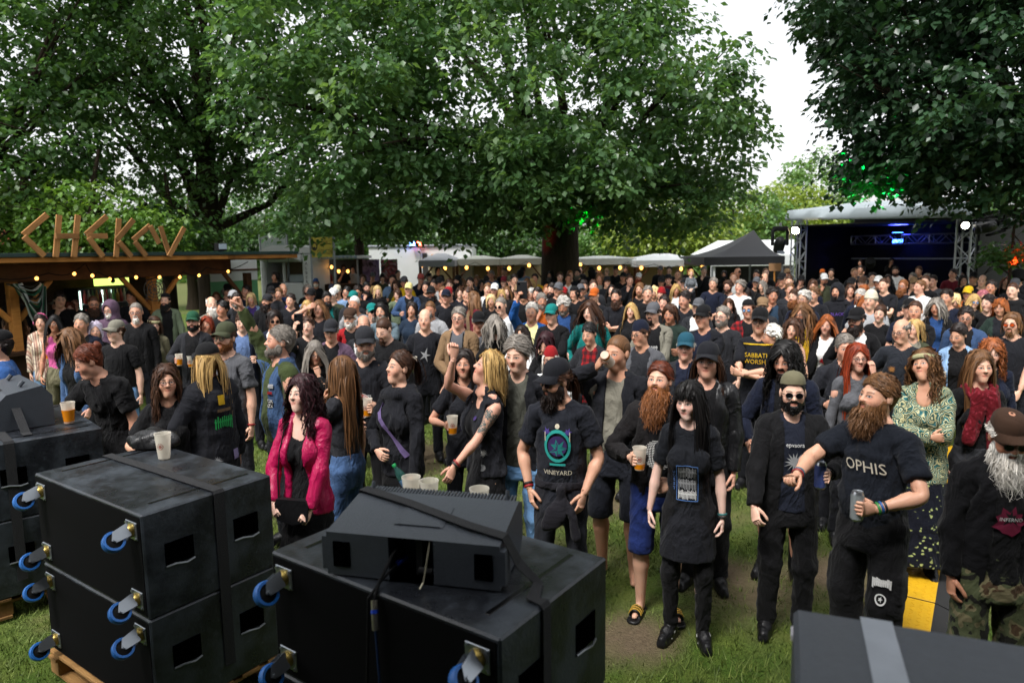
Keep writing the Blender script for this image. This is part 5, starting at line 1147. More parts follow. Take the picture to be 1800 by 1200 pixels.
# striped streamer curtain
cu_ = empty('streamer_curtain', (0, 0, 0), 0, 'swag of black white and green streamers at the left of the bar', 'curtain'); c0, c1 = bx_of(12, .3), bx_of(72, .3); cu_.matrix_world = bar.matrix_world @ Matrix.Translation((c0, .32, 2.10))
cw = c1 - c0
for j in range(11):
    t = j / 10; pts = [(t * .15 + u_ * (cw * (.95 - .02 * j)), .03 * math.sin(u_ * 9 + j), -(.62 * t + .05) * math.sin(min(1, u_ * 1.25) * PI / 2) * (1 - .0 * u_)) for u_ in np.linspace(0, 1, 9)]
    pts = [(p[0], p[1], p[2] * (1 if i < 7 else (.75 if i == 7 else .1))) for i, p in enumerate(pts)]
    g = Geo(); g.tube(pts, .035, 6, True, .4); g.build('streamer', simple(f'streamer_{j % 3}', ('101211', '8e9490', '1d4a36')[j % 3], .35), cu_, None, True)
# dream-catcher style hoop on the post
c = bx_of(267, .45); h_ = empty('wire_hoop', (0, 0, 0), 0, 'wire web hoop hanging on the bar post between two braces', 'decoration'); h_.matrix_world = bar.matrix_world @ Matrix.Translation((c, .42, 1.90))
for r in (.09, .14, .2): g = Geo(); g.tube([(r * math.cos(a), 0, r * math.sin(a)) for a in np.linspace(0, 2 * PI, 15)], .008, 5, False); g.build('ring', simple('old_wire', '3c3934', .6), h_)
for j in range(5): a = j * PI / 5; g = Geo(); g.tube([(-.2 * math.cos(a), 0, -.2 * math.sin(a)), (.2 * math.cos(a), 0, .2 * math.sin(a))], .006, 4); g.build('spoke', MATS['old_wire'], h_)
# white wall panel with green tarp at the bar's right end
c0, c1 = bx_of(370, 1.9), bx_of(462, 1.2); w2 = empty('tarp_screen', (0, 0, 0), 0, 'white screen with green tarp lower half beyond the bar', 'screen'); w2.matrix_world = bar.matrix_world @ Matrix.Translation((0, 2.2, 0))
c0, c1 = bx_of(370, 2.2), bx_of(452, 2.2); bbox(c0, c1, 0, .04, 1.9, 2.42, WHITEP, 'white_sheet', w2); bbox(c0, c1, .01, .05, .1, 1.9, TARP_G, 'green_sheet', w2); bbox(c0, c1, -.03, 0, 2.12, 2.16, BROWNW, 'rail', w2)
# CHEKOV letters of pallet planks
LET = dict(C=[(41, 413, 83, 377), (42, 416, 78, 450)], H=[(104, 378, 98, 452), (137, 378, 130, 452), (98, 415, 139, 415)], E=[(151, 413, 188, 380), (153, 415, 189, 415), (156, 418, 181, 451)], K=[(209, 384, 204, 452), (205, 422, 235, 386), (209, 425, 231, 451)], O=[(234, 422, 264, 396), (237, 425, 257, 450), (264, 397, 280, 428)], V=[(282, 398, 298, 449), (324, 400, 297, 451)])
for ch, pl in LET.items():
    P0 = A - bnrm * .11; cpt = hit((pl[0][0] + pl[0][2]) / 2, 452, P0, bnrm); lt = empty('plank_letter', cpt, 0, f'letter {ch} made of rough pallet planks on the bar roof', 'letter', 'plank letters on the bar roof')
    for j, (xa, ya, xb, yb) in enumerate(pl):
        a = hit(xa, ya, P0 - bnrm * .026 * j, bnrm); b = hit(xb, yb, P0 - bnrm * .026 * j, bnrm); o = beam(a - cpt, b - cpt, .080, .024, PLANK, 'plank', lt, bnrm); Mx = o.matrix_local.copy()
        d = unit(b - a); R_ = np.stack([d, bnrm, np.cross(d, bnrm)], 1); q4 = np.eye(4); q4[:3, :3] = R_; q4[:3, 3] = (a + b) / 2 - cpt; o.matrix_local = Matrix(q4)
# roof box lamp on the bar
P0 = A + bnrm * .5; c = hit(388, 436, P0, bnrm); lf_ = empty('flood_lamp', c, math.atan2(bu[1], bu[0]), 'small black flood lamp lying on the bar roof near its right end', 'lamp'); g = Geo(); g.box((0, 0, .02), (.2, .12, .15), None, .01); g.build('housing', BLACK, lf_); g = Geo(); g.box((0, -.063, .03), (.17, .006, .10)); g.build('led_panel', simple('led_panel', 'a8b4c0', .3, .5, 60), lf_)
def bulbs(label, pts, name='string_lights', r=.026):
    root = empty(name, pts[0], 0, label, 'string lights', 'strings of warm bulbs'); p0 = np.asarray(pts[0]); full = []
    for a, b in zip(pts[:-1], pts[1:]):
        for t in np.linspace(0, 1, 6, endpoint=False): full.append(np.asarray(a) * (1 - t) + np.asarray(b) * t - [0, 0, .10 * math.sin(t * PI)] - p0)
    full.append(np.asarray(pts[-1]) - p0); g = Geo(); g.tube(full, .008, 5); g.build('cable', BLACK, root)
    if 'bulb' not in _BM: g = Geo(); g.lathe([(.012, .0), (.03, -.02), (.034, -.045), (.02, -.07), (.004, -.078)], 10); _BM['bulb'] = g.mesh('bulb', BULB, True)
    for p in full[::5]: o = link('bulb', _BM['bulb'], root); o.location = p; o.scale = (r / .035,) * 3
_BM = {}
bulbs('string of warm bulbs under the front of the bar roof', [hit(x, y, A + bnrm * .25, bnrm) for x, y in ((-60, 478), (86, 480), (150, 462), (172, 478), (230, 478), (280, 484), (322, 478), (362, 470), (436, 460))])
# red roofed house behind on the left
hb = empty('house', (*at(30, 430, 34)[:2], .3), 0, 'red house wall showing through leaves behind the letter C', 'house'); g = Geo(); g.box((0, 2, 2.1), (4.4, 4, 4.2)); g.build('wall', simple('red_render', '9c4638', .8, .15), hb); g = Geo(); g.prism([(-2.5, 4.2), (2.5, 4.2), (0, 5.6)], -.2, 4.2); g.build('roof', simple('grey_roof', '4a4644', .8), hb); g = Geo(); g.box((.6, -.03, 2.8), (.8, .06, 1.2)); g.build('window', simple('pale_window', 'a9b4bc', .2), hb)
# ---- food trailer, banners, white box, marquees
def quadbox(name, px0, px1, py0, z0, D, depth, mat, parent=None):
    a = at(px0, py0, D); b = at(px1, py0, D); g = Geo(); g.box(((a[0] + b[0]) / 2, D + depth / 2, (z0 + a[2]) / 2), (b[0] - a[0], depth, a[2] - z0), None, .02); return g.build(name, mat, parent)
def facing(name, px0, px1, py0, py1, D, mat, parent, t=.03, org=None):
    a = at(px0, py0, D); b = at(px1, py1, D); g = Geo(); c = np.array([(a[0] + b[0]) / 2, D, (a[2] + b[2]) / 2]); g.box(c - (org if org is not None else 0), (abs(b[0] - a[0]), t, abs(a[2] - b[2])), None, .003); return g.build(name, mat, parent)
D = 20.; tr = empty('food_trailer', (0, 0, 0), 0, 'white rounded food trailer with raised hatch right of the bar', 'trailer'); 
a = at(455, 437, D); b = at(548, 437, D); zt_ = a[2] - .15; g = Geo(); R_ = .35
def trailer_side(x0, x1, z0, z1, y0, y1, mat, nm):
    g = Geo(); g.box(((x0 + x1) / 2, (y0 + y1) / 2, (z0 + z1) / 2), (x1 - x0, y1 - y0, z1 - z0), None, .04); return g.build(nm, mat, tr)
xw = b[0] - a[0]; hx0, hx1 = at(466, 470, D)[0], at(531, 470, D)[0]; hz0, hz1 = at(500, 497, D)[2], at(500, 461, D)[2]
trailer_side(a[0], hx0, .5, zt_, D, D + 1.9, WHITEP, 'side_panel'); trailer_side(hx1, b[0], .5, zt_, D, D + 1.9, WHITEP, 'side_panel'); trailer_side(hx0, hx1, hz1, zt_, D + .002, D + 1.9, WHITEP, 'top_panel'); trailer_side(hx0, hx1, .5, hz0, D + .002, D + 1.9, WHITEP, 'lower_panel'); trailer_side(hx0, hx1, hz0, hz1, D + 1.7, D + 1.85, CREAM, 'inner_wall')
g = Geo(); g.prism([(a[0] - .02, zt_), (b[0] + .02, zt_), (b[0] - .12, zt_ + .16), (b[0] - .5, zt_ + .24), (a[0] + .4, zt_ + .24), (a[0] + .1, zt_ + .14)], D - .02, D + 1.95); g.build('roof', WHITEP, tr)
beam((hx0 - .05, D - .95, hz1 + .15), (hx1 + .05, D - .95, hz1 + .15), .03, .03, GREYM, 'hatch_edge', tr); g = Geo(); g.add([(hx0, D, hz1), (hx1, D, hz1), (hx1, D - .95, hz1 + .14), (hx0, D - .95, hz1 + .14), (hx0, D, hz1 + .03), (hx1, D, hz1 + .03), (hx1, D - .95, hz1 + .17), (hx0, D - .95, hz1 + .17)], [(0, 1, 2, 3), (7, 6, 5, 4), (0, 4, 5, 1), (1, 5, 6, 2), (2, 6, 7, 3), (3, 7, 4, 0)]); g.build('hatch', TARP_W, tr)
for xx in (hx0 + .05, hx0 + .62): beam((xx, D - .02, hz0 + .05), (xx + .35, D - .9, hz1 + .13), .02, .02, GREYM, 'gas_strut', tr)
trailer_side((hx0 + hx1) / 2 - .04, (hx0 + hx1) / 2 + .04, hz0, hz1, D + .004, D + .06, WHITEP, 'mullion'); g = Geo(); g.box(((hx1 + hx0) / 2 + .35, D + .15, hz0 + .12), (.4, .3, .22), None, .02); g.build('tub', simple('clear_tub', '8d979c', .3), tr)
V, F = text2d('ALBERT', .10); 
for j, chx in enumerate('ALBERT'): V, F = text2d(chx, .12); g = Geo(); g.add([(hx1 + .12 + x, D - .004, hz1 - .05 - j * .13 + z) for x, z in V], F); g.build('letter', simple('grey_letter', '3a3d42', .6), tr)
for sx_ in (a[0] + .4, b[0] - .5): g = Geo(); g.lathe([(.31, -.09), (.33, -.05), (.33, .05), (.31, .09)], 18, rotx(PI / 2), (sx_, D - .02, .33)); g.build('wheel', BLACK, tr, None, True)
def banner(px0, px1, py0, py1, D, mat, label, lines, poles=True):
    c = at((px0 + px1) / 2, py1, D); root = empty('banner', (c[0], D, gz(D)), 0, label, 'banner'); org = np.array([c[0], D, gz(D)])
    facing('sheet', px0, px1, py0, py1, D, mat, root, .02, org)
    if poles:
        for px in (px0 - 1, px1 + 1): p = at(px, py0 - 3, D); g = Geo(); g.tube([(p[0] - org[0], 0, 0), (p[0] - org[0], 0, p[2] - org[2])], .03, 8); g.build('pole', GREYM, root, None, True)
    for t, px, py, size, cl in lines:
        V, F = t if isinstance(t, tuple) else text2d(t, size); p = at(px, py, D) - org; g = Geo(); g.add([(p[0] + x, -.014, p[2] + z) for x, z in V], F); g.build('lettering', simple('ink_' + cl, cl, .7), root)
YB = simple('yellow_banner', 'b3a33c', .7, .12, 3)
banner(546, 585, 417, 452, 19, YB, 'yellow banner with black lettering between two poles', [((lambda V, F: (V * [.55, 1.3], F))(*text2d('ALLGÄUER', .10)), 568, 427, 1, '16160f'), ((lambda V, F: (V * [.58, 1.6], F))(*text2d('KÄSSPATZEN', .115)), 571, 443, 1, '16160f'), (ring2d(.05, .08, 16, 1.5), 553, 433, 1, '16160f'), (disc2d(.035, 12), 553, 436, 1, '16160f')])
banner(457, 503, 415, 438, 20.5, simple('pale_banner', 'bcc4c0', .7, .08, 3), 'pale washed out banner above the food trailer', [('FEBR', 490, 428, .15, '8aa79a'), ('JAY', 472, 428, .14, '8aa79a')])
# second stall trailer with counter and bulbs
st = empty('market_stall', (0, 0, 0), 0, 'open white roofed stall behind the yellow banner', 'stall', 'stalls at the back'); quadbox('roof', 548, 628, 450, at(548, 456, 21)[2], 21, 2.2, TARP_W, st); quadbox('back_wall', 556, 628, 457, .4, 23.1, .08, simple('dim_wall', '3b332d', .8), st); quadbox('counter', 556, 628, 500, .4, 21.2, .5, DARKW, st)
for px in (556, 626): quadbox('post', px, px + 3, 456, .3, 21.05, .06, GREYM, st)
g = Geo(); 
for j in range(8): a_ = at(572 + j * 7, 449, 20.8); b_ = at(579 + j * 7, 449, 20.8); c_ = at(575.5 + j * 7, 455, 20.8); g = Geo(); g.prism([(a_[0], a_[2]), (b_[0], b_[2]), (c_[0], c_[2])], 20.8, 20.83); g.build('pennant', simple('pennant_blue', '9fb4c8', .6), st)
bulbs('cluster of warm bulbs in the stall behind the yellow banner', [at(570, 470, 21.6), at(585, 462, 21.6), at(600, 472, 21.6), at(622, 464, 21.6)], r=.05)
gp = empty('graffiti_screen', (0, 0, 0), 0, 'purple painted screen panels right of the slim tree', 'screen'); 
def graffiti(name, cs, sc):
    m = M(name); n = m.noise(sc, m.coord(), 3, .5, 0, 2.); m.pbr(m.ramp(n, [(.25, hexc(cs[0])), (.42, hexc(cs[1])), (.52, hexc(cs[2])), (.65, hexc(cs[3]))]), .6); return m.mat
facing('panel', 637, 668, 456, 500, 22.5, graffiti('purple_paint', ('3c3560', '6a5a92', '8b7fae', '2c2540'), 3), gp); facing('panel', 669, 700, 456, 500, 22.6, graffiti('red_grey_paint', ('6b6f74', '8c9197', '8e3038', '2a2b30'), 3), gp)
wb = empty('white_container', (0, 0, 0), 0, 'white box building behind the left stalls', 'building'); quadbox('wall', 648, 738, 434, .2, 27, 3, WHITEP, wb); quadbox('wall', 738, 830, 434, .2, 27.02, 3, WHITEP, wb); quadbox('cornice', 646, 832, 431.5, at(700, 434, 27)[2] - .02, 26.95, 3.1, GREYM, wb); facing('door', 742, 752, 445, 490, 26.98, simple('dark_door', '2e2b28', .7), wb); facing('door', 758, 770, 447, 490, 26.97, simple('orange_door', 'c98420', .6), wb)
for px, nm, cl in ((725, 'blue', (.1, .25, 1, 1)), (736, 'red', (1, .08, .04, 1))):
    p = at(px, 429, 26.8); o = empty('signal_lamp', p, 0, f'small {nm} lamp glowing on top of the white box building', 'lamp'); g = Geo(); g.lathe([(.10, -.06), (.10, .03), (.06, .09), (.01, .11)], 12); g.build('lens', emis(nm + '_glow', cl, 9.), o, None, True); g = Geo(); g.box((0, 0, -.085), (.16, .16, .05)); g.build('base', BLACK, o)
def marquee(px0, px1, pye, pyp, D, mat, label, back=CREAM, depth=3., peaks=1):
    r_ = empty('marquee', (0, 0, 0), 0, label, 'marquee', 'marquees along the back'); a = at(px0, pye, D); b = at(px1, pye, D); zp = at((px0 + px1) / 2, pyp, D)[2]; n = peaks; w_ = (b[0] - a[0]) / n
    for i in range(n):
        x0 = a[0] + i * w_ + .01; x1 = x0 + w_ - .02; xc = (x0 + x1) / 2; yc = D + depth / 2; g = Geo(); z = a[2]
        g.add([(x0, D, z), (x1, D, z), (x1, D + depth, z), (x0, D + depth, z), (xc - w_ * .12, yc, zp), (xc + w_ * .12, yc, zp), (x0, D, z - .22), (x1, D, z - .22), (x1, D + depth, z - .22), (x0, D + depth, z - .22)], [(0, 1, 5, 4), (1, 2, 5), (2, 3, 4, 5), (3, 0, 4), (0, 6, 7, 1), (1, 7, 8, 2), (2, 8, 9, 3), (3, 9, 6, 0)]); g.build('canopy', mat, r_)
        for xx, yy in ((x0 + .05, D + .05), (x1 - .05, D + .05)): g = Geo(); g.box((xx, yy, (z + .2) / 2), (.09, .09, z - .2)); g.build('post', BROWNW, r_)
        g = Geo(); g.box((xc, D + depth - .1, 1.25), (w_ * .97, .04, 1.9)); g.build('back_wall', back, r_)
        g = Geo(); g.box((xc, D + .5, .75), (w_ * .9, .4, .9)); g.build('counter', DARKW, r_)
        for s in (-1, 1): beam((xc + s * (w_ / 2 - .08), D + .06, z - .75), (xc + s * (w_ / 2 - .5), D + .06, z - .2), .06, .05, BROWNW, 'brace', r_)
    return r_
marquee(735, 800, 458, 445, 24, simple('grey_canvas', '84878b', .7, .1, 3), 'grey roofed marquee stall left of the big trunk'); marquee(800, 958, 456, 449, 25, simple('dull_canvas', '8d9087', .7, .1, 3), 'low long stall roof left of the big trunk', peaks=2); marquee(1012, 1120, 455, 450, 25, simple('pale_canvas', 'a9ada8', .7, .1, 3), 'low pale stall roof just right of the big trunk', peaks=1); marquee(1118, 1240, 458, 446, 24, TARP_W, 'white peaked marquee right of the big trunk', peaks=1)
bulbs('string of warm bulbs along the stalls left of the trunk', [at(x, y, 24.1) for x, y in ((742, 463), (790, 466), (835, 461), (880, 466), (925, 460), (955, 463))], r=.06)
bulbs('string of warm bulbs along the stalls right of the trunk', [at(x, y, 24.0) for x, y in ((1020, 462), (1060, 466), (1105, 461), (1150, 464), (1190, 467), (1235, 465))], r=.06)
# black pop-up tent and white tent behind
def popup(px0, px1, pye, pyp, D, mat, label, curved=True, pxp=None, depth=3.):
    r_ = empty('pop_up_tent', (0, 0, 0), 0, label, 'tent', 'pop-up tents by the small stage'); a = at(px0, pye, D); b = at(px1, pye, D); xc = at(pxp, pyp, D + depth / 2)[0] if pxp else (a[0] + b[0]) / 2; zp = at(pxp or (px0 + px1) / 2, pyp, D + depth / 2)[2]; z = a[2]; n = 9; g = Geo(); V = []
    per = [(a[0] + (b[0] - a[0]) * i / 6, D) for i in range(6)] + [(b[0], D + depth * i / 6) for i in range(6)] + [(b[0] - (b[0] - a[0]) * i / 6, D + depth) for i in range(6)] + [(a[0], D + depth - depth * i / 6) for i in range(6)]; m_ = len(per)
    for j in range(n):
        t = j / (n - 1); s = t ** (1.7 if curved else 1.)
        for x, y in per: V.append((x + (xc - x) * t, y + (D + depth / 2 - y) * t, z + (zp - z) * s))
    for x, y in per: V.append((x, y, z - .26))
    F = [(j * m_ + i, j * m_ + (i + 1) % m_, (j + 1) * m_ + (i + 1) % m_, (j + 1) * m_ + i) for j in range(n - 1) for i in range(m_)] + [(n * m_ + i, n * m_ + (i + 1) % m_, (i + 1) % m_, i) for i in range(m_)]
    g.add(V, F); g.build('canopy', mat, r_, None, True, 30)
    for xx in (a[0] + .06, b[0] - .06):
        for yy in (D + .06, D + depth - .06): g = Geo(); g.box((xx, yy, (z + .2) / 2), (.05, .05, z - .2)); g.build('leg', GREYM, r_)
popup(1238, 1380, 452, 404, 21.5, simple('black_canvas', '191b1f', .7, .15, 3), 'black pop-up tent with pointed roof left of the small stage', True, 1325)
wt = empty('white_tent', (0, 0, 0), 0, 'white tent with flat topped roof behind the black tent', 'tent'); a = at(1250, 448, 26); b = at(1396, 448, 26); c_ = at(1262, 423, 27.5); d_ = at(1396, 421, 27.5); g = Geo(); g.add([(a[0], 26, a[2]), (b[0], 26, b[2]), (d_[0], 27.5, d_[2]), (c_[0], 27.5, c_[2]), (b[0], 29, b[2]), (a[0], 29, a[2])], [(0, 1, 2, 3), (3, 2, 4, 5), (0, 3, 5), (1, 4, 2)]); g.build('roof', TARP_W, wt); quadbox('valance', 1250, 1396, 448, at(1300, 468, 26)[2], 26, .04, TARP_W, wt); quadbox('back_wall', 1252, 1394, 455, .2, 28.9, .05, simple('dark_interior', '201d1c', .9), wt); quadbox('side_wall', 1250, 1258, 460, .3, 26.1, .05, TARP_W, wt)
for k_ in range(2): quadbox('post', 1251 + 143 * k_, 1254 + 143 * k_, 468, .3, 26.05, .06, GREYM, wt)
cb = empty('cardboard_sign', (*at(1362, 478, 21)[:2], 1.2), 0, 'blank brown cardboard panel under the right edge of the black tent', 'sign'); g = Geo(); pa, pb = at(1350, 463, 21), at(1371, 476, 21); g.box((0, 0, (pa[2] + pb[2]) / 2 - 1.2), (pb[0] - pa[0], .02, pa[2] - pb[2])); g.build('panel', simple('cardboard', 'a07a58', .9), cb); g = Geo(); g.box((0, .03, .15), (.04, .03, 1.)); g.build('stick', TIMBER, cb)
# ---- small stage on the right
SA = np.array([*at(1405, 400, 21)[:2], 0]); SB = np.array([*at(1700, 400, 17.2)[:2], 0]); su = unit(SB - SA); sn = unit([-su[1], su[0], 0]); SL = np.linalg.norm(SB - SA)
stg = empty('small_stage', SA, 0, 'small dark covered stage with silver roof and truss towers at right', 'stage'); stg.matrix_world = Matrix.Translation(Vector(SA)) @ Matrix(np.stack([su, sn, [0, 0, 1]], 1)).to_4x4()
zr = at(1405, 386, 21)[2]; zr2 = at(1700, 382, 17.2)[2]; zt0 = at(1405, 370, 21)[2]; zt1 = at(1715, 359, 17.2)[2]
ROOF = simple('silver_roof_tarp', '8d979c', .45, .12, 2, 0, .3); DKI = simple('stage_black_drape', '0a0a0b', .9, .3, 3)
g = Geo(); nn_ = 26; V = []
for i in range(nn_ + 1):
    t = i / nn_; x = -.25 + (SL + .5) * t; wv = .025 * math.sin(i * 1.9) + .02 * math.sin(i * .7)
    for yy, dz, e in ((-.32 + wv, -.02, 0), (-.36 + wv, .04, 0), (-.25, 1, 1), (3.4, 1.5, 1)): V.append((x, yy, (zr * (1 - t) + zr2 * t) + (dz if not e else ((zt0 - zr) * (1 - t) + (zt1 - zr2) * t) * min(dz, 1) + (.35 if dz > 1 else 0)) ))
F = [(i * 4 + k_, i * 4 + k_ + 1, i * 4 + 5 + k_, i * 4 + 4 + k_) for i in range(nn_) for k_ in range(3)]; g.add(V, F); g.build('roof_tarp', ROOF, stg, None, True, 60)
zc_ = min(zr, zr2) - .02
def sbox(x0, x1, y0, y1, z0, z1, mat, nm, ch=.0): g = Geo(); g.box(((x0 + x1) / 2, (y0 + y1) / 2, (z0 + z1) / 2), (x1 - x0, y1 - y0, z1 - z0), None, ch); return g.build(nm, mat, stg)
sbox(-.2, SL + .2, 3.3, 3.36, .2, zc_ + .3, DKI, 'back_drape'); sbox(-.22, -.18, .3, 3.3, .2, zc_, DKI, 'side_drape'); sbox(SL + .22, SL + .26, .1, 3.3, .2, zc_, DKI, 'side_drape'); sbox(-.2, SL + .2, -.2, 3.3, zc_ - .02, zc_, simple('stage_lining', '34343a', .8), 'ceiling'); sbox(0, SL, .2, 3.3, .2, .95, simple('stage_deck_black', '141415', .6), 'deck'); sbox(.5, SL - .5, 2.0, 2.06, 2.1, 2.14, GREYM, 'lighting_bar')
sbox(.3, SL * .55, 1.2, 1.7, .95, 1.35, simple('desk_black', '1b1c1f', .5), 'dj_desk'); sbox(.3, SL * .55, 1.15, 1.19, 1.30, 1.34, GREYM, 'desk_edge')
def truss(p0, p1, w_, parent, name='truss_tower'):
    p0 = np.asarray(p0, float); p1 = np.asarray(p1, float); d = unit(p1 - p0); u_ = unit(np.cross(d, [0, 1, 0]) if abs(d[1]) < .9 else np.cross(d, [1, 0, 0])); v_ = np.cross(d, u_); L = np.linalg.norm(p1 - p0); g = Geo()
    cs = [(u_ * a + v_ * b) * w_ / 2 for a, b in ((1, 1), (1, -1), (-1, -1), (-1, 1))]
    for c in cs: g.tube([p0 + c, p1 + c], w_ * .085, 7)
    n = int(L / w_)
    for i in range(n):
        for k_ in range(4):
            a, b = cs[k_], cs[(k_ + 1) % 4]; s0, s1 = p0 + d * L * i / n, p0 + d * L * (i + 1) / n
            g.tube([s0 + a, s1 + b] if (i + k_) % 2 else [s0 + b, s1 + a], w_ * .05, 5)
            if i % 3 == 0: g.tube([s0 + a, s0 + b], w_ * .05, 5)
    return g.build(name, TRUSS, parent, None, True)
truss((0, 0, .2), (0, 0, zr), .30, stg); truss((SL, 0, .2), (SL, 0, zr2), .32, stg); truss((.2, 2.6, zc_ - .45), (SL - .2, 2.6, zc_ - .45), .26, stg, 'truss_beam')
def moving_head(px, py, D, label, s=1.):
    c = at(px, py, D); r_ = empty('moving_head_light', c, 0, label, 'stage light', 'moving head lights on the small stage'); r_.scale = (s, s, s)
    g = Geo(); g.box((0, 0, .26), (.34, .22, .12), None, .02); g.build('base', BLACK, r_)
    for sg in (-1, 1): g = Geo(); g.box((sg * .19, 0, .03), (.05, .14, .40), None, .02); g.build('arm', BLACK, r_)
    g = Geo(); g.lathe([(.09, -.24), (.13, -.2), (.14, 0), (.12, .12), (.07, .17)], 16, rotx(.5), (0, 0, -.12)); g.build('head', simple('light_body', '17181a', .35), r_, None, True)
    g = Geo(); g.lathe([(.1, 0), (.04, .012), (.001, .014)], 14, rotx(.5 + PI), (0, -.115, -.335)); g.build('lens', simple('dull_lens', '4a5058', .1), r_, None, True)
    g = Geo(); g.box((0, 0, .36), (.05, .05, .1)); g.build('clamp', GREYM, r_)
    return r_
moving_head(1371, 420, 20.6, 'moving head stage light hanging left of the small stage', 1.15)
m2 = moving_head(1745, 395, 16.6, 'moving head stage light lying sideways right of the small stage', 1.1); m2.rotation_euler = (0, 1.3, 0)
g = Geo(); pa = at(1700, 388, 17.0); pb = at(1768, 388, 16.4); o = empty('light_arm', pa, 0, 'black bracket with clamps reaching right from the stage truss', 'bracket'); g.tube([(0, 0, 0), pb - pa], .03, 8); g.build('bar', BLACK, o)
for i in range(3): g = Geo(); q_ = (pb - pa) * (.35 + .25 * i); g.box(q_ - [0, 0, .06], (.1, .1, .12), None, .01); g.build('clamp', BLACK, o)
def par_lamp(px, py, D, col_, st_, label, r=.11, watt=0, tow=(-.45, -.85, -.25)):
    c = at(px, py, D); o = empty('stage_lamp', c, 0, label, 'stage light', 'lit lamps on the small stage'); q = Vector(tow).to_track_quat('Z', 'Y').to_matrix(); R_ = np.array(q)
    g = Geo(); g.lathe([(.05, -.28), (r * .9, -.2), (r * 1.12, -.02), (r * 1.12, .02)], 16, R_); g.build('can', BLACK, o, None, True); g = Geo(); g.lathe([(r, .005), (r * .6, .03), (.002, .04)], 16, R_); g.build('lens', emis(label[:12], col_, st_), o, None, True)
    if watt:
        l = bpy.data.lights.new('lamp', 'SPOT'); l.energy = watt; l.spot_size = 1.2; l.color = col_[:3]; l.shadow_soft_size = .08; lo = bpy.data.objects.new('lamp', l); COL.objects.link(lo); lo.parent = o; lo.rotation_euler = Vector(tow).to_track_quat('-Z', 'Y').to_euler(); lo.location = Vector(tow).normalized() * .06
par_lamp(1398, 405, 20.7, (1, .82, .5, 1), 90., 'brightly lit warm stage lamp on the left truss', .13); par_lamp(1697, 396, 16.9, (1, .95, .8, 1), 9., 'lit round stage lamp on the right truss', .11)
bl = empty('led_panel_light', at(1578, 425, 21.5), 0, 'blue glowing LED panel inside the small stage', 'stage light'); BLU = emis('blue_led', (.03, .12, 1, 1), 14.)
for i in range(6):
    for j in range(3): g = Geo(); g.box((-.13 + .052 * i, 0, -.05 + .05 * j), (.04, .02, .038)); g.build('led', BLU, bl)
g = Geo(); g.box((0, .03, 0), (.36, .03, .2)); g.build('housing', BLACK, bl)
bs_ = empty('blue_wash_light', at(1578, 412, 21.0), 0, 'blue lamp washing the ceiling of the small stage', 'stage light'); g = Geo(); g.box((0, 0, 0), (.3, .2, .1), None, .01); g.build('housing', BLACK, bs_); g = Geo(); g.box((0, 0, .055), (.24, .14, .01)); g.build('lens', BLU, bs_)
l = bpy.data.lights.new('lamp', 'SPOT'); l.energy = 380; l.spot_size = 1.9; l.color = (.08, .1, 1); lo = bpy.data.objects.new('lamp', l); COL.objects.link(lo); lo.parent = bs_; lo.location = (0, -.1, .08); lo.rotation_euler = (PI * .93, 0, 0)
# coloured effect lamps on the lawn under the trees
def effect(px, py, D, tx, ty, TD, col_, nm, watt, label, size=.5):
    c = at(px, py, D); t = at(tx, ty, TD); d = Vector(t - c); o = empty('effect_lamp', (c[0], D, c[2]), 0, label, 'lamp', 'coloured effect lamps under the trees'); g = Geo(); g.lathe([(.07, -.16), (.1, -.1), (.1, .04)], 12, np.array(d.to_track_quat('Z', 'Y').to_matrix())); g.build('can', BLACK, o, None, True)
    l = bpy.data.lights.new('lamp', 'SPOT'); l.energy = watt; l.spot_size = size; l.spot_blend = 1.; l.color = col_; l.shadow_soft_size = .05; lo = bpy.data.objects.new('lamp', l); COL.objects.link(lo); lo.parent = o; lo.location = d.normalized() * .08; lo.rotation_euler = d.to_track_quat('-Z', 'Y').to_euler()
effect(1040, 478, 18.6, 1030, 410, 18.9, (0, 1, .08), 'green', 900, 'green effect lamp below the low branches right of the trunk', .75)
effect(915, 480, 19.5, 935, 430, 20.4, (1, .02, .01), 'red', 40, 'red effect lamp at the foot of the big trunk', .9)
effect(1530, 460, 15.5, 1530, 345, 14.2, (0, 1, .1), 'green', 450, 'green effect lamp aimed into the dark maple above the small stage', .6)
effect(1790, 480, 13.0, 1780, 435, 13.3, (1, .02, .01), 'red', 500, 'red effect lamp aimed at low leaves right of the small stage', .9)
tree('bush', 'low leafy branch lit red at the right edge beside the small stage', (*at(1775, 470, 13.4)[:2], gz(13)), [E_(1775, 445, 13.4, .45, .4, .22)], 26, 26, .13, .22, LF['mid'], .04, 4, 61, 1.6, 'trees and bushes behind the stalls')
# ================================================================== main stage round the camera (deck and roof; they shade the loudspeakers)
g = Geo(); g.box((0, -3.6, .42), (11, 8.4, .84)); tag(g.build('stage_deck', simple('deck_ply', '191919', .7)), kind='structure')
g = Geo(); g.box((0, -3.4, 6.0), (11, 8.0, .15)); tag(g.build('stage_roof', simple('roof_skin', '1a1b1d', .8)), kind='structure')
for sx_ in (-1, 1): g = Geo(); g.box((sx_ * 5.55, -3.6, 3.4), (.08, 8.0, 5.2)); tag(g.build('added_side_drape', simple('backdrop', '0c0c0d', .9)), kind='structure')  # unseen side drapes, added to keep light off the loudspeaker backs
g = Geo(); g.box((0, -7.6, 3.4), (11, .1, 5.2)); tag(g.build('stage_backdrop', simple('backdrop', '0c0c0d', .9)), kind='structure')
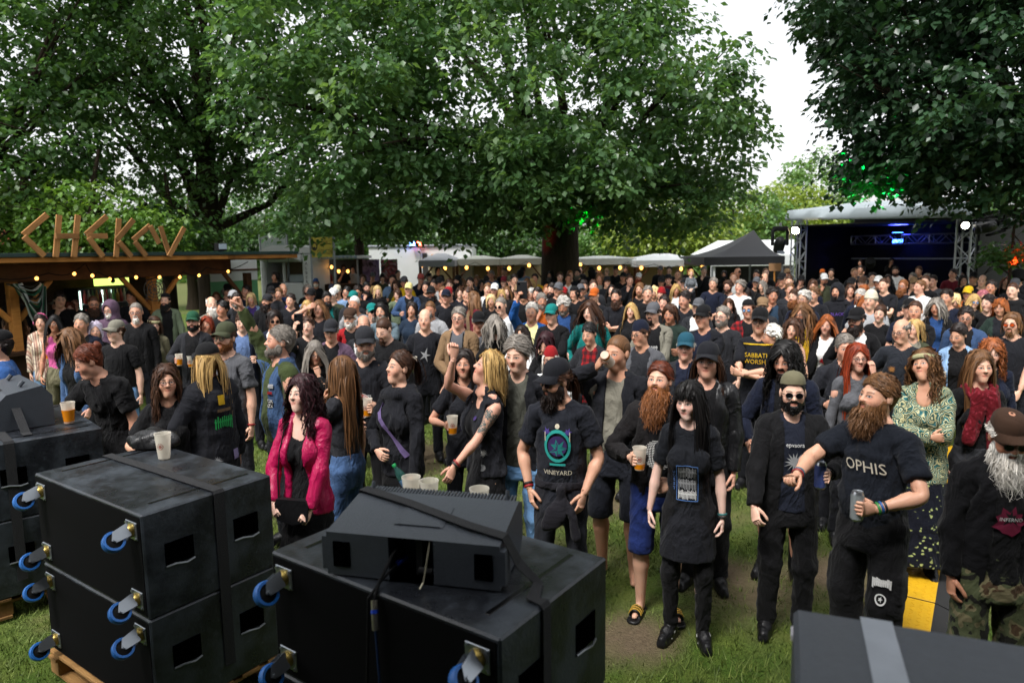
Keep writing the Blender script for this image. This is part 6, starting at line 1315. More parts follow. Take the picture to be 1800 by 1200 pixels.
# ================================================================== loudspeakers
def wet_black():
    m = M('worn_black_paint'); co = m.coord(); n = m.noise(3.2, co, 7, .65); f = m.noise(60, co, 3); s = m.noise(14, co, 6, .7)
    sc = m.ramp(s, [(.62, (0, 0, 0)), (.72, (1, 1, 1))]); c = m.mix(f, hexc('15171b'), hexc('22252a')); c = m.mix(m.ramp(n, [(.45, (0, 0, 0)), (.6, (1, 1, 1))]), c, hexc('343a41')); c = m.mix(sc, c, hexc('3d434a'))
    r = m.ramp(n, [(.35, (.22, .22, .22)), (.62, (.5, .5, .5))]); return m.pbr(c, S(m.nt, r), m.bump(f, .5, .004), .5)
SPK = wet_black(); PLAST = simple('black_plastic', '3a3f46', .45, .15, 30, 0, .25); STRAP = simple('black_webbing', '17181b', .85, .2, 60, 0, .4); ZINC = simple('zinc_plate', '9aa0a6', .3, .12, 20, .85); BLUE = simple('blue_tyre', '1f5fa8', .45, .15, 12); RAW = wood('pallet_pine', '7d5a34', 'a8824f')
CM = {}
def caster(parent, loc, face=-1, turn=0.):
    """swivel wheel on the rear panel: plate, fork, wheel (tyre, hub); axle along the panel"""
    if not CM:
        g = Geo(); g.box((0, -.004, 0), (.105, .008, .09), None, .002); CM['plate'] = g.mesh('plate', ZINC); g = Geo(); g.lathe([(.034, 0), (.034, .012), (.028, .022)], 16, rotx(PI / 2), (0, -.008, 0)); CM['bearing'] = g.mesh('bearing', simple('brass_race', 'a08a4a', .35, .1, 8, .8), True)
        g = Geo()
        for s in (-1, 1): g.prism([(-.034, -.028), (.034, -.028), (.012, -.100), (-.030, -.118), (-.044, -.100)], s * .024 - .002, s * .024 + .002, np.array([[0, 1, 0], [0, 0, 1], [1., 0, 0]]))
        g.box((0, -.028, 0), (.05, .005, .064)); CM['fork'] = g.mesh('fork', ZINC)
        g = Geo(); g.lathe([(.038, -.018), (.049, -.017), (.052, -.01), (.052, .01), (.049, .017), (.038, .018), (.036, 0)], 24, roty(PI / 2), None, False); CM['tyre'] = g.mesh('tyre', BLUE, True, 60); g = Geo(); g.lathe([(.012, -.020), (.037, -.012), (.037, .012), (.012, .020)], 20, roty(PI / 2)); CM['hub'] = g.mesh('hub', BLACK, True); g = Geo(); g.lathe([(.009, -.032), (.009, .032)], 8, roty(PI / 2)); CM['axle'] = g.mesh('axle', ZINC, True)
        g = Geo()
        for sx_ in (-1, 1):
            for sz in (-1, 1): g.lathe([(.008, 0), (.007, .006)], 6, rotx(PI / 2), (sx_ * .042, -.008, sz * .034))
        CM['bolt'] = g.mesh('bolts', ZINC)
    c = link('caster', CM['plate'], parent); c.location = loc
    link('bearing', CM['bearing'], c); link('bolts', CM['bolt'], c)['kind'] = 'stuff'; f_ = link('fork', CM['fork'], c); f_.rotation_euler = (0, turn, 0); Rt = roty(turn)
    for k_ in ('tyre', 'hub', 'axle'): o = link(k_, CM[k_], c); o.location = Rt @ np.array([0, -.102, -.030]); o.rotation_euler = (0, turn, 0)
    return c
def sub(center, ang, z0, h, label, wx=1.2, wy=.73, casters=True, handles=True, groove=False):
    r_ = empty('bass_cabinet', (center[0], center[1], z0), math.radians(ang), label, 'loudspeaker', 'stacked bass loudspeakers'); g = Geo(); g.box((0, 0, h / 2), (wx, wy, h), None, .008); g.build('cabinet', SPK, r_)
    if casters:
        for sx_ in (-1, 1):
            for zz in (.09, h - .09): caster(r_, (sx_ * (wx / 2 - .09), -wy / 2 - .001, zz), -1, -.5 if sx_ < 0 else -.7)
    if handles:
        for yy in (-.19, .19):
            g = Geo(); g.box((wx / 2 + .0015, yy, h / 2 + .03), (.003, .15, .12), None, .001); hd = g.build('handle', simple('recess_shade', '020202', 1., .1, 8, 0, 0, 0.), r_); g = Geo(); g.tube([(wx / 2 + .004, yy - .075, h / 2 - .03), (wx / 2 + .012, yy - .03, h / 2 - .026), (wx / 2 + .012, yy + .03, h / 2 - .04), (wx / 2 + .004, yy + .075, h / 2 - .034)], .006, 6); g.build('lip', simple('worn_lip', '6a6e72', .3, .2, 20, .6), hd, None, True)  # flat black patch paints the shade of the hand pocket, no real hollow
    if groove:
        for xx in (-wx / 2 + .10, wx / 2 - .13): g = Geo(); g.box((xx, .02, h + .001), (.022, wy - .16, .003), None, .001); g.build('groove_shade_strip', simple('groove_shade_dark', '050506', .25), r_)  # raised dark strips paint the shade inside the runner slots
    g = Geo(); g.box((0, -wy / 2 - .002, h / 2), (wx - .03, .003, h - .03), None, .001); g.build('rear_shade_sheet', simple('rear_shade_black', '050506', .9, .2, 8, 0, 0, .1), r_)  # near-black sheet over the rear face, painting in its unlit shade
    return r_
def pallet(center, ang, label, wx=1.2, wy=.8):
    r_ = empty('pallet', (center[0], center[1], 0), math.radians(ang), label, 'pallet', 'wooden pallets under the loudspeakers')
    for i in range(5): g = Geo(); g.box((0, -wy / 2 + .07 + i * (wy - .14) / 4, .135), (wx, .11, .02), None, .003); g.build('top_board', RAW, r_)
    for x in (-wx / 2 + .07, 0, wx / 2 - .07): g = Geo(); g.box((x, 0, .115), (.1, wy, .018)); g.build('stringer_board', RAW, r_)
    for x in (-wx / 2 + .07, 0, wx / 2 - .07):
        for y in (-wy / 2 + .07, 0, wy / 2 - .07): g = Geo(); g.box((x, y, .062), (.1, .12, .086), None, .003); g.build('block', RAW, r_)
    for y in (-wy / 2 + .07, 0, wy / 2 - .07): g = Geo(); g.box((0, y, .01), (wx, .1, .018)); g.build('base_board', RAW, r_)
STK = [('middle', (-.327, 2.732), -35.5), ('left', (-2.079, 3.847), -35.0), ('far left', (-3.69, 5.14), -46.)]
TOPZ = 1.23
for nm, c, a in STK:
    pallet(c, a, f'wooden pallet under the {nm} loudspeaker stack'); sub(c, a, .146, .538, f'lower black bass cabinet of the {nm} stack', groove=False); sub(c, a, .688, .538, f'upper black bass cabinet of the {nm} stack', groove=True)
def ribbon(name, pts, wdir, w_, mat, label, t=.003, parent=None):
    pts = np.asarray(pts, float); n = len(pts); V = []; wd_ = np.asarray(wdir, float)
    for i in range(n):
        d = unit(pts[min(i + 1, n - 1)] - pts[max(i - 1, 0)]); s = wd_[i] if wd_.ndim > 1 else wd_; s = unit(s - d * (s @ d)); m_ = np.cross(d, s)
        for a, b in ((-1, -1), (1, -1), (1, 1), (-1, 1)): V.append(pts[i] + s * a * w_ / 2 + m_ * b * t / 2)
    F = [(i * 4 + k_, i * 4 + (k_ + 1) % 4, i * 4 + 4 + (k_ + 1) % 4, i * 4 + 4 + k_) for i in range(n - 1) for k_ in range(4)] + [(0, 1, 2, 3), ((n - 1) * 4 + 3, (n - 1) * 4 + 2, (n - 1) * 4 + 1, (n - 1) * 4)]
    g = Geo(); g.add(V, F); o = g.build(name, mat, parent); return tag(o, label, 'strap') if label else o
def loc2w(c, a, p): return rotz(math.radians(a)) @ np.asarray(p, float) + [c[0], c[1], 0]
def top_strap(i, x, label, dy=0.):
    nm, c, a = STK[i]; pts = [loc2w(c, a, p) for p in ((x, .372, .35), (x, .374, 1.22), (x, .366, 1.233), (x, -.0, 1.234), (x, -.364, 1.233), (x, -.372, 1.22), (x, -.372, .3))]
    return ribbon('ratchet_strap', pts, loc2w((0, 0), a, (1, 0, 0)), .055, STRAP, label)
def cross_strap(i, y, label):
    nm, c, a = STK[i]; pts = [loc2w(c, a, p) for p in ((-.610, y, .5), (-.610, y, 1.22), (-.60, y, 1.235), (0, y, 1.2355), (.598, y, 1.235), (.6075, y, 1.22), (.6075, y, .25))]
    return ribbon('ratchet_strap', pts, loc2w((0, 0), a, (0, 1, 0)), .06, STRAP, label)
cross_strap(1, .04, 'black webbing strap across the top of the left bass stack'); cross_strap(2, -.2, 'black webbing strap over the far left bass stack')
# monitor speaker on the middle stack
mr = empty('line_array_speaker', (-.36, 2.60, TOPZ + .004), math.radians(-13.5), 'grey black wedge shaped line array speaker on the middle bass stack', 'loudspeaker'); W2 = .345
prof = [(-.13, .0), (-.13, .17), (.19, .225), (.25, .20), (.25, .06), (.20, .0)]     # (y, z)
g = Geo(); V = []
for sx_ in (-1, -.26, .26, 1):
    for y, z in prof: V.append((sx_ * W2, y + (.0 if abs(sx_) == 1 else 0), z))
np_ = len(prof); F = []
for i in range(3):
    for k_ in range(np_):
        if i == 1 and k_ == 0: continue
        F.append((i * np_ + k_, i * np_ + (k_ + 1) % np_, (i + 1) * np_ + (k_ + 1) % np_, (i + 1) * np_ + k_))
F += [tuple(range(np_)), tuple(range(3 * np_, 4 * np_))[::-1]]
b0 = len(V); iy = -.03
V += [(-.26 * W2, iy, .0), (-.26 * W2, iy, .168), (.26 * W2, iy, .168), (.26 * W2, iy, .0)]
F += [(b0, b0 + 1, b0 + 2, b0 + 3), (np_, np_ + 1, b0 + 1, b0), (2 * np_, b0 + 3, b0 + 2, 2 * np_ + 1), (np_ + 1, 2 * np_ + 1, b0 + 2, b0 + 1), (np_, b0, b0 + 3, 2 * np_)]
g.add(V, F); g.build('housing', PLAST, mr)
g = Geo(); n_ = 46
for i in range(n_): g.box((-W2 * .93 + i * 2 * W2 * .93 / (n_ - 1), .215, .222), (.008, .05, .012), rotx(.1))
o = g.build('grille_ribs', PLAST, mr); o['kind'] = 'stuff'
g = Geo(); g.prism([(-.10, -.001), (.10, -.001), (.08, .003), (-.08, .003)], -.09, .06, rotx(.17), (0, .04, .203)); g.build('hatch_plate', PLAST, mr)
for s in (-1, 1):
    g = Geo(); g.tube([(s * (W2 - .05), .20, .215), (s * (W2 - .05), .20, .25), (s * (W2 - .05), .205, .262)], .009, 8); g.build('rigging_eye', PLAST, mr, None, True)
    g = Geo(); g.prism([(-.02, .02), (.05, .02), (.06, .06), (.06, .11), (.02, .15), (-.02, .15)], s * W2, s * (W2 + .02), np.array([[0, 1, 0], [1, 0, 0], [0, 0, 1.]]), (0, -.11, 0)); g.build('end_bumper', PLAST, mr)
    g = Geo(); g.box((s * (W2 * .82), -.132, .085), (.07, .006, .10), None, .002); g.build('handle_shade_patch', simple('recess_shade', '020202', 1., .1, 8, 0, 0, 0.), mr)  # shade of the handle hollow painted as a flat black patch
g = Geo(); g.box((.02, -.06, .09), (.03, .07, .16), None, .004); g.build('rigging_link', simple('cast_black', '101113', .4), mr); g = Geo(); g.tube([(.02, -.1, .035), (.075, -.1, .035)], .012, 8); g.build('rigging_pin', MATS['cast_black'], mr, None, True); g = Geo(); g.box((.065, -.034, .135), (.055, .004, .018)); g.build('red_label', simple('red_label', 'a01838', .6), mr)
g = Geo(); g.tube([(.072, -.115, .16), (.07, -.15, .09), (.06, -.165, .02), (.055, -.19, .006)], .0035, 6); g.build('safety_wire', simple('steel_wire', 'a7a28c', .35, .1, 8, .6), mr, None, True)
g = Geo(); g.tube([(-.05, -.05, .06), (-.07, -.10, .05)], .011, 10); g.build('connector', simple('blue_plug', '1a3fb0', .4), mr, None, True)
cablep = [(-.055, -.05, .13), (-.075, -.12, .10), (-.10, -.2, .02), (-.105, -.235, -.03)]
def wcab(pts): return [np.array(mr.matrix_world @ Vector(p)) if False else rotz(math.radians(-13.5)) @ np.array(p) + [-.36, 2.60, TOPZ + .004] for p in pts]
cb1 = wcab(cablep); e = cb1[-1]; cable = empty('speaker_cable', e, 0, 'black speaker cable with silver plug hanging over the middle stack', 'cable'); g = Geo(); g.tube([p - e for p in cb1], .006, 8); g.build('cord', BLACK, cable, None, True)
g = Geo(); g.tube([(0, 0, 0), (.004, -.02, -.05), (.006, -.025, -.10)], .0125, 10); g.build('plug', simple('nickel_plug', 'a59f92', .3, .1, 8, .8), cable, None, True); g = Geo(); g.tube([(.002, -.012, -.03), (.003, -.017, -.042)], .0135, 10); g.build('blue_ring', simple('blue_plug', '1a3fb0', .4), cable, None, True)
g = Geo(); g.tube([(.006, -.025, -.10), (.01, -.02, -.25), (.02, -.02, -.5), (.04, -.03, -.95)], .005, 8); g.build('lower_cord', simple('blue_cord', '16305e', .5), cable, None, True)
c2 = wcab([(-.07, -.10, .05), (-.10, -.17, .02), (-.125, -.24, -.02)]); g = Geo(); g.tube(c2 + [c2[-1] + [-.01, -.03, -.3], c2[-1] + [.0, -.03, -.95]], .0055, 8); tag(g.build('power_cable', BLACK, None, None, True), 'thin black cable beside the plugged one on the middle stack', 'cable')
sp_ = wcab([(-.385, .17, .0), (-.36, .19, .12), (-.335, .185, .236), (-.1, .10, .222), (.20, -.03, .200), (.352, -.075, .188), (.40, -.06, .08), (.47, -.05, .006)]); R2 = loc2w(*STK[0][1:], (.607, -.10, 1.215)); sp_ += [loc2w(*STK[0][1:], (.55, -.10, 1.238)), loc2w(*STK[0][1:], (.598, -.10, 1.236)), loc2w(*STK[0][1:], (.6085, -.10, 1.222)), loc2w(*STK[0][1:], (.6085, -.10, .9)), loc2w(*STK[0][1:], (.6085, -.10, .62))]
wdv = [rotz(math.radians(-13.5)) @ np.array([.25, 1, 0])] * 6 + [rotz(math.radians(-20)) @ np.array([0.2, 1, 0])] * 2 + [rotz(math.radians(-35.5)) @ np.array([0, 1., 0])] * 5
strap = ribbon('ratchet_strap', sp_, wdv, .05, STRAP, 'black ratchet strap running diagonally over the line array speaker')
rt = empty('strap_ratchet', loc2w(*STK[0][1:], (.615, -.10, .86)), math.radians(-35.5), 'chromed ratchet buckle on the side of the middle stack', 'ratchet')
for s in (-1, 1): g = Geo(); g.prism([(0, -.11), (.03, -.12), (.05, 0), (.035, .05), (.01, .06), (0, .03)], s * .033 - .002, s * .033 + .002); g.build('cheek', ZINC, rt)
g = Geo(); g.tube([(.028, -.036, .03), (.028, .036, .03)], .018, 12); g.build('spool', STRAP, rt, None, True); g = Geo(); g.tube([(.03, -.034, -.10), (.03, .034, -.10)], .008, 8); g.build('grip', ZINC, rt, None, True)
# far left wedge
mw = empty('wedge_monitor', (-3.82, 5.17, TOPZ + .003), math.radians(-44), 'dark wedge monitor on the far left bass stack at the picture edge', 'loudspeaker'); g = Geo(); g.prism([(-.14, 0), (-.14, .20), (-.08, .26), (.14, .30), (.20, .22), (.20, 0)], -.36, .36, np.array([[0, 1, 0], [1, 0, 0], [0, 0, 1.]])); g.build('housing', PLAST, mw)
for yy in (-.2, .2): g = Geo(); g.tube([(yy, .03, .29), (yy, .06, .325)], .016, 8); g.build('rigging_eye', PLAST, mw, None, True)
ribbon('ratchet_strap', [(-4.14, 4.93, 1.46), (-3.87, 5.06, 1.53), (-3.62, 4.93, 1.44), (-3.46, 4.80, 1.236), (-3.40, 4.74, 1.235)], (.72, .69, 0), .055, STRAP, 'black strap down the side of the far left wedge monitor')
# speaker at the bottom right corner, very close
an_ = math.degrees(math.atan2(-.366, .93)); ft = np.array([.755, 1.774]); uu = rotz(math.radians(an_)) @ [1, 0, 0]; vv = rotz(math.radians(an_)) @ [0, -1, 0]; cc = ft + (uu * .5 + vv * .32)[:2]
fr_ = empty('stage_speaker', (cc[0], cc[1], .95), math.radians(an_), 'big blurred grey black speaker top in the bottom right corner', 'loudspeaker'); g = Geo(); g.box((0, 0, .272), (1.0, .64, .545), None, .012); g.build('housing', simple('grey_black_plastic', '474c53', .5, .2, 40, 0, .2), fr_); g = Geo(); g.box((-.30, 0, .547), (.075, .64, .003), None, .001); g.build('pale_band', simple('pale_band', '9aa0a8', .6), fr_)
g = Geo(); g.box((-.49, .26, .50), (.03, .05, .02), None, .003); g.build('white_connector', simple('white_connector', 'd5d0d8', .4), fr_)
sub(cc, an_, .02, .925, 'black cabinet under the speaker in the bottom right corner', 1.0, .64, False, False)
# yellow cable ramp
ra_, rb_ = onz(1592, 1125), onz(1650, 860); ru = unit((rb_ - ra_) * [1, 1, 0]); rl = np.linalg.norm((rb_ - ra_)[:2]); ang_ = math.atan2(ru[1], ru[0])
YEL = simple('yellow_rubber', 'c79a10', .6, .2, 12, 0, .3); RUB = simple('black_rubber', '1c1c1c', .85, .25, 12)
for i in range(6):
    c = ra_ + ru * (.88 * i + .1); rr_ = empty('cable_ramp', (c[0], c[1], gz(c[1]) - .004), ang_, ('nearest', 'second nearest', 'third nearest', 'fourth nearest', 'fifth nearest', 'farthest')[i] + ' section of the yellow lidded cable ramp', 'cable ramp', 'cable ramp sections')
    g = Geo(); g.prism([(-.28, 0), (.28, 0), (.14, .045), (-.14, .045)], -.43, .43, np.array([[0, 1, 0], [1, 0, 0], [0, 0, 1.]])); g.build('ramp', RUB, rr_); g = Geo(); g.box((0, 0, .0485), (.86, .25, .006), None, .002); ld = g.build('lid', YEL, rr_)
    if i < 4:
        g = Geo()
        for a_ in range(17):
            for b_ in range(5): g.box((-.40 + a_ * .05, -.1 + b_ * .05, .0525), (.028, .008, .003), rotz(.6 if (a_ + b_) % 2 else -.6))
        o = g.build('tread_studs', YEL, ld); o['kind'] = 'stuff'
    if i == 0: V, F = text2d('SZ', .07); g = Geo(); g.add([(.0 + x, -.21 + z * 1, .026 + .0) for x, z in V], F); g.build('marking', simple('red_marking', 'b03028', .6), rr_).rotation_euler = (0, 0, 0)
# ================================================================== the crowd
FOCUS = np.array([-1.6, 0.])
def P(x, y, h, label, **kw):
    D = kw.get('D') or solveD(x, y, h); X_ = at(x, y, D)[0]
    if 'yaw' not in kw: kw['yaw'] = math.degrees(math.atan2(X_ - FOCUS[0], D)) + RNG.uniform(-9, 9)
    return person(x, y, h, label=label, **kw)
T2 = text2d
# ---- front of the crowd, left to right
P(-4, 574, 1.74, 'person in blue denim jacket over yellow shirt at the left edge', yaw=50, hair='short:dark', hat='cap:black', top='jacket:blue:denim', inner='yellow', la='down', ra='down', hy=60, D=5.9)
P(22, 533, 1.72, 'person with long brown hair and black cap turned away by the bar', yaw=130, sex='f', hair='wavy:lbrown', hat='cap:black', top='tank:black', hy=140)
P(70, 548, 1.62, 'person in striped hooded top and denim shorts with ear defenders', yaw=-20, sex='f', hair='mid:dark', hat='headphones', top='blouse:cream:stripes', bot='shorts:ldenim:denim', shoes='bare:black', la='cup', ra='down', hy=-25, hp=5, hold='cup', D=9.6)
P(95, 549, 1.64, 'person in pink top and olive shorts with long black hair', yaw=-15, sex='f', hair='long:black', top='tank:pink', bot='shorts:khaki', shoes='bare:black', la='down', ra='down2', gl='clear', hy=-10, D=9.2)
P(130, 568, 1.68, 'person with curly greying hair in denim jacket and dark skirt looking down', yaw=10, sex='f', hair='curly:lbrown', top='jacket:denim:denim', inner='black', bot='miniskirt:char:denim', la='down2', ra='down', hy=15, hp=-28, D=7.2)
P(192, 582, 1.78, 'person with brown bun in black t-shirt leaning to reach a cup', yaw=12, hair='bun:auburn', top='tee:black', bot='shorts:black', lean=26, hy=48, hp=-22, beard='stubble:auburn', la='down2', ra=((.30, -.38, .98), (.6, .6, 0), (-.1, -.5, -.8), (-.7, .1, -.3), .55, 0), D=5.6, shoes='shoe:black')
P(203, 558, 1.76, 'person in beige cap and glasses behind the leaning one', yaw=-5, hair='short:brown', hat='cap:stone', top='tee:black', bot='trousers:lblue:denim', gl='clear', hy=25)
P(290, 633, 1.66, 'person with long brown hair and glasses in black t-shirt holding beer', yaw=-22, sex='f', hair='wavy:brown', top='tee:black', gl='clear', la='down', ra='cup', hold='cup', hy=-30, hp=4, D=4.9)
P(362, 595, 1.82, 'person seen from behind in black cap and patched black denim jacket', yaw=118, hair='long:blond', hat='cap:black', top='coat:ink:denim', inner='black', bot='trousers:black', la='cup', ra='down', hold='cup', hy=128, D=5.1,
  prints=[(rect2d(.055, .07), 'yellow', .02, 1.36, 'jacket', 'patch', True), (rect2d(.12, .022), 'tan', .0, 1.285, 'jacket', 'patch', True), (scribble2d(.17, .09, 3), '2fae5a', -.0, 1.20, 'jacket', 'patch', True), (star2d(.038, 4), 'lgrey', .09, .93, 'jacket', 'patch', True), (rect2d(.06, .07), 'lilac', -.09, .95, 'jacket', 'patch', True)])
P(395, 560, 1.80, 'person in olive cap, glasses and grey t-shirt with white leaf', yaw=8, hair='short:brown', hat='cap:olive', top='tee:grey', bot='shorts:char', beard='short:ginger', gl='clear', la='down', ra='down', hy=12, D=6.2, prints=[(star2d(.05, 9, 4, .25), 'white', -.03, 1.26)])
P(362, 552, 1.68, 'person with bright red hair in maroon jumper', yaw=5, sex='f', hair='mid:red', top='long:maroon', la='down', ra='cup', hold='cup', hy=-8, hp=12)
P(338, 543, 1.76, 'person in green cap and grey open jacket holding beer', yaw=-8, hair='short:dark', hat='cap:green', top='jacket:char', inner='black', beard='short:black', ra='cup', la='down', hold='cup', hy=-12)
P(490, 563, 1.84, 'person in green fleece and patched denim vest punching a fist up', yaw=52, hair='short:grey', top='vest:2c3f5c:denim', inner='long:3a4426:cotton', bot='trousers:char:denim', beard='short:grey', ra='fist', la='down', hy=64, hp=8, D=5.6, belly=.05, prints=[(rect2d(.07, .045), 'black', .10, 1.2, 'jacket', 'patch'), (T2('FGK\nNZS', .035), 'white', .10, 1.2, 'jacket', 'patch', False, .014), (rect2d(.05, .03), 'lgrey', .11, 1.33, 'jacket', 'patch'), (rect2d(.05, .02), 'red', .10, 1.28, 'jacket', 'patch')])
P(530, 651, 1.72, 'person with long dark curls in bright pink leather jacket', yaw=14, sex='f', hair='lcurly:burg', top='jacket:hot:leather', inner='tank:black:cotton', bot='dress:black', la='bag', ra='bag', hy=28, hp=9, hr=-4, D=4.35, skin='d9b4a2')
P(552, 592, 1.66, 'person with long grey hair and glasses beside the brown haired friend', yaw=-12, sex='f', hair='wavy:grey', top='long:black', gl='clear', la='chin', ra='down', hy=-22, hp=-10)
P(600, 618, 1.68, 'person with straight brown hair seen from behind in grey top and blue jeans', yaw=112, sex='f', hair='vlong:lbrown', top='fit:char', bot='slim:denim:denim', shoes='shoe:black', la='chin', ra='down', hy=105, D=5.0)
P(640, 567, 1.80, 'person in black cap and black t-shirt with round ape print holding beer', yaw=12, hair='short:black', hat='cap:char', top='tee:ink', bot='slim:black', beard='short:grey', la='cup', ra='clasp', hold='cup', hy=-14, hp=-4, D=5.75, prints=[(ring2d(.072, .098), 'c06a60', 0, 1.16), (ring2d(.100, .104), 'white', 0, 1.16), (T2('POWER APES', .032), 'white', 0, 1.235), (disc2d(.05, 16), 'lgrey', 0, 1.14), (disc2d(.018, 10), '3a6a9a', -.02, 1.16), (disc2d(.018, 10), '3a6a9a', .02, 1.16)])
P(700, 607, 1.74, 'person with ponytail in navy hoodie holding a plastic bottle', yaw=32, sex='f', hair='tail:brown', top='hoodie:ink', bot='slim:black', la='down2', ra='clasp', hy=52, hp=10, D=4.95, hold='bottle', skin='d0a48c', prints=[((lambda V, F: (V @ np.array([[.8, .6], [-.6, .8]]), F))(*rect2d(.035, .46, 8)), '6a5a86', .0, 1.20, 'torso', 'shoulder_strap')])
P(850, 606, 1.72, 'blond person in patched black vest with tattooed arm and raised hand', yaw=52, sex='f', hair='bob:blond', top='vest:ink:denim', inner='tank:black:cotton', bot='longskirt:black', ra=((-.02, -.30, 1.75), (.6, -.3, -.7), (-.1, .1, 1), (.8, .3, 0), .7, 0), la=((.10, -.42, .98), (.5, .6, -.3), (0, -.5, -.8), (-.8, .2, 0), .3, 0), hy=76, hp=24, D=4.75, prints=[(star2d(.03, 6), 'white', .11, 1.08, 'jacket', 'patch'), (disc2d(.024, 12), 'lgrey', .11, .98, 'jacket', 'patch'), (disc2d(.014, 8), 'purple', .09, 1.33, 'jacket', 'patch')])
P(815, 606, 1.66, 'person with long dark hair in black t-shirt with purple print holding beer', yaw=-6, sex='f', hair='long:dark', top='tee:ink', bot='slim:ink', ra='cup', la='down', hold='cup', hy=4, hp=4, D=5.5, prints=[(star2d(.09, 12, 11), 'purple', 0, 1.16)])
P(912, 580, 1.82, 'person with short grey hair in olive t-shirt and dark open jacket', yaw=12, hair='crop:grey', top='jacket:ink', inner='4f5048', bot='trousers:lblue:denim', la='down', ra='down', beard='stubble:grey', hy=26, hp=-6, D=4.95)
P(985, 621, 1.82, 'bearded person in black cap and sunglasses wearing t-shirt with teal raven print', yaw=14, hair='tail:brown', hat='cap:ink', top='tee:1d1f26', bot='slim:ink:denim', la='pocket', ra='pocket', beard='full:dark', gl='sun', hy=58, hp=-10, D=4.35, extra='tied', prints=[(ring2d(.074, .092, 26, 1.15), '2b9c94', 0, 1.24), (disc2d(.066, 20), 'purple', 0, 1.24), (star2d(.065, 21, 7, .5), '1f7f7a', .005, 1.225), (disc2d(.016, 12), 'cream', .0, 1.365), (rect2d(.006, .06), 'cream', -.085, 1.30), (rect2d(.006, .06), 'cream', .085, 1.30), (rect2d(.11, .014), '2b9c94', 0, 1.12), (star2d(.03, 5, 6), '4b3c86', .07, 1.33), (star2d(.03, 6, 6), '4b3c86', -.07, 1.33), (T2('VINEYARD', .042), 'cream', 0, 1.065)])
P(1087, 586, 1.84, 'bald person in open black hoodie drinking beer from a cup', yaw=24, hair='buzz:lbrown', top='jacket:ink', inner='tank:stone:cotton', bot='shorts:bdenim:denim', shoes='bare:black', ra='drink', la='down', beard='stubble:grey', hold='cup', hy=42, hp=2, D=5.0, belly=.05)
P(1160, 626, 1.82, 'laughing person with huge ginger beard in black hoodie and blue shorts', yaw=12, hair='bun:auburn', top='jacket:1b191a', inner='black', bot='shorts:1b2a5c', shoes='slide:black', ra='cup', la='clasp', beard='long:ginger', hold='cup', hy=32, hp=10, D=4.45, prints=[(cells2d(.105, 9), 'white', 0, 1.17)])
P(1215, 659, 1.72, 'person with long black hair and fringe in black t-shirt and skirt', yaw=20, sex='f', hair='fringe:black', top='tee:14161b', bot='miniskirt:ink', shoes='shoe:black', la='down', ra='down', hy=40, hp=-4, D=4.12, skin='dcb9aa', prints=[(frame2d(.15, .24, .004), '5c86c8', 0, 1.13), (scribble2d(.13, .08, 14, 12, .003), 'lgrey', 0, 1.20), (scribble2d(.13, .07, 15, 12, .003), 'lgrey', 0, 1.12), (scribble2d(.13, .06, 16, 14, .003), 'white', 0, 1.05), (T2('U\nO\nE\nS\nT', .03), '5c86c8', -.095, 1.14)], extra='tights')
P(1245, 594, 1.84, 'person with long brown hair, dark cap and black leather jacket', yaw=18, hair='vlong:brown', hat='cap:ink', top='jacket:black:leather', inner='black', bot='trousers:black', la='down', ra='down', hy=24, hp=4, D=4.85, prints=[(star2d(.05, 31, 7), 'lgrey', -.03, 1.28)])
P(1385, 590, 1.82, 'person with wild black hair in navy shirt and black shorts holding a can', yaw=28, hair='lcurly:black', top='jacket:navy', inner='black', bot='shorts:black', shoes='boot:black', ra='cuplow', la='down', beard='goatee:dark', hold='can', hy=42, hp=-12, D=5.0)
P(1395, 645, 1.80, 'person with backward cap, sunglasses and black beard in black hoodie', yaw=10, hair='buzz:black', hat='capback:khaki', top='jacket:black', inner='1a1e2a', bot='trousers:black', shoes='shoe:black', la='cup', ra='fwd', beard='short:black', gl='sun', hold='can', hy=16, hp=0, D=4.2, prints=[(T2('epvaora', .038), 'white', 0, 1.33), (star2d(.07, 41, 14), 'lgrey', 0, 1.22)])
P(1548, 645, 1.84, 'person with long brown beard turned left wearing black t-shirt lettered OPHIS', yaw=58, hair='short:lbrown', top='tee:12161e', bot='cargo:141416', shoes='boot:black', la=((.10, -.33, 1.10), (.8, .2, -.6), (-.25, -1, .1), (-1, .15, 0), .72, 1), ra=((.18, -.46, 1.22), (.9, .1, -.5), (-.1, -1, .1), (-.3, 0, -1), 1.05, 0), beard='bushy:lbrown', hold='can', hy=78, hp=6, D=3.75, belly=.05, prints=[(T2('OPHIS', .085, -.2), 'b9b0a0', .02, 1.27), (scribble2d(.10, .05, 8), 'white', .11, .64, 'bot', 'patch'), (ring2d(.022, .030, 16), 'white', .11, .55, 'bot', 'patch'), (star2d(.016, 3, 5), 'white', .11, .55, 'bot', 'patch')])
P(1632, 606, 1.72, 'person with long curly hair and teal headband in green paisley blouse', yaw=36, sex='f', hair='lcurly:lbrown', hat='headband', top='blouse:teal:paisley', bot='longskirt:navy:floral', shoes='boot:black', la='crosslow', ra='crosslow', hy=58, hp=18, hr=-14, D=4.95)
P(1725, 608, 1.72, 'person with straight brown hair in red patterned scarf and black top', yaw=10, sex='f', hair='vlong:lbrown', top='fit:black', bot='slim:char:denim', la='down', ra='down', hy=10, hp=4, D=5.0, extra='scarf')
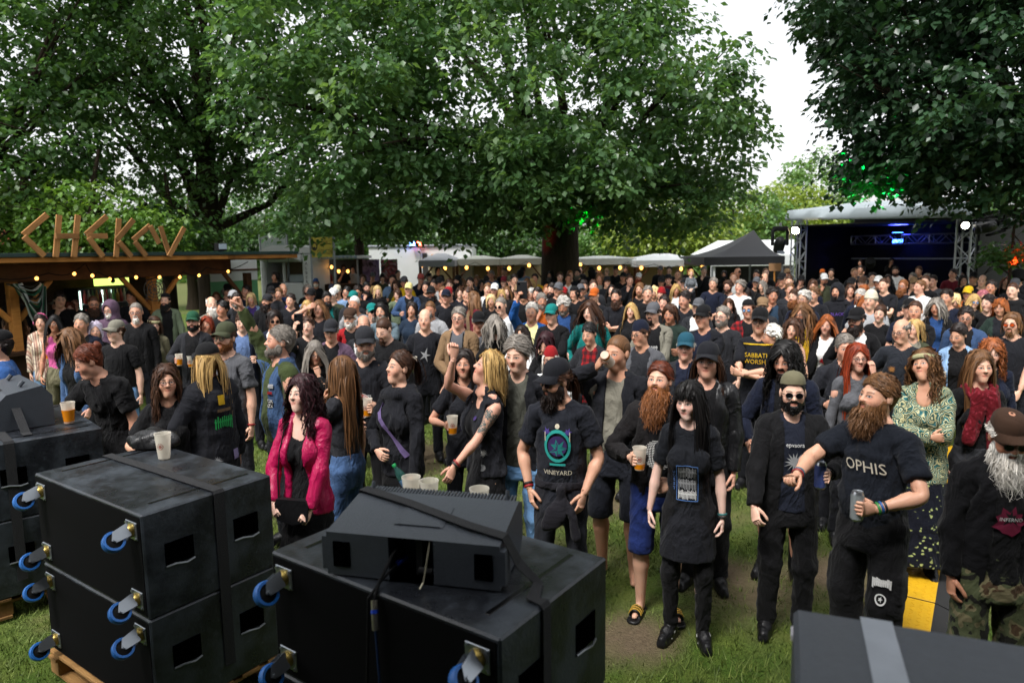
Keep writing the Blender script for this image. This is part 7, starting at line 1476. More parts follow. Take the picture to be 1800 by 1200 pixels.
P(1768, 703, 1.74, 'person with white beard, brown peaked cap and glasses in black jacket', yaw=10, hair='short:white', hat='army:brown', top='jacket:0d0d10', inner='black', bot='loose:olive:camo', la='down', ra='down', beard='long:white', gl='sun', hy=12, hp=-18, D=3.25, prints=[(star2d(.085, 51, 9, .75), '6e1836', 0, 1.22), (star2d(.05, 52, 8, .4), 'black', 0, 1.24, 'torso', 'print', False, .013), (T2('INFERNO', .027), 'white', 0, 1.235, 'torso', 'print', False, .016)])
P(1508, 596, 1.68, 'smiling person with long orange hair and glasses, hand at cheek', yaw=8, sex='f', hair='vlong:red', top='long:55565a', la='face', ra='down', gl='clear', hy=8, hp=2, D=5.6)
P(1487, 580, 1.78, 'person with short grey hair in dark denim jacket holding beer', yaw=14, hair='short:grey', top='jacket:ink:denim', inner='char', ra='cup', la='down', hold='cup', beard='stubble:grey', hy=14, D=5.9)
P(1745, 590, 1.68, 'person with curly red hair in navy jacket behind the red scarf', yaw=22, sex='f', hair='curly:copper', top='jacket:navy', inner='black', hy=28, hp=-4)
P(1690, 560, 1.72, 'person with dark ponytail in pale denim jacket looking down left', yaw=40, sex='f', hair='tail:dark', top='jacket:ldenim:denim', inner='black', ra='cup', la='down', hy=60, hp=-16, hold='cup')
# ---- second rows
M_ = [l.split('|') for l in '''138|546|1.78|m|short:grey|-|jacket:navy|black|-|-|person with short pale hair just behind the curly haired one
166|561|1.66|f|mid:lilac|-|tee:black|-|-|-|person with silver lilac hair left of the beige cap
163|518|1.80|m|buzz:brown|-|jacket:black|black|full:brown|clear|bald bearded person with glasses in black by the bar
192|525|1.78|m|none:white|hood:mauve|hoodie:mauve|-|short:white|clear|person with hood up and white beard by the bar
238|530|1.84|m|buzz:grey|-|jacket:black|black|goatee:white|clear|tall bald person with glasses and white goatee in dark jacket holding beer
268|552|1.66|f|bob:brown|headband|jacket:khaki|black|-|-|person with patterned headband left of the green cap
222|500|1.80|m|short:dark|-|hoodie:black|-|short:dark|-|person with dark beard and red cup at the bar counter
262|508|1.78|m|short:grey|cap:grey|tee:black|-|-|-|person in grey cap and black t-shirt below the wire hoop
290|512|1.78|m|short:black|capback:black|jacket:sage|black|full:black|-|bearded person with backward cap in sage green jacket
98|519|1.76|m|short:brown|cap:stone|jacket:navy|black|-|-|person in pale cap facing left near the bar
130|516|1.74|m|short:black|cap:black|jacket:ink|black|-|-|person in black cap beside the pale cap by the bar
68|520|1.76|m|short:dark|-|hoodie:black|-|-|-|person with short dark hair by the streamer curtain
118|528|1.66|f|mid:auburn|-|jacket:navy|cream|-|-|person with auburn hair between two capped ones at the bar
415|510|1.80|m|short:dark|-|jacket:char|black|short:grey|-|person with dark hair and trimmed grey beard below the tarp screen
380|510|1.66|f|long:lbrown|-|tee:stone|-|-|-|person with long light hair below the white screen
372|520|1.78|m|balding:white|-|vest:ink|stone|full:white|-|person with white goatee in dark vest beside a long haired neighbour
388|524|1.78|m|short:black|-|tee:black|-|-|-|long faced dark haired person left of the grey t-shirt
409|507|1.78|m|short:grey|cap:lgrey|tee:lgrey|-|-|sun|person in sunglasses and pale grey t-shirt in front of green tarp
442|512|1.66|f|bob:pale|-|jacket:ldenim|purple|-|-|person with pale blond bob in light denim jacket
425|543|1.76|m|short:brown|-|jacket:navy|5a6f96|-|-|person in navy jacket and blue shirt right of the olive cap
467|513|1.76|m|short:dark|flat:char|jacket:black|black|full:dark|-|person in flat cap just right of the raised fist
482|540|1.78|m|mid:dark|-|jacket:navy|white|-|sun|person with slicked back hair and glasses behind the raised arm
515|520|1.66|f|long:dark|cap:purple|jacket:purple|black|-|-|person in purple cap looking down
544|504|1.78|m|short:dark|cap:black|jacket:lblue|black|-|-|person in black cap and light blue shirt left of centre
537|524|1.66|f|wavy:blond|-|tee:black|-|-|-|person with wavy blond hair below the yellow banner
560|523|1.80|m|vlong:lbrown|-|tee:ink|-|-|-|person with long straight hair shielding the eyes with a hand
540|550|1.74|m|short:brown|-|jacket:black|black|-|-|person holding a black phone up to film left of the grey cap
582|556|1.76|m|short:grey|cap:char|jacket:mauve|black|-|-|person in dark grey cap and plum jacket over black t-shirt
575|508|1.78|m|short:black|-|jacket:dgreen|teal|full:black|clear|person with black beard and glasses in dark green jacket
615|536|1.78|m|short:white|flat:brown|jacket:red|black|short:white|-|person with white beard and brown flat cap in red collar jacket
623|518|1.80|m|buzz:white|-|tee:lgrey|-|-|-|pale bald person behind the brown flat cap
655|529|1.76|m|short:grey|cap:teal|jacket:sage|navy|goatee:grey|sun|person in bright green cap and glasses
640|552|1.76|m|balding:grey|-|jacket:char|white|-|-|balding grey person behind the black cap with badge
680|553|1.80|m|buzz:brown|-|jacket:black|black|goatee:brown|-|person with shaved head in black hoodie looking down
672|526|1.80|m|mid:black|-|tee:5a6a72|-|full:grey|-|person with dark hair and grey goatee in slate t-shirt tilting the head
720|527|1.70|f|mid:dark|-|tee:1d2a3a|-|-|-|person with dark chin length hair left of the bald one
747|541|1.80|m|balding:grey|-|long:ink|-|-|-|balding person in black top with silver wing print
757|527|1.76|m|buzz:lbrown|-|hoodie:lgrey|-|-|-|person with shaved head in pale grey hoodie
806|533|1.86|m|short:grey|-|coat:tan|grey|-|clear|tall person in brown jacket with a camera round the neck
842|543|1.76|m|short:grey|cap:black|jacket:black|grey|-|-|person in black cap with lettering near the brown jacket
873|548|1.76|f|curly:grey|-|tee:black|-|-|-|person with a mop of grey curls seen from behind
912|566|1.68|f|long:dark|-|tee:white|-|-|-|person with dark hair and pale face behind the grey haired one
935|526|1.82|m|short:silver|-|jacket:royal|e2dca0|-|-|person in bright blue jacket holding a tablet phone overhead
972|530|1.80|m|short:brown|cap:teal|jacket:black|black|-|-|person in teal and beige cap with black rucksack straps
992|514|1.82|m|crop:silver|-|jacket:ink|blue|short:grey|-|person with thick silver hair looking down
962|575|1.68|f|bob:burg|-|tee:black|-|-|-|person with burgundy hair looking down behind the red bandana
968|603|1.64|f|mid:white|bandana:red|tee:white|-|-|clear|white haired person with red bandana hidden behind the black cap
1037|523|1.86|m|lcurly:brown|-|long:teal|-|-|-|person with long brown curls in teal jumper
1040|560|1.74|f|short:black|-|jacket:char|red:plaid|-|-|person with short dark hair in red check shirt and grey jacket
1127|556|1.82|m|short:brown|bandana:navy|jacket:grey|char|-|clear|smiling person with navy bandana and glasses in grey shirt
1152|527|1.84|m|short:dark|cap:grey|jacket:stone|black|goatee:dark|-|person in grey cap with black lettered hoodie and pale jacket
1180|529|1.78|m|mid:brown|-|hoodie:dgreen|-|stubble:brown|-|young person with brown hair in dark green hoodie
1206|579|1.76|m|short:silver|cap:1f4a5a|jacket:char|navy|-|-|elderly person in petrol blue cap with folded lips
1240|531|1.86|m|short:dark|cap:black|jacket:ink|navy|-|-|tall person in plain black cap and navy shirt
1272|532|1.80|m|short:grey|-|tee:char|-|short:grey|clear|person with grey hair, thick glasses and short grey beard
1337|535|1.80|m|buzz:brown|cap:black|tee:ink|-|-|clear|person in black and yellow shirt lettered SABBATH WORSHIP with crossed arms
1362|563|1.74|m|crop:white|-|tee:ldenim|-|-|-|white haired person turned left beside crossed arms
1392|555|1.68|f|curly:brown|-|tank:black|-|-|-|person with curly brown hair in black tank top
1415|528|1.82|m|lcurly:lbrown|-|jacket:black|d0a42a|full:dark|clear|long haired person with glasses in yellow t-shirt with red print
1450|547|1.70|f|vlong:copper|-|tee:e2e0dc|-|-|-|person with long copper hair in white t-shirt with red print
1507|535|1.82|m|short:dark|cap:black|jacket:black|white|full:dark|clear|person in black peaked cap and glasses wearing black blazer
1545|530|1.70|f|tail:brown|-|tee:black|-|-|-|person with tied back hair and pendant in black top
1586|558|1.76|m|balding:grey|-|tee:22252b|-|-|clear|balding person with glasses in dark polo shirt with emblems
1610|526|1.82|m|buzz:brown|-|jacket:black|teal|-|-|bald stern person with teal rucksack strap
1606|556|1.64|f|bob:blond|-|jacket:olive|stone|-|-|person with blond bob right of the polo shirt
1650|520|1.72|f|curly:grey|-|jacket:black|blue|-|-|laughing person with dark grey curls in black jacket
1680|511|1.66|f|mid:pale|-|jacket:sage|stone|-|-|pale blond person in sage camouflage jacket looking down
1700|532|1.78|m|short:dark|-|jacket:denim|black|-|clear|person with short dark hair and glasses in denim jacket at right
1712|513|1.66|f|wavy:blond|-|tee:black|-|-|blue|person with blond hair and blue sunglasses at right
1727|506|1.68|f|bob:pink|-|tee:black|-|-|clear|person with pinkish hair and glasses at right
1762|520|1.72|f|fringe2:copper|-|jacket:dgreen|ink|-|-|person with long copper hair and fringe near the right edge
1786|543|1.78|m|mid:lbrown|-|tee:ink|-|goatee:lbrown|orange|person in orange sunglasses at the right edge
1360|500|1.84|m|crop:dark|-|jacket:ink|243648|-|-|person with short dark hair in black piped tracksuit jacket
1280|489|1.78|m|crop:brown|-|tee:1b1f2a|-|short:brown|clear|person with quiff, glasses and short brown beard right of centre
1320|522|1.80|m|short:brown|capback:black|jacket:red:plaid|black|-|blue|person in mirrored blue sunglasses and red check shirt
1342|518|1.76|m|short:dark|flat:tan|jacket:char|black|-|clear|person in brown flat cap and glasses right of mirrored sunglasses
1432|500|1.80|m|crop:lbrown|-|tee:ink|-|-|-|young person with short fair hair in black t-shirt
1475|495|1.82|m|none:dark|hood:ink|hoodie:ink|-|goatee:dark|-|person with dark hood up and purple lettering on the chest
1556|487|1.84|m|buzz:brown|-|tee:ink|-|-|-|big bald person in black t-shirt with white lettering
1590|488|1.80|m|short:ginger|-|tee:1c2028|-|full:ginger|clear|person with ginger beard and glasses turned left
1620|490|1.82|m|buzz:lbrown|-|tee:e0e0de|-|-|-|bald person in white t-shirt turned left
1706|500|1.72|m|short:dark|cap:yellow|jacket:orange|black|-|-|person in bright yellow cap at right
1215|472|1.30|f|mid:blond|headphones|long:20262e:finestripes|-|-|-|child with pink ear defenders riding on shoulders
1027|488|1.84|m|short:dark|-|long:ink|-|-|-|tall person with dark hair in black sweatshirt in mid crowd
1125|493|1.82|m|wavy:lbrown|-|tee:black|-|goatee:lbrown|-|person with long wavy light brown hair in black right of centre
1110|528|1.68|f|long:blond|-|jacket:black|black|-|-|smiling person with long fair hair behind the bandana
760|500|1.80|m|short:black|cap:black|hoodie:ink|-|full:black|-|bearded person in black cap and black hoodie left of centre
718|494|1.80|m|short:grey|cap:ded08a|jacket:denim|black|-|-|person in pale yellow cap and denim shirt
740|478|1.84|m|short:brown|cap:b0524a|hoodie:navy|-|-|clear|person in coral red cap and navy hooded jacket
698|505|1.64|m|mid:brown|-|tee:sage|-|-|-|youth with thick brown hair below the pale yellow cap
833|508|1.80|m|long:lbrown|-|jacket:maroon|tan|goatee:brown|-|person with long hair in maroon top turned left
867|513|1.70|f|mid:pale|-|jacket:black|black|-|-|person with pale swept hair right of the long haired one
880|520|1.80|m|buzz:grey|-|tee:white|-|-|sun|bald person in sunglasses beside the blue sleeve
953|510|1.80|m|short:grey|-|tee:orange|-|short:grey|-|smiling person with grey beard in orange print t-shirt'''.split('\n')]
ARMS2 = {'tall bald person': ('down', 'cup', 'cup'), 'person with dark beard and red cup': ('down', 'cuphi', 'redcup'), 'person holding a black phone': ('down', 'phone', 'phone'), 'person in bright blue jacket': ('down', ((.06, -.30, 1.86), (.8, -.1, -.6), (-.3, -.2, 1), (-.5, .3, 0), .6, 1), 'tablet'), 'person in black and yellow': ('cross', 'crosslow', None), 'tall person in brown jacket': ('down2', 'clasp', None), 'person with long straight hair shielding': ('down', 'brow', None), 'balding person in black top': ('down', 'cup', 'cup'), 'person with long wavy light brown': ('cuplow', 'down', 'can'), 'smiling person with long fair': ('down', 'cuplow', None), 'bald stern': ('cross', 'crosslow', None)}
for r in M_:
    x, y, h = float(r[0]), float(r[1]), float(r[2]); f = lambda s: None if s == '-' else s
    kw = dict(sex=r[3], hair=r[4], hat=f(r[5]), top=r[6], beard=f(r[8]), gl=f(r[9])); inn = f(r[7])
    if inn: kw['inner'] = ('inner:' + inn) if ':' in inn else inn
    for k_, v in ARMS2.items():
        if r[10].startswith(k_): kw['la'], kw['ra'], kw['hold'] = v; kw['hy'] = math.degrees(math.atan2(at(x, y, 8)[0] + 1.6, 8))
    if 'seen from behind' in r[10]: kw['yaw'] = 160
    if 'facing left' in r[10] or 'turned left' in r[10]: kw['yaw'] = 75
    if 'looking down' in r[10] and 'la' not in kw: kw['hy'] = RNG.uniform(15, 35); kw['hp'] = -24; kw['la'] = 'down'; kw['ra'] = 'clasp'
    if 'crossed arms' in r[10] and 'SABBATH' in r[10]: kw['D'] = 6.9
    if r[10].startswith('child'): kw['D'] = 13.6; kw['z'] = 1.0; kw['k'] = 3
    o = P(x, y, h, r[10], **kw)
    if 'SABBATH' in r[10]:
        add_print(o, T2('SABBATH\nWORSHIP', .06), 'yellow', 0, 1.30); add_print(o, rect2d(.30, .012), 'yellow', 0, 1.43)
    if 'purple lettering' in r[10]: add_print(o, T2('BLACK', .07), '6a4aa8', 0, 1.27)
    if 'white lettering' in r[10]: add_print(o, scribble2d(.2, .05, 77, 9, .004), 'white', 0, 1.27)
    if 'silver wing' in r[10]: add_print(o, star2d(.09, 3, 5, .3), 'lgrey', 0, 1.25)
    if r[10].startswith('person with long copper hair in white'): add_print(o, star2d(.06, 3, 14, .6), 'b3202a', 0, 1.22)
    if 'yellow t-shirt with red' in r[10]: add_print(o, star2d(.07, 3, 9, .6), 'b3202a', 0, 1.18)
    if 'orange print' in r[10]: add_print(o, star2d(.09, 3, 9, .6), 'black', 0, 1.2)
    if 'emblems' in r[10]: add_print(o, disc2d(.028), 'c98a3a', .07, 1.30); add_print(o, star2d(.045, 8), '9a6a3a', -.08, 1.27)
    if 'grey cap with black lettered' in r[10]: add_print(o, scribble2d(.13, .05, 78, 6, .004), 'white', 0, 1.25)
# ---- back rows: x, y of the head top in the photo, what shows of each one
F_ = '''400|496|cap:black;430|497|short:dark;476|500|cap:black;487|503|short:lbrown;498|497|balding:grey:blue;508|512|short:dark;556|487|cap:blue:::short:white;540|497|mid:grey;582|497|cap:navy;583|503|cap:white:olive;592|498|cap:cream;608|500|short:black:ldenim::clear;618|508|cap:teal;628|498|short:dark:::clear;645|492|short:black:::full:dark;655|500|wavy:blond;666|499|bob:pale;672|480|beanie:black:olive;690|480|short:dark:ldenim;697|490|wavy:brown:olive;710|483|cap:grey:yellow;636|480|mid:brown;655|477|cap:grey;700|473|short:black:black;750|491|short:dark;762|487|short:dark:white;757|478|hat:black;770|484|cap:black;776|500|short:lbrown;785|494|mid:brown;790|487|short:brown:black;803|481|cap:black:ink:full:black;815|487|long:lbrown;828|484|short:dark;836|482|wavy:lbrown;781|505|cap:navy;790|501|cap:red;808|503|mid:brown;820|500|short:brown;846|489|long:dark:::clear;855|494|short:lbrown:white;864|473|short:grey:jean:;867|495|cap:white;880|506|mid:blond:::clear;888|483|cap:maroon;898|482|cap:olive;885|468|short:dark;905|478|short:dark;920|467|cap:black:ldenim;925|486|long:lbrown;933|487|wavy:blond:black;890|500|long:lbrown;908|497|cap:tan;920|500|short:brown;932|502|short:silver:::clear;940|478|short:dark:yellow;945|500|short:dark;966|475|long:black:::full:grey;985|475|short:brown;1003|473|short:ginger;960|497|long:ginger;970|493|short:dark:white:full:dark;1000|481|buzz:brown;1016|470|short:dark:black:full:grey;980|493|cap:grey;990|502|cap:red;1010|500|capback:black;1022|496|cap:grey;1044|488|short:brown;1055|477|mid:lbrown:stone;1040|467|cap:black;1052|463|short:dark;1067|470|cap:tan;1068|483|cap:black;1083|465|cap:black;1045|503|cap:orange;1094|476|cap:black;1108|482|buzz:brown;1123|477|cap:white:black:full:red;1075|497|long:dark:black;1140|498|short:grey;1150|500|mid:pale;1160|503|beanie:red;1163|483|cap:black;1177|480|hat:black:maroon;1160|465|cap:grey;1175|466|short:dark;1190|473|buzz:lbrown;1195|486|short:brown;1203|485|cap:black;1188|496|long:blond;1165|514|short:dark;1085|503|short:dark:ink:full:brown;1238|465|short:grey:black;1252|484|short:grey:navy;1272|474|mid:dark:black:full:black;1290|478|buzz:ginger;1295|470|balding:brown;1300|488|crop:grey:white;1330|473|buzz:black;1347|470|buzz:lbrown;1345|479|balding:brown;1328|484|cap:grey;1342|490|long:grey;1310|502|mid:dark;1285|520|long:brown;1205|506|short:dark;1225|520|cap:grey;1207|530|mid:pale:royal;1375|477|cap:black;1388|482|buzz:brown;1385|470|cap:tan;1408|481|cap:black:black::;1390|494|short:lbrown;1398|503|short:brown:::full:ginger;1412|505|crop:silver:::clear;1372|492|long:auburn;1447|471|cap:orange;1450|478|cap:white:olive:goatee:dark;1428|488|mid:brown;1495|497|long:brown;1515|483|cap:brown;1513|464|short:dark;1503|470|buzz:lbrown;1535|476|crop:dark:white;1547|482|cap:white;1563|480|long:dark;1576|466|short:dark:white:short:dark;1604|476|short:grey;1605|484|cap:tan;1618|465|short:brown;1625|482|buzz:brown;1632|478|short:grey;1642|480|short:dark:grey;1675|469|short:dark:maroon;1690|470|cap:black;1697|480|mid:dark;1712|475|cap:black;1725|482|balding:brown;1740|488|short:dark;1767|483|long:auburn;1782|486|cap:grey;1785|495|buzz:brown;1518|497|fringe2:copper;1514|503|short:silver:::clear;1532|507|beanie:cream:lgrey;1545|520|long:dark;1602|520|cap:black;1520|515|long:copper;1740|512|short:dark;1500|485|cap:black;1668|503|short:dark;1795|480|cap:olive'''.split(';')
TOPS = ['tee:black', 'tee:ink', 'hoodie:black', 'jacket:black', 'tee:char', 'hoodie:ink', 'jacket:navy', 'tee:black', 'jacket:char', 'long:ink', 'tee:navy', 'tee:black']
for i, s in enumerate(F_):
    q = s.split('|'); x, y = float(q[0]), float(q[1]); a = q[2].split(':') + [''] * 5; rg = np.random.default_rng(500 + i); kw = {}
    st_, cl_, tp = a[0], a[1], a[2]
    rest = [v for v in a[3:] if v]; bd = None; gl = None
    for j, v in enumerate(rest):
        if v in ('full', 'short', 'goatee'): bd = v + ':' + (rest[j + 1] if j + 1 < len(rest) and rest[j + 1] in HC_ else 'dark')
        if v == 'clear': gl = 'clear'
    if st_ in ('cap', 'capback', 'beanie', 'hat', 'bandana'): kw['hat'] = st_ + ':' + cl_; kw['hair'] = rg.choice(['short', 'short', 'mid', 'buzz']) + ':' + rg.choice(['dark', 'brown', 'grey', 'black'])
    else: kw['hair'] = st_ + ':' + cl_
    hs_ = kw['hair'].split(':')[0]; sex = 'f' if hs_ in ('long', 'wavy', 'bob', 'fringe2') or (hs_ == 'mid' and rg.uniform() < .6) else 'm'
    tp = {'jean': 'denim'}.get(tp, tp); top = (rg.choice(['tee:', 'tee:', 'hoodie:']) + tp) if tp else TOPS[int(rg.integers(0, 12))]
    if top.startswith('jacket'): kw['inner'] = rg.choice(['black', 'grey', 'white', 'ink'])
    h = (1.69 if sex == 'f' else 1.80) + rg.normal(0, .035)
    P(x, y, h, None, sex=sex, top=top, beard=bd, gl=gl, k=int(rg.choice([0, 1, 2, 3, 4, 5, 6, 7, 8, 9, 0, 3, 6])), **kw)
# people behind the counters and on the small stage
for x, y, D, z, top in ((482, 476, 18.6, 0, 'hoodie:ink'), (572, 466, 21.9, .3, 'tee:maroon'), (603, 463, 22.3, .2, 'tee:black'), (620, 466, 22.5, .2, 'hoodie:lgrey'), (1513, 455, 19.8, .72, 'tee:black'), (1568, 452, 19.4, .72, 'hoodie:black'), (1462, 470, 19., 0, 'tee:black'), (860, 470, 25.2, 0, 'tee:black'), (770, 468, 24.6, 0, 'tee:black'), (1100, 466, 24.4, 0, 'jacket:ink'), (1020, 466, 23.5, 0, 'hoodie:black'), (1210, 468, 24, 0, 'tee:black'), (22, 500, 10.9, 0, 'hoodie:black'), (105, 508, 11.2, 0, 'tee:black'), (230, 505, 12, 0, 'tee:ink')):
    P(x, y, 1.78, None, D=D, z=z, top=top, hair=RNG.choice(['short:dark', 'short:brown', 'mid:dark']), k=int(RNG.integers(0, 9)), inner='black' if top.startswith('jacket') else None)
# ================================================================== held things
def side_of(rec):
    for s, k_ in (('L', 'la'), ('R', 'ra')):
        sp = rec[k_]
        if sp and (ARM[sp][5] if isinstance(sp, str) else sp[5]): return s
    return None
def short_of(rec): return rec['label'] or 'person'
for rec, it in PROPS:
    s = side_of(rec); Mr = rec['M']; lab = rec['label'] or ''
    if it == 'bottle':
        h = rec['ps']['hands']['L']; F = h['F']; p = h['W'] + F[:, 0] * .085 - F[:, 2] * .035; ax = unit([-.45, -.2, .8]); R_ = np.array(Vector(ax).to_track_quat('Z', 'Y').to_matrix()); q = np.eye(4); q[:3, :3] = R_; q[:3, 3] = p - ax * .06
        bottle_at(Mr @ Matrix(q), 'clear green capped plastic bottle held low by the ponytailed one'); continue
    if s is None:
        for k_ in ('L', 'R'):
            if abs(rec['ps']['hands'][k_]['curl'] - .72) < .02: s = k_
        if s is None: continue
    h = rec['ps']['hands'][s]; Cc = h['C']; who = {'drinking': 'tipped to the bald drinker'}.get('')
    tagline = lab.replace('person ', '').replace('seen from behind ', '')
    if it in ('cup', 'redcup'):
        if 'drinking' in lab:
            mo = np.array((rec['HM'] @ Vector((0, -.100, -.060)))[:]); ax = unit(mo - (Cc + [0, -.02, .06])) ; ax = unit(ax * .9 + np.array([0, 0, .25])); R_ = np.array(Vector(ax).to_track_quat('Z', 'Y').to_matrix()); q = np.eye(4); q[:3, :3] = R_; q[:3, 3] = mo - ax * .148; cup_at(Mr @ Matrix(q), .2, 'plastic beer cup tipped to the mouth of the bald drinker'); continue
        who = {'person in striped': 'striped hooded top', 'person with long brown hair and glasses': 'long brown hair and glasses', 'person seen from behind in black cap': 'patched black jacket', 'person with bright red': 'maroon jumper', 'person in green cap': 'green cap', 'person in black cap and black t-shirt': 'round ape print', 'person with long dark hair in black': 'purple print t-shirt', 'laughing': 'huge ginger beard', 'person with short grey hair in dark denim': 'dark denim jacket', 'person with dark ponytail': 'pale denim jacket', 'tall bald': 'white goatee and dark jacket', 'balding person in black top': 'silver wing print', 'person with dark beard and red': 'dark beard at the bar'}
        w_ = next((v for k_, v in who.items() if lab.startswith(k_)), 'crowd'); o = cup_at(Mr @ Matrix.Translation(Vector(Cc - [0, 0, .065])), round(.3 + .5 * ((rec['n'] * 37) % 10) / 10, 1), f'plastic beer cup held by the one with {w_}' if it == 'cup' else 'red cup held at the bar counter')
        if it == 'redcup': o.color = (1, 0, 0, 1); o.data = o.data.copy(); o.data.materials[0] = simple('red_plastic', 'b02020', .4)
    elif it == 'can':
        cc_, w_ = next(((c_, v) for k_, c_, v in (('person with wild', '7c868c', 'silver can held low by the wild haired one'), ('person with backward', '1c3f9a', 'blue can held by the one with backward cap'), ('person with long brown beard', '9aa2a4', 'grey can gripped by the one lettered OPHIS'), ('person with long wavy', '2f6a4a', 'green can held by the one with long wavy hair')) if lab.startswith(k_)), ('grey', 'can held in the crowd')); can_at(Mr @ Matrix.Translation(Vector(Cc - [0, 0, .075])), cc_, w_)
    elif it == 'phone': phone_at(Mr @ Matrix.Translation(Vector(Cc + [0, -.0, .03])) @ Matrix.Rotation(PI, 4, 'Z'), 'black phone held up by the one left of the grey cap')
    elif it == 'tablet': phone_at(Mr @ Matrix.Translation(Vector(Cc + [0, 0, .06])) @ Matrix.Rotation(PI, 4, 'Z') @ Matrix.Diagonal((1.35, 1, 1.1, 1)), 'large black phone in folding case held high by the blue sleeve')
def cup_on(px, py, z, fill, label, D=None):
    p = onz(px, py, z) if D is None else at(px, py, D); cup_at(Matrix.Translation((p[0], p[1], z + .003)), fill, label, k=1.1)
cup_on(289, 806, 1.23, .0, 'empty plastic cup standing on top of the left bass stack'); cup_on(122, 744, 1.23, .7, 'half full beer cup standing on the far left bass stack')
for (x_, y_), lb in (((-.50, 3.26), 'left plastic cup behind the line array speaker'), ((-.405, 3.20), 'middle plastic cup behind the line array speaker'), ((-.16, 3.08), 'right plastic cup just showing behind the line array speaker')): cup_at(Matrix.Translation((x_, y_, 1.233)), .0, lb, k=1.05)
r = [q for q in PEOPLE if (q['label'] or '').startswith('person with brown bun')][0]; h = r['ps']['hands']['R']; cup_at(r['M'] @ Matrix.Translation(Vector(h['W'] + h['F'][:, 0] * .10 - h['F'][:, 2] * .03 - [0, 0, .11])), .3, 'plastic cup grasped from above by the leaning one')
# small worn things
def on_person(start): return next(q for q in PEOPLE if (q['label'] or '').startswith(start))
def bracelet(start, s, cols):
    r = on_person(start); ps = r['ps']; d = unit(ps['hands'][s]['W'] - ps['J']['fa' + s]); R_ = np.array(Vector(d).to_track_quat('Z', 'Y').to_matrix())
    for i, c in enumerate(cols):
        g = Geo(); g.lathe([(.0315, -.007), (.0345, -.004), (.0345, .004), (.0315, .007)], 16, R_, ps['hands'][s]['W'] - d * (.012 + .018 * i), False); g.build('bracelet', simple('band_' + c, C.get(c, c), .5), r['o'], None, True)
bracelet('person with long brown beard', 'L', ['2f7a3c', '23508a', '1b1b1b']); bracelet('person with long brown beard', 'R', ['red', '1f5a6a']); bracelet('person with backward', 'L', ['b0b3b6', 'b0b3b6']); bracelet('person with backward', 'R', ['red', '1b1b1b', '1b1b1b']); bracelet('person with long black hair and fringe', 'L', ['1b1b1b', '2f6a6a']); bracelet('bearded person in black cap', 'R', ['red', '1b1b1b']); bracelet('blond person', 'L', ['1b1b1b', '8a2a2a']); bracelet('person with ponytail', 'L', ['1b1b1b', 'red']); bracelet('person in olive cap', 'L', ['red'])
r = on_person('person with long dark curls'); g = Geo()       # shoulder bag
g.prism([(-.14, .02), (-.125, -.09), (.0, -.12), (.125, -.09), (.14, .02), (.12, .05), (-.12, .05)], -.025, .025, rotz(0), (0.0, -.215, .93)); bg = g.build('shoulder_bag', cloth_mat('leather'), r['o'], col('black'))
g = Geo(); g.tube([(-.12, -.21, .97), (-.13, -.19, 1.12), (-.12, -.165, 1.28), (-.10, -.11, 1.42), (-.085, .0, 1.485)], .006, 6); g.build('strap', BLACK, bg)
r = on_person('tall person in brown jacket'); g = Geo(); g.box((0, -.19, 1.14), (.13, .06, .085), None, .01); cm = g.build('camera', simple('camera_black', '101113', .4), r['o']); g = Geo(); g.lathe([(.034, 0), (.036, .05), (.03, .085)], 16, rotx(PI / 2), (0, -.215, 1.135)); g.build('camera_lens', simple('phone_lens', '05060a', .1), cm, None, True)
for sg in (-1, 1): g = Geo(); g.tube([(sg * .065, -.18, 1.17), (sg * .085, -.15, 1.32), (sg * .075, -.06, 1.47)], .007, 5); g.build('neck_strap', BLACK, cm)
# tattoo on the bare arm
r = on_person('blond person'); V, Q, W = template('body', 'f', '', True, 0.); N = vnormals(V, Q); K = SKEL['f']; Q2 = V - K['sh']; t_ = Q2 @ AD; sel = (V[:, 0] > .1) & (t_ > .06) & (t_ < .25) & (np.linalg.norm(Q2 - t_[:, None] * AD, axis=1) < .08); fq = Q[sel[Q].all(1)]; ids = np.unique(fq); mp = np.full(len(V), -1); mp[ids] = np.arange(len(ids)); Vt = V[ids] + N[ids] * .0018
m = M('tattoo'); n_ = m.noise(26, m.attr('rest'), 4, .6, 0, 1.6); base = hexc('b58a74'); m.pbr(m.mix(m.ramp(n_, [(.42, (0, 0, 0)), (.5, (1, 1, 1)), (.56, (1, 1, 1)), (.64, (0, 0, 0))]), base, hexc('3a4a48')), .5); link('tattoo', mesh_np('tattoo', skinned(Vt, W[ids], r['ps']), mp[fq], True, m.mat, {'rest': Vt}), r['o'])
# stripes on the near shoes
r = on_person('person with long black hair and fringe')
for s, sg in (('L', 1), ('R', -1)):
    for side in (1, -1):
        a = SKEL['m']['an'] * [sg, 1, 1]; g = Geo(); X_ = a[0] + .006 * sg + side * .0485
        for dz in (0, .012): g.tube([(X_ - side * .002, a[1] + .03, .045 + dz), (X_, a[1] - .03, .052 + dz * .6), (X_ - side * .004, a[1] - .085, .030 + dz * .3)], .004, 5)
        o = g.build('shoe_stripe', simple('white_stripe', 'd8d8d8', .5), r['o']); o.matrix_local = bone_mat(r['ps'], 'ft' + s)
r = on_person('laughing person')
for s, sg in (('L', 1), ('R', -1)):
    a = SKEL['m']['an'] * [sg, 1, 1]; g = Geo()
    for yy in (-.075, -.105, -.135): g.tube([(a[0] + .008 * sg + .046 * math.cos(q), a[1] + yy, .032 + .046 * math.sin(q)) for q in np.linspace(.15, PI - .15, 9)], .005, 5)
    o = g.build('gold_stripes', simple('gold_stripe', 'b8923a', .4), r['o']); o.matrix_local = bone_mat(r['ps'], 'ft' + s); o['kind'] = 'stuff'
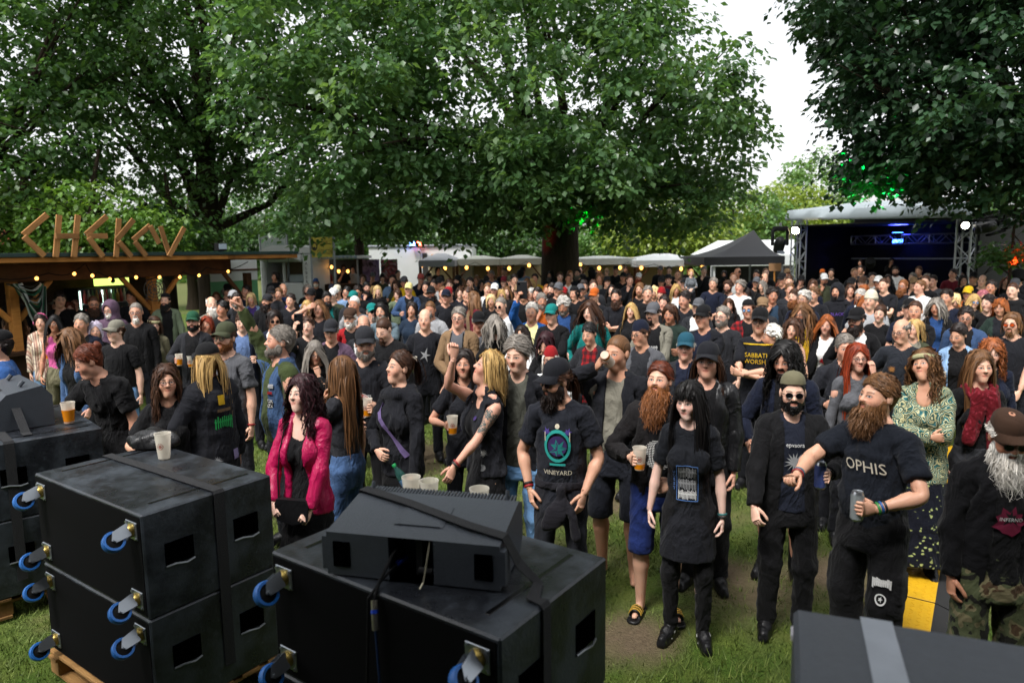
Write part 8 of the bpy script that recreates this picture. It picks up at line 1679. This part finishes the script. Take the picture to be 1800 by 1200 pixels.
# dark cloth bag on the left stack, orange bag on the lawn
p = onz(258, 792, 1.23); V, Q = snets(axis((-.22, .22, .014)), axis((-.16, .16, .014)), axis((-.02, .16, .014)), lambda P_: np.maximum(el(P_, (0, 0, .03), (.17, .11, .085)) + .014 * np.sin(P_[:, 0] * 34 + 3 * np.sin(P_[:, 1] * 25)) * np.sin(P_[:, 1] * 30 + P_[:, 2] * 28), -P_[:, 2])); o = link('cloth_bag', mesh_np('cloth_bag', V, Q, True, cloth_mat('leather'), {'rest': V}), None, col('black')); o.location = (p[0], p[1] + .1, 1.234); tag(o, 'crumpled black bag lying at the back of the left bass stack', 'bag')
p = onz(1662, 832); V, Q = snets(axis((-.2, .2, .014)), axis((-.2, .2, .014)), axis((-.02, .2, .014)), lambda P_: np.maximum(el(P_, (0, 0, .07), (.13, .10, .09)) + .010 * np.sin(P_[:, 0] * 44) * np.sin(P_[:, 1] * 40 + P_[:, 2] * 38), -P_[:, 2])); o = link('plastic_bag', mesh_np('plastic_bag', V, Q, True, simple('orange_bag', 'd08a10', .45, .25, 6), {'rest': V})); o.location = (p[0], p[1], gz(p[1]) - .01); tag(o, 'crumpled yellow orange plastic bag on the grass by the cable ramp', 'bag')
# ================================================================== labels for everyone in the back rows
ZONE = [(110, 'by the left end of the bar'), (300, 'in front of the wooden bar'), (455, 'below the tarp screen'), (545, 'before the food trailer'), (640, 'below the yellow banner'), (735, 'before the white box'), (870, 'before the grey marquee'), (960, 'left of the trunk'), (1035, 'below the trunk'), (1130, 'right of the trunk'), (1240, 'before the white marquee'), (1398, 'before the black tent'), (1550, 'before the stage left half'), (1700, 'before the stage right half'), (9999, 'at the far right')]
CW = dict(ink='black', char='dark grey', bdenim='black', lgrey='pale grey', dgreen='dark green', ldenim='pale denim', denim='denim', hot='pink', royal='blue', ded08a='pale yellow'); HW = dict(short='short', crop='short', mid='chin length', bob='bobbed', long='long', vlong='long', wavy='wavy', curly='curly', lcurly='long curly', fringe='long', fringe2='long', tail='tied', bun='tied', balding='thinning', buzz='shaved'); HN = dict(dark='dark', pale='pale blond', burg='burgundy', lbrown='light brown', lilac='lilac')
TW = dict(tee='t-shirt', long='jumper', hoodie='hoodie', jacket='jacket', vest='vest', tank='tank top', coat='coat', blouse='blouse', fit='top')
cand = {}
for r in PEOPLE:
    if not r['label']:
        z_ = next(v for k_, v in ZONE if r['x'] < k_); hw = r['hat'].split(':') if r['hat'] else None; hd = f"{CW.get(hw[1], hw[1])} {dict(capback='backward cap').get(hw[0], hw[0])}" if hw else f"{HW.get(r['hair'][0], 'short')} {HN.get(r['hair'][1], r['hair'][1])} hair"
        bd = ' and beard' if r['beard'] else (' and glasses' if r['gl'] else ''); r['label'] = f"person with {hd}{bd}, {CW.get(r['top'][1], r['top'][1])} {TW[r['top'][0]]}, {z_}"
    cand.setdefault(r['label'], []).append(r)
ORD = ['leftmost', 'second from left', 'third from left', 'fourth from left', 'fifth from left', 'sixth from left', 'seventh from left']
for lb, rs in cand.items():
    rs.sort(key=lambda r: r['x'])
    for i, r in enumerate(rs): tag(r['o'], lb if len(rs) == 1 else f"{ORD[min(i, 6)]} {lb}", 'person', 'crowd watching the concert')
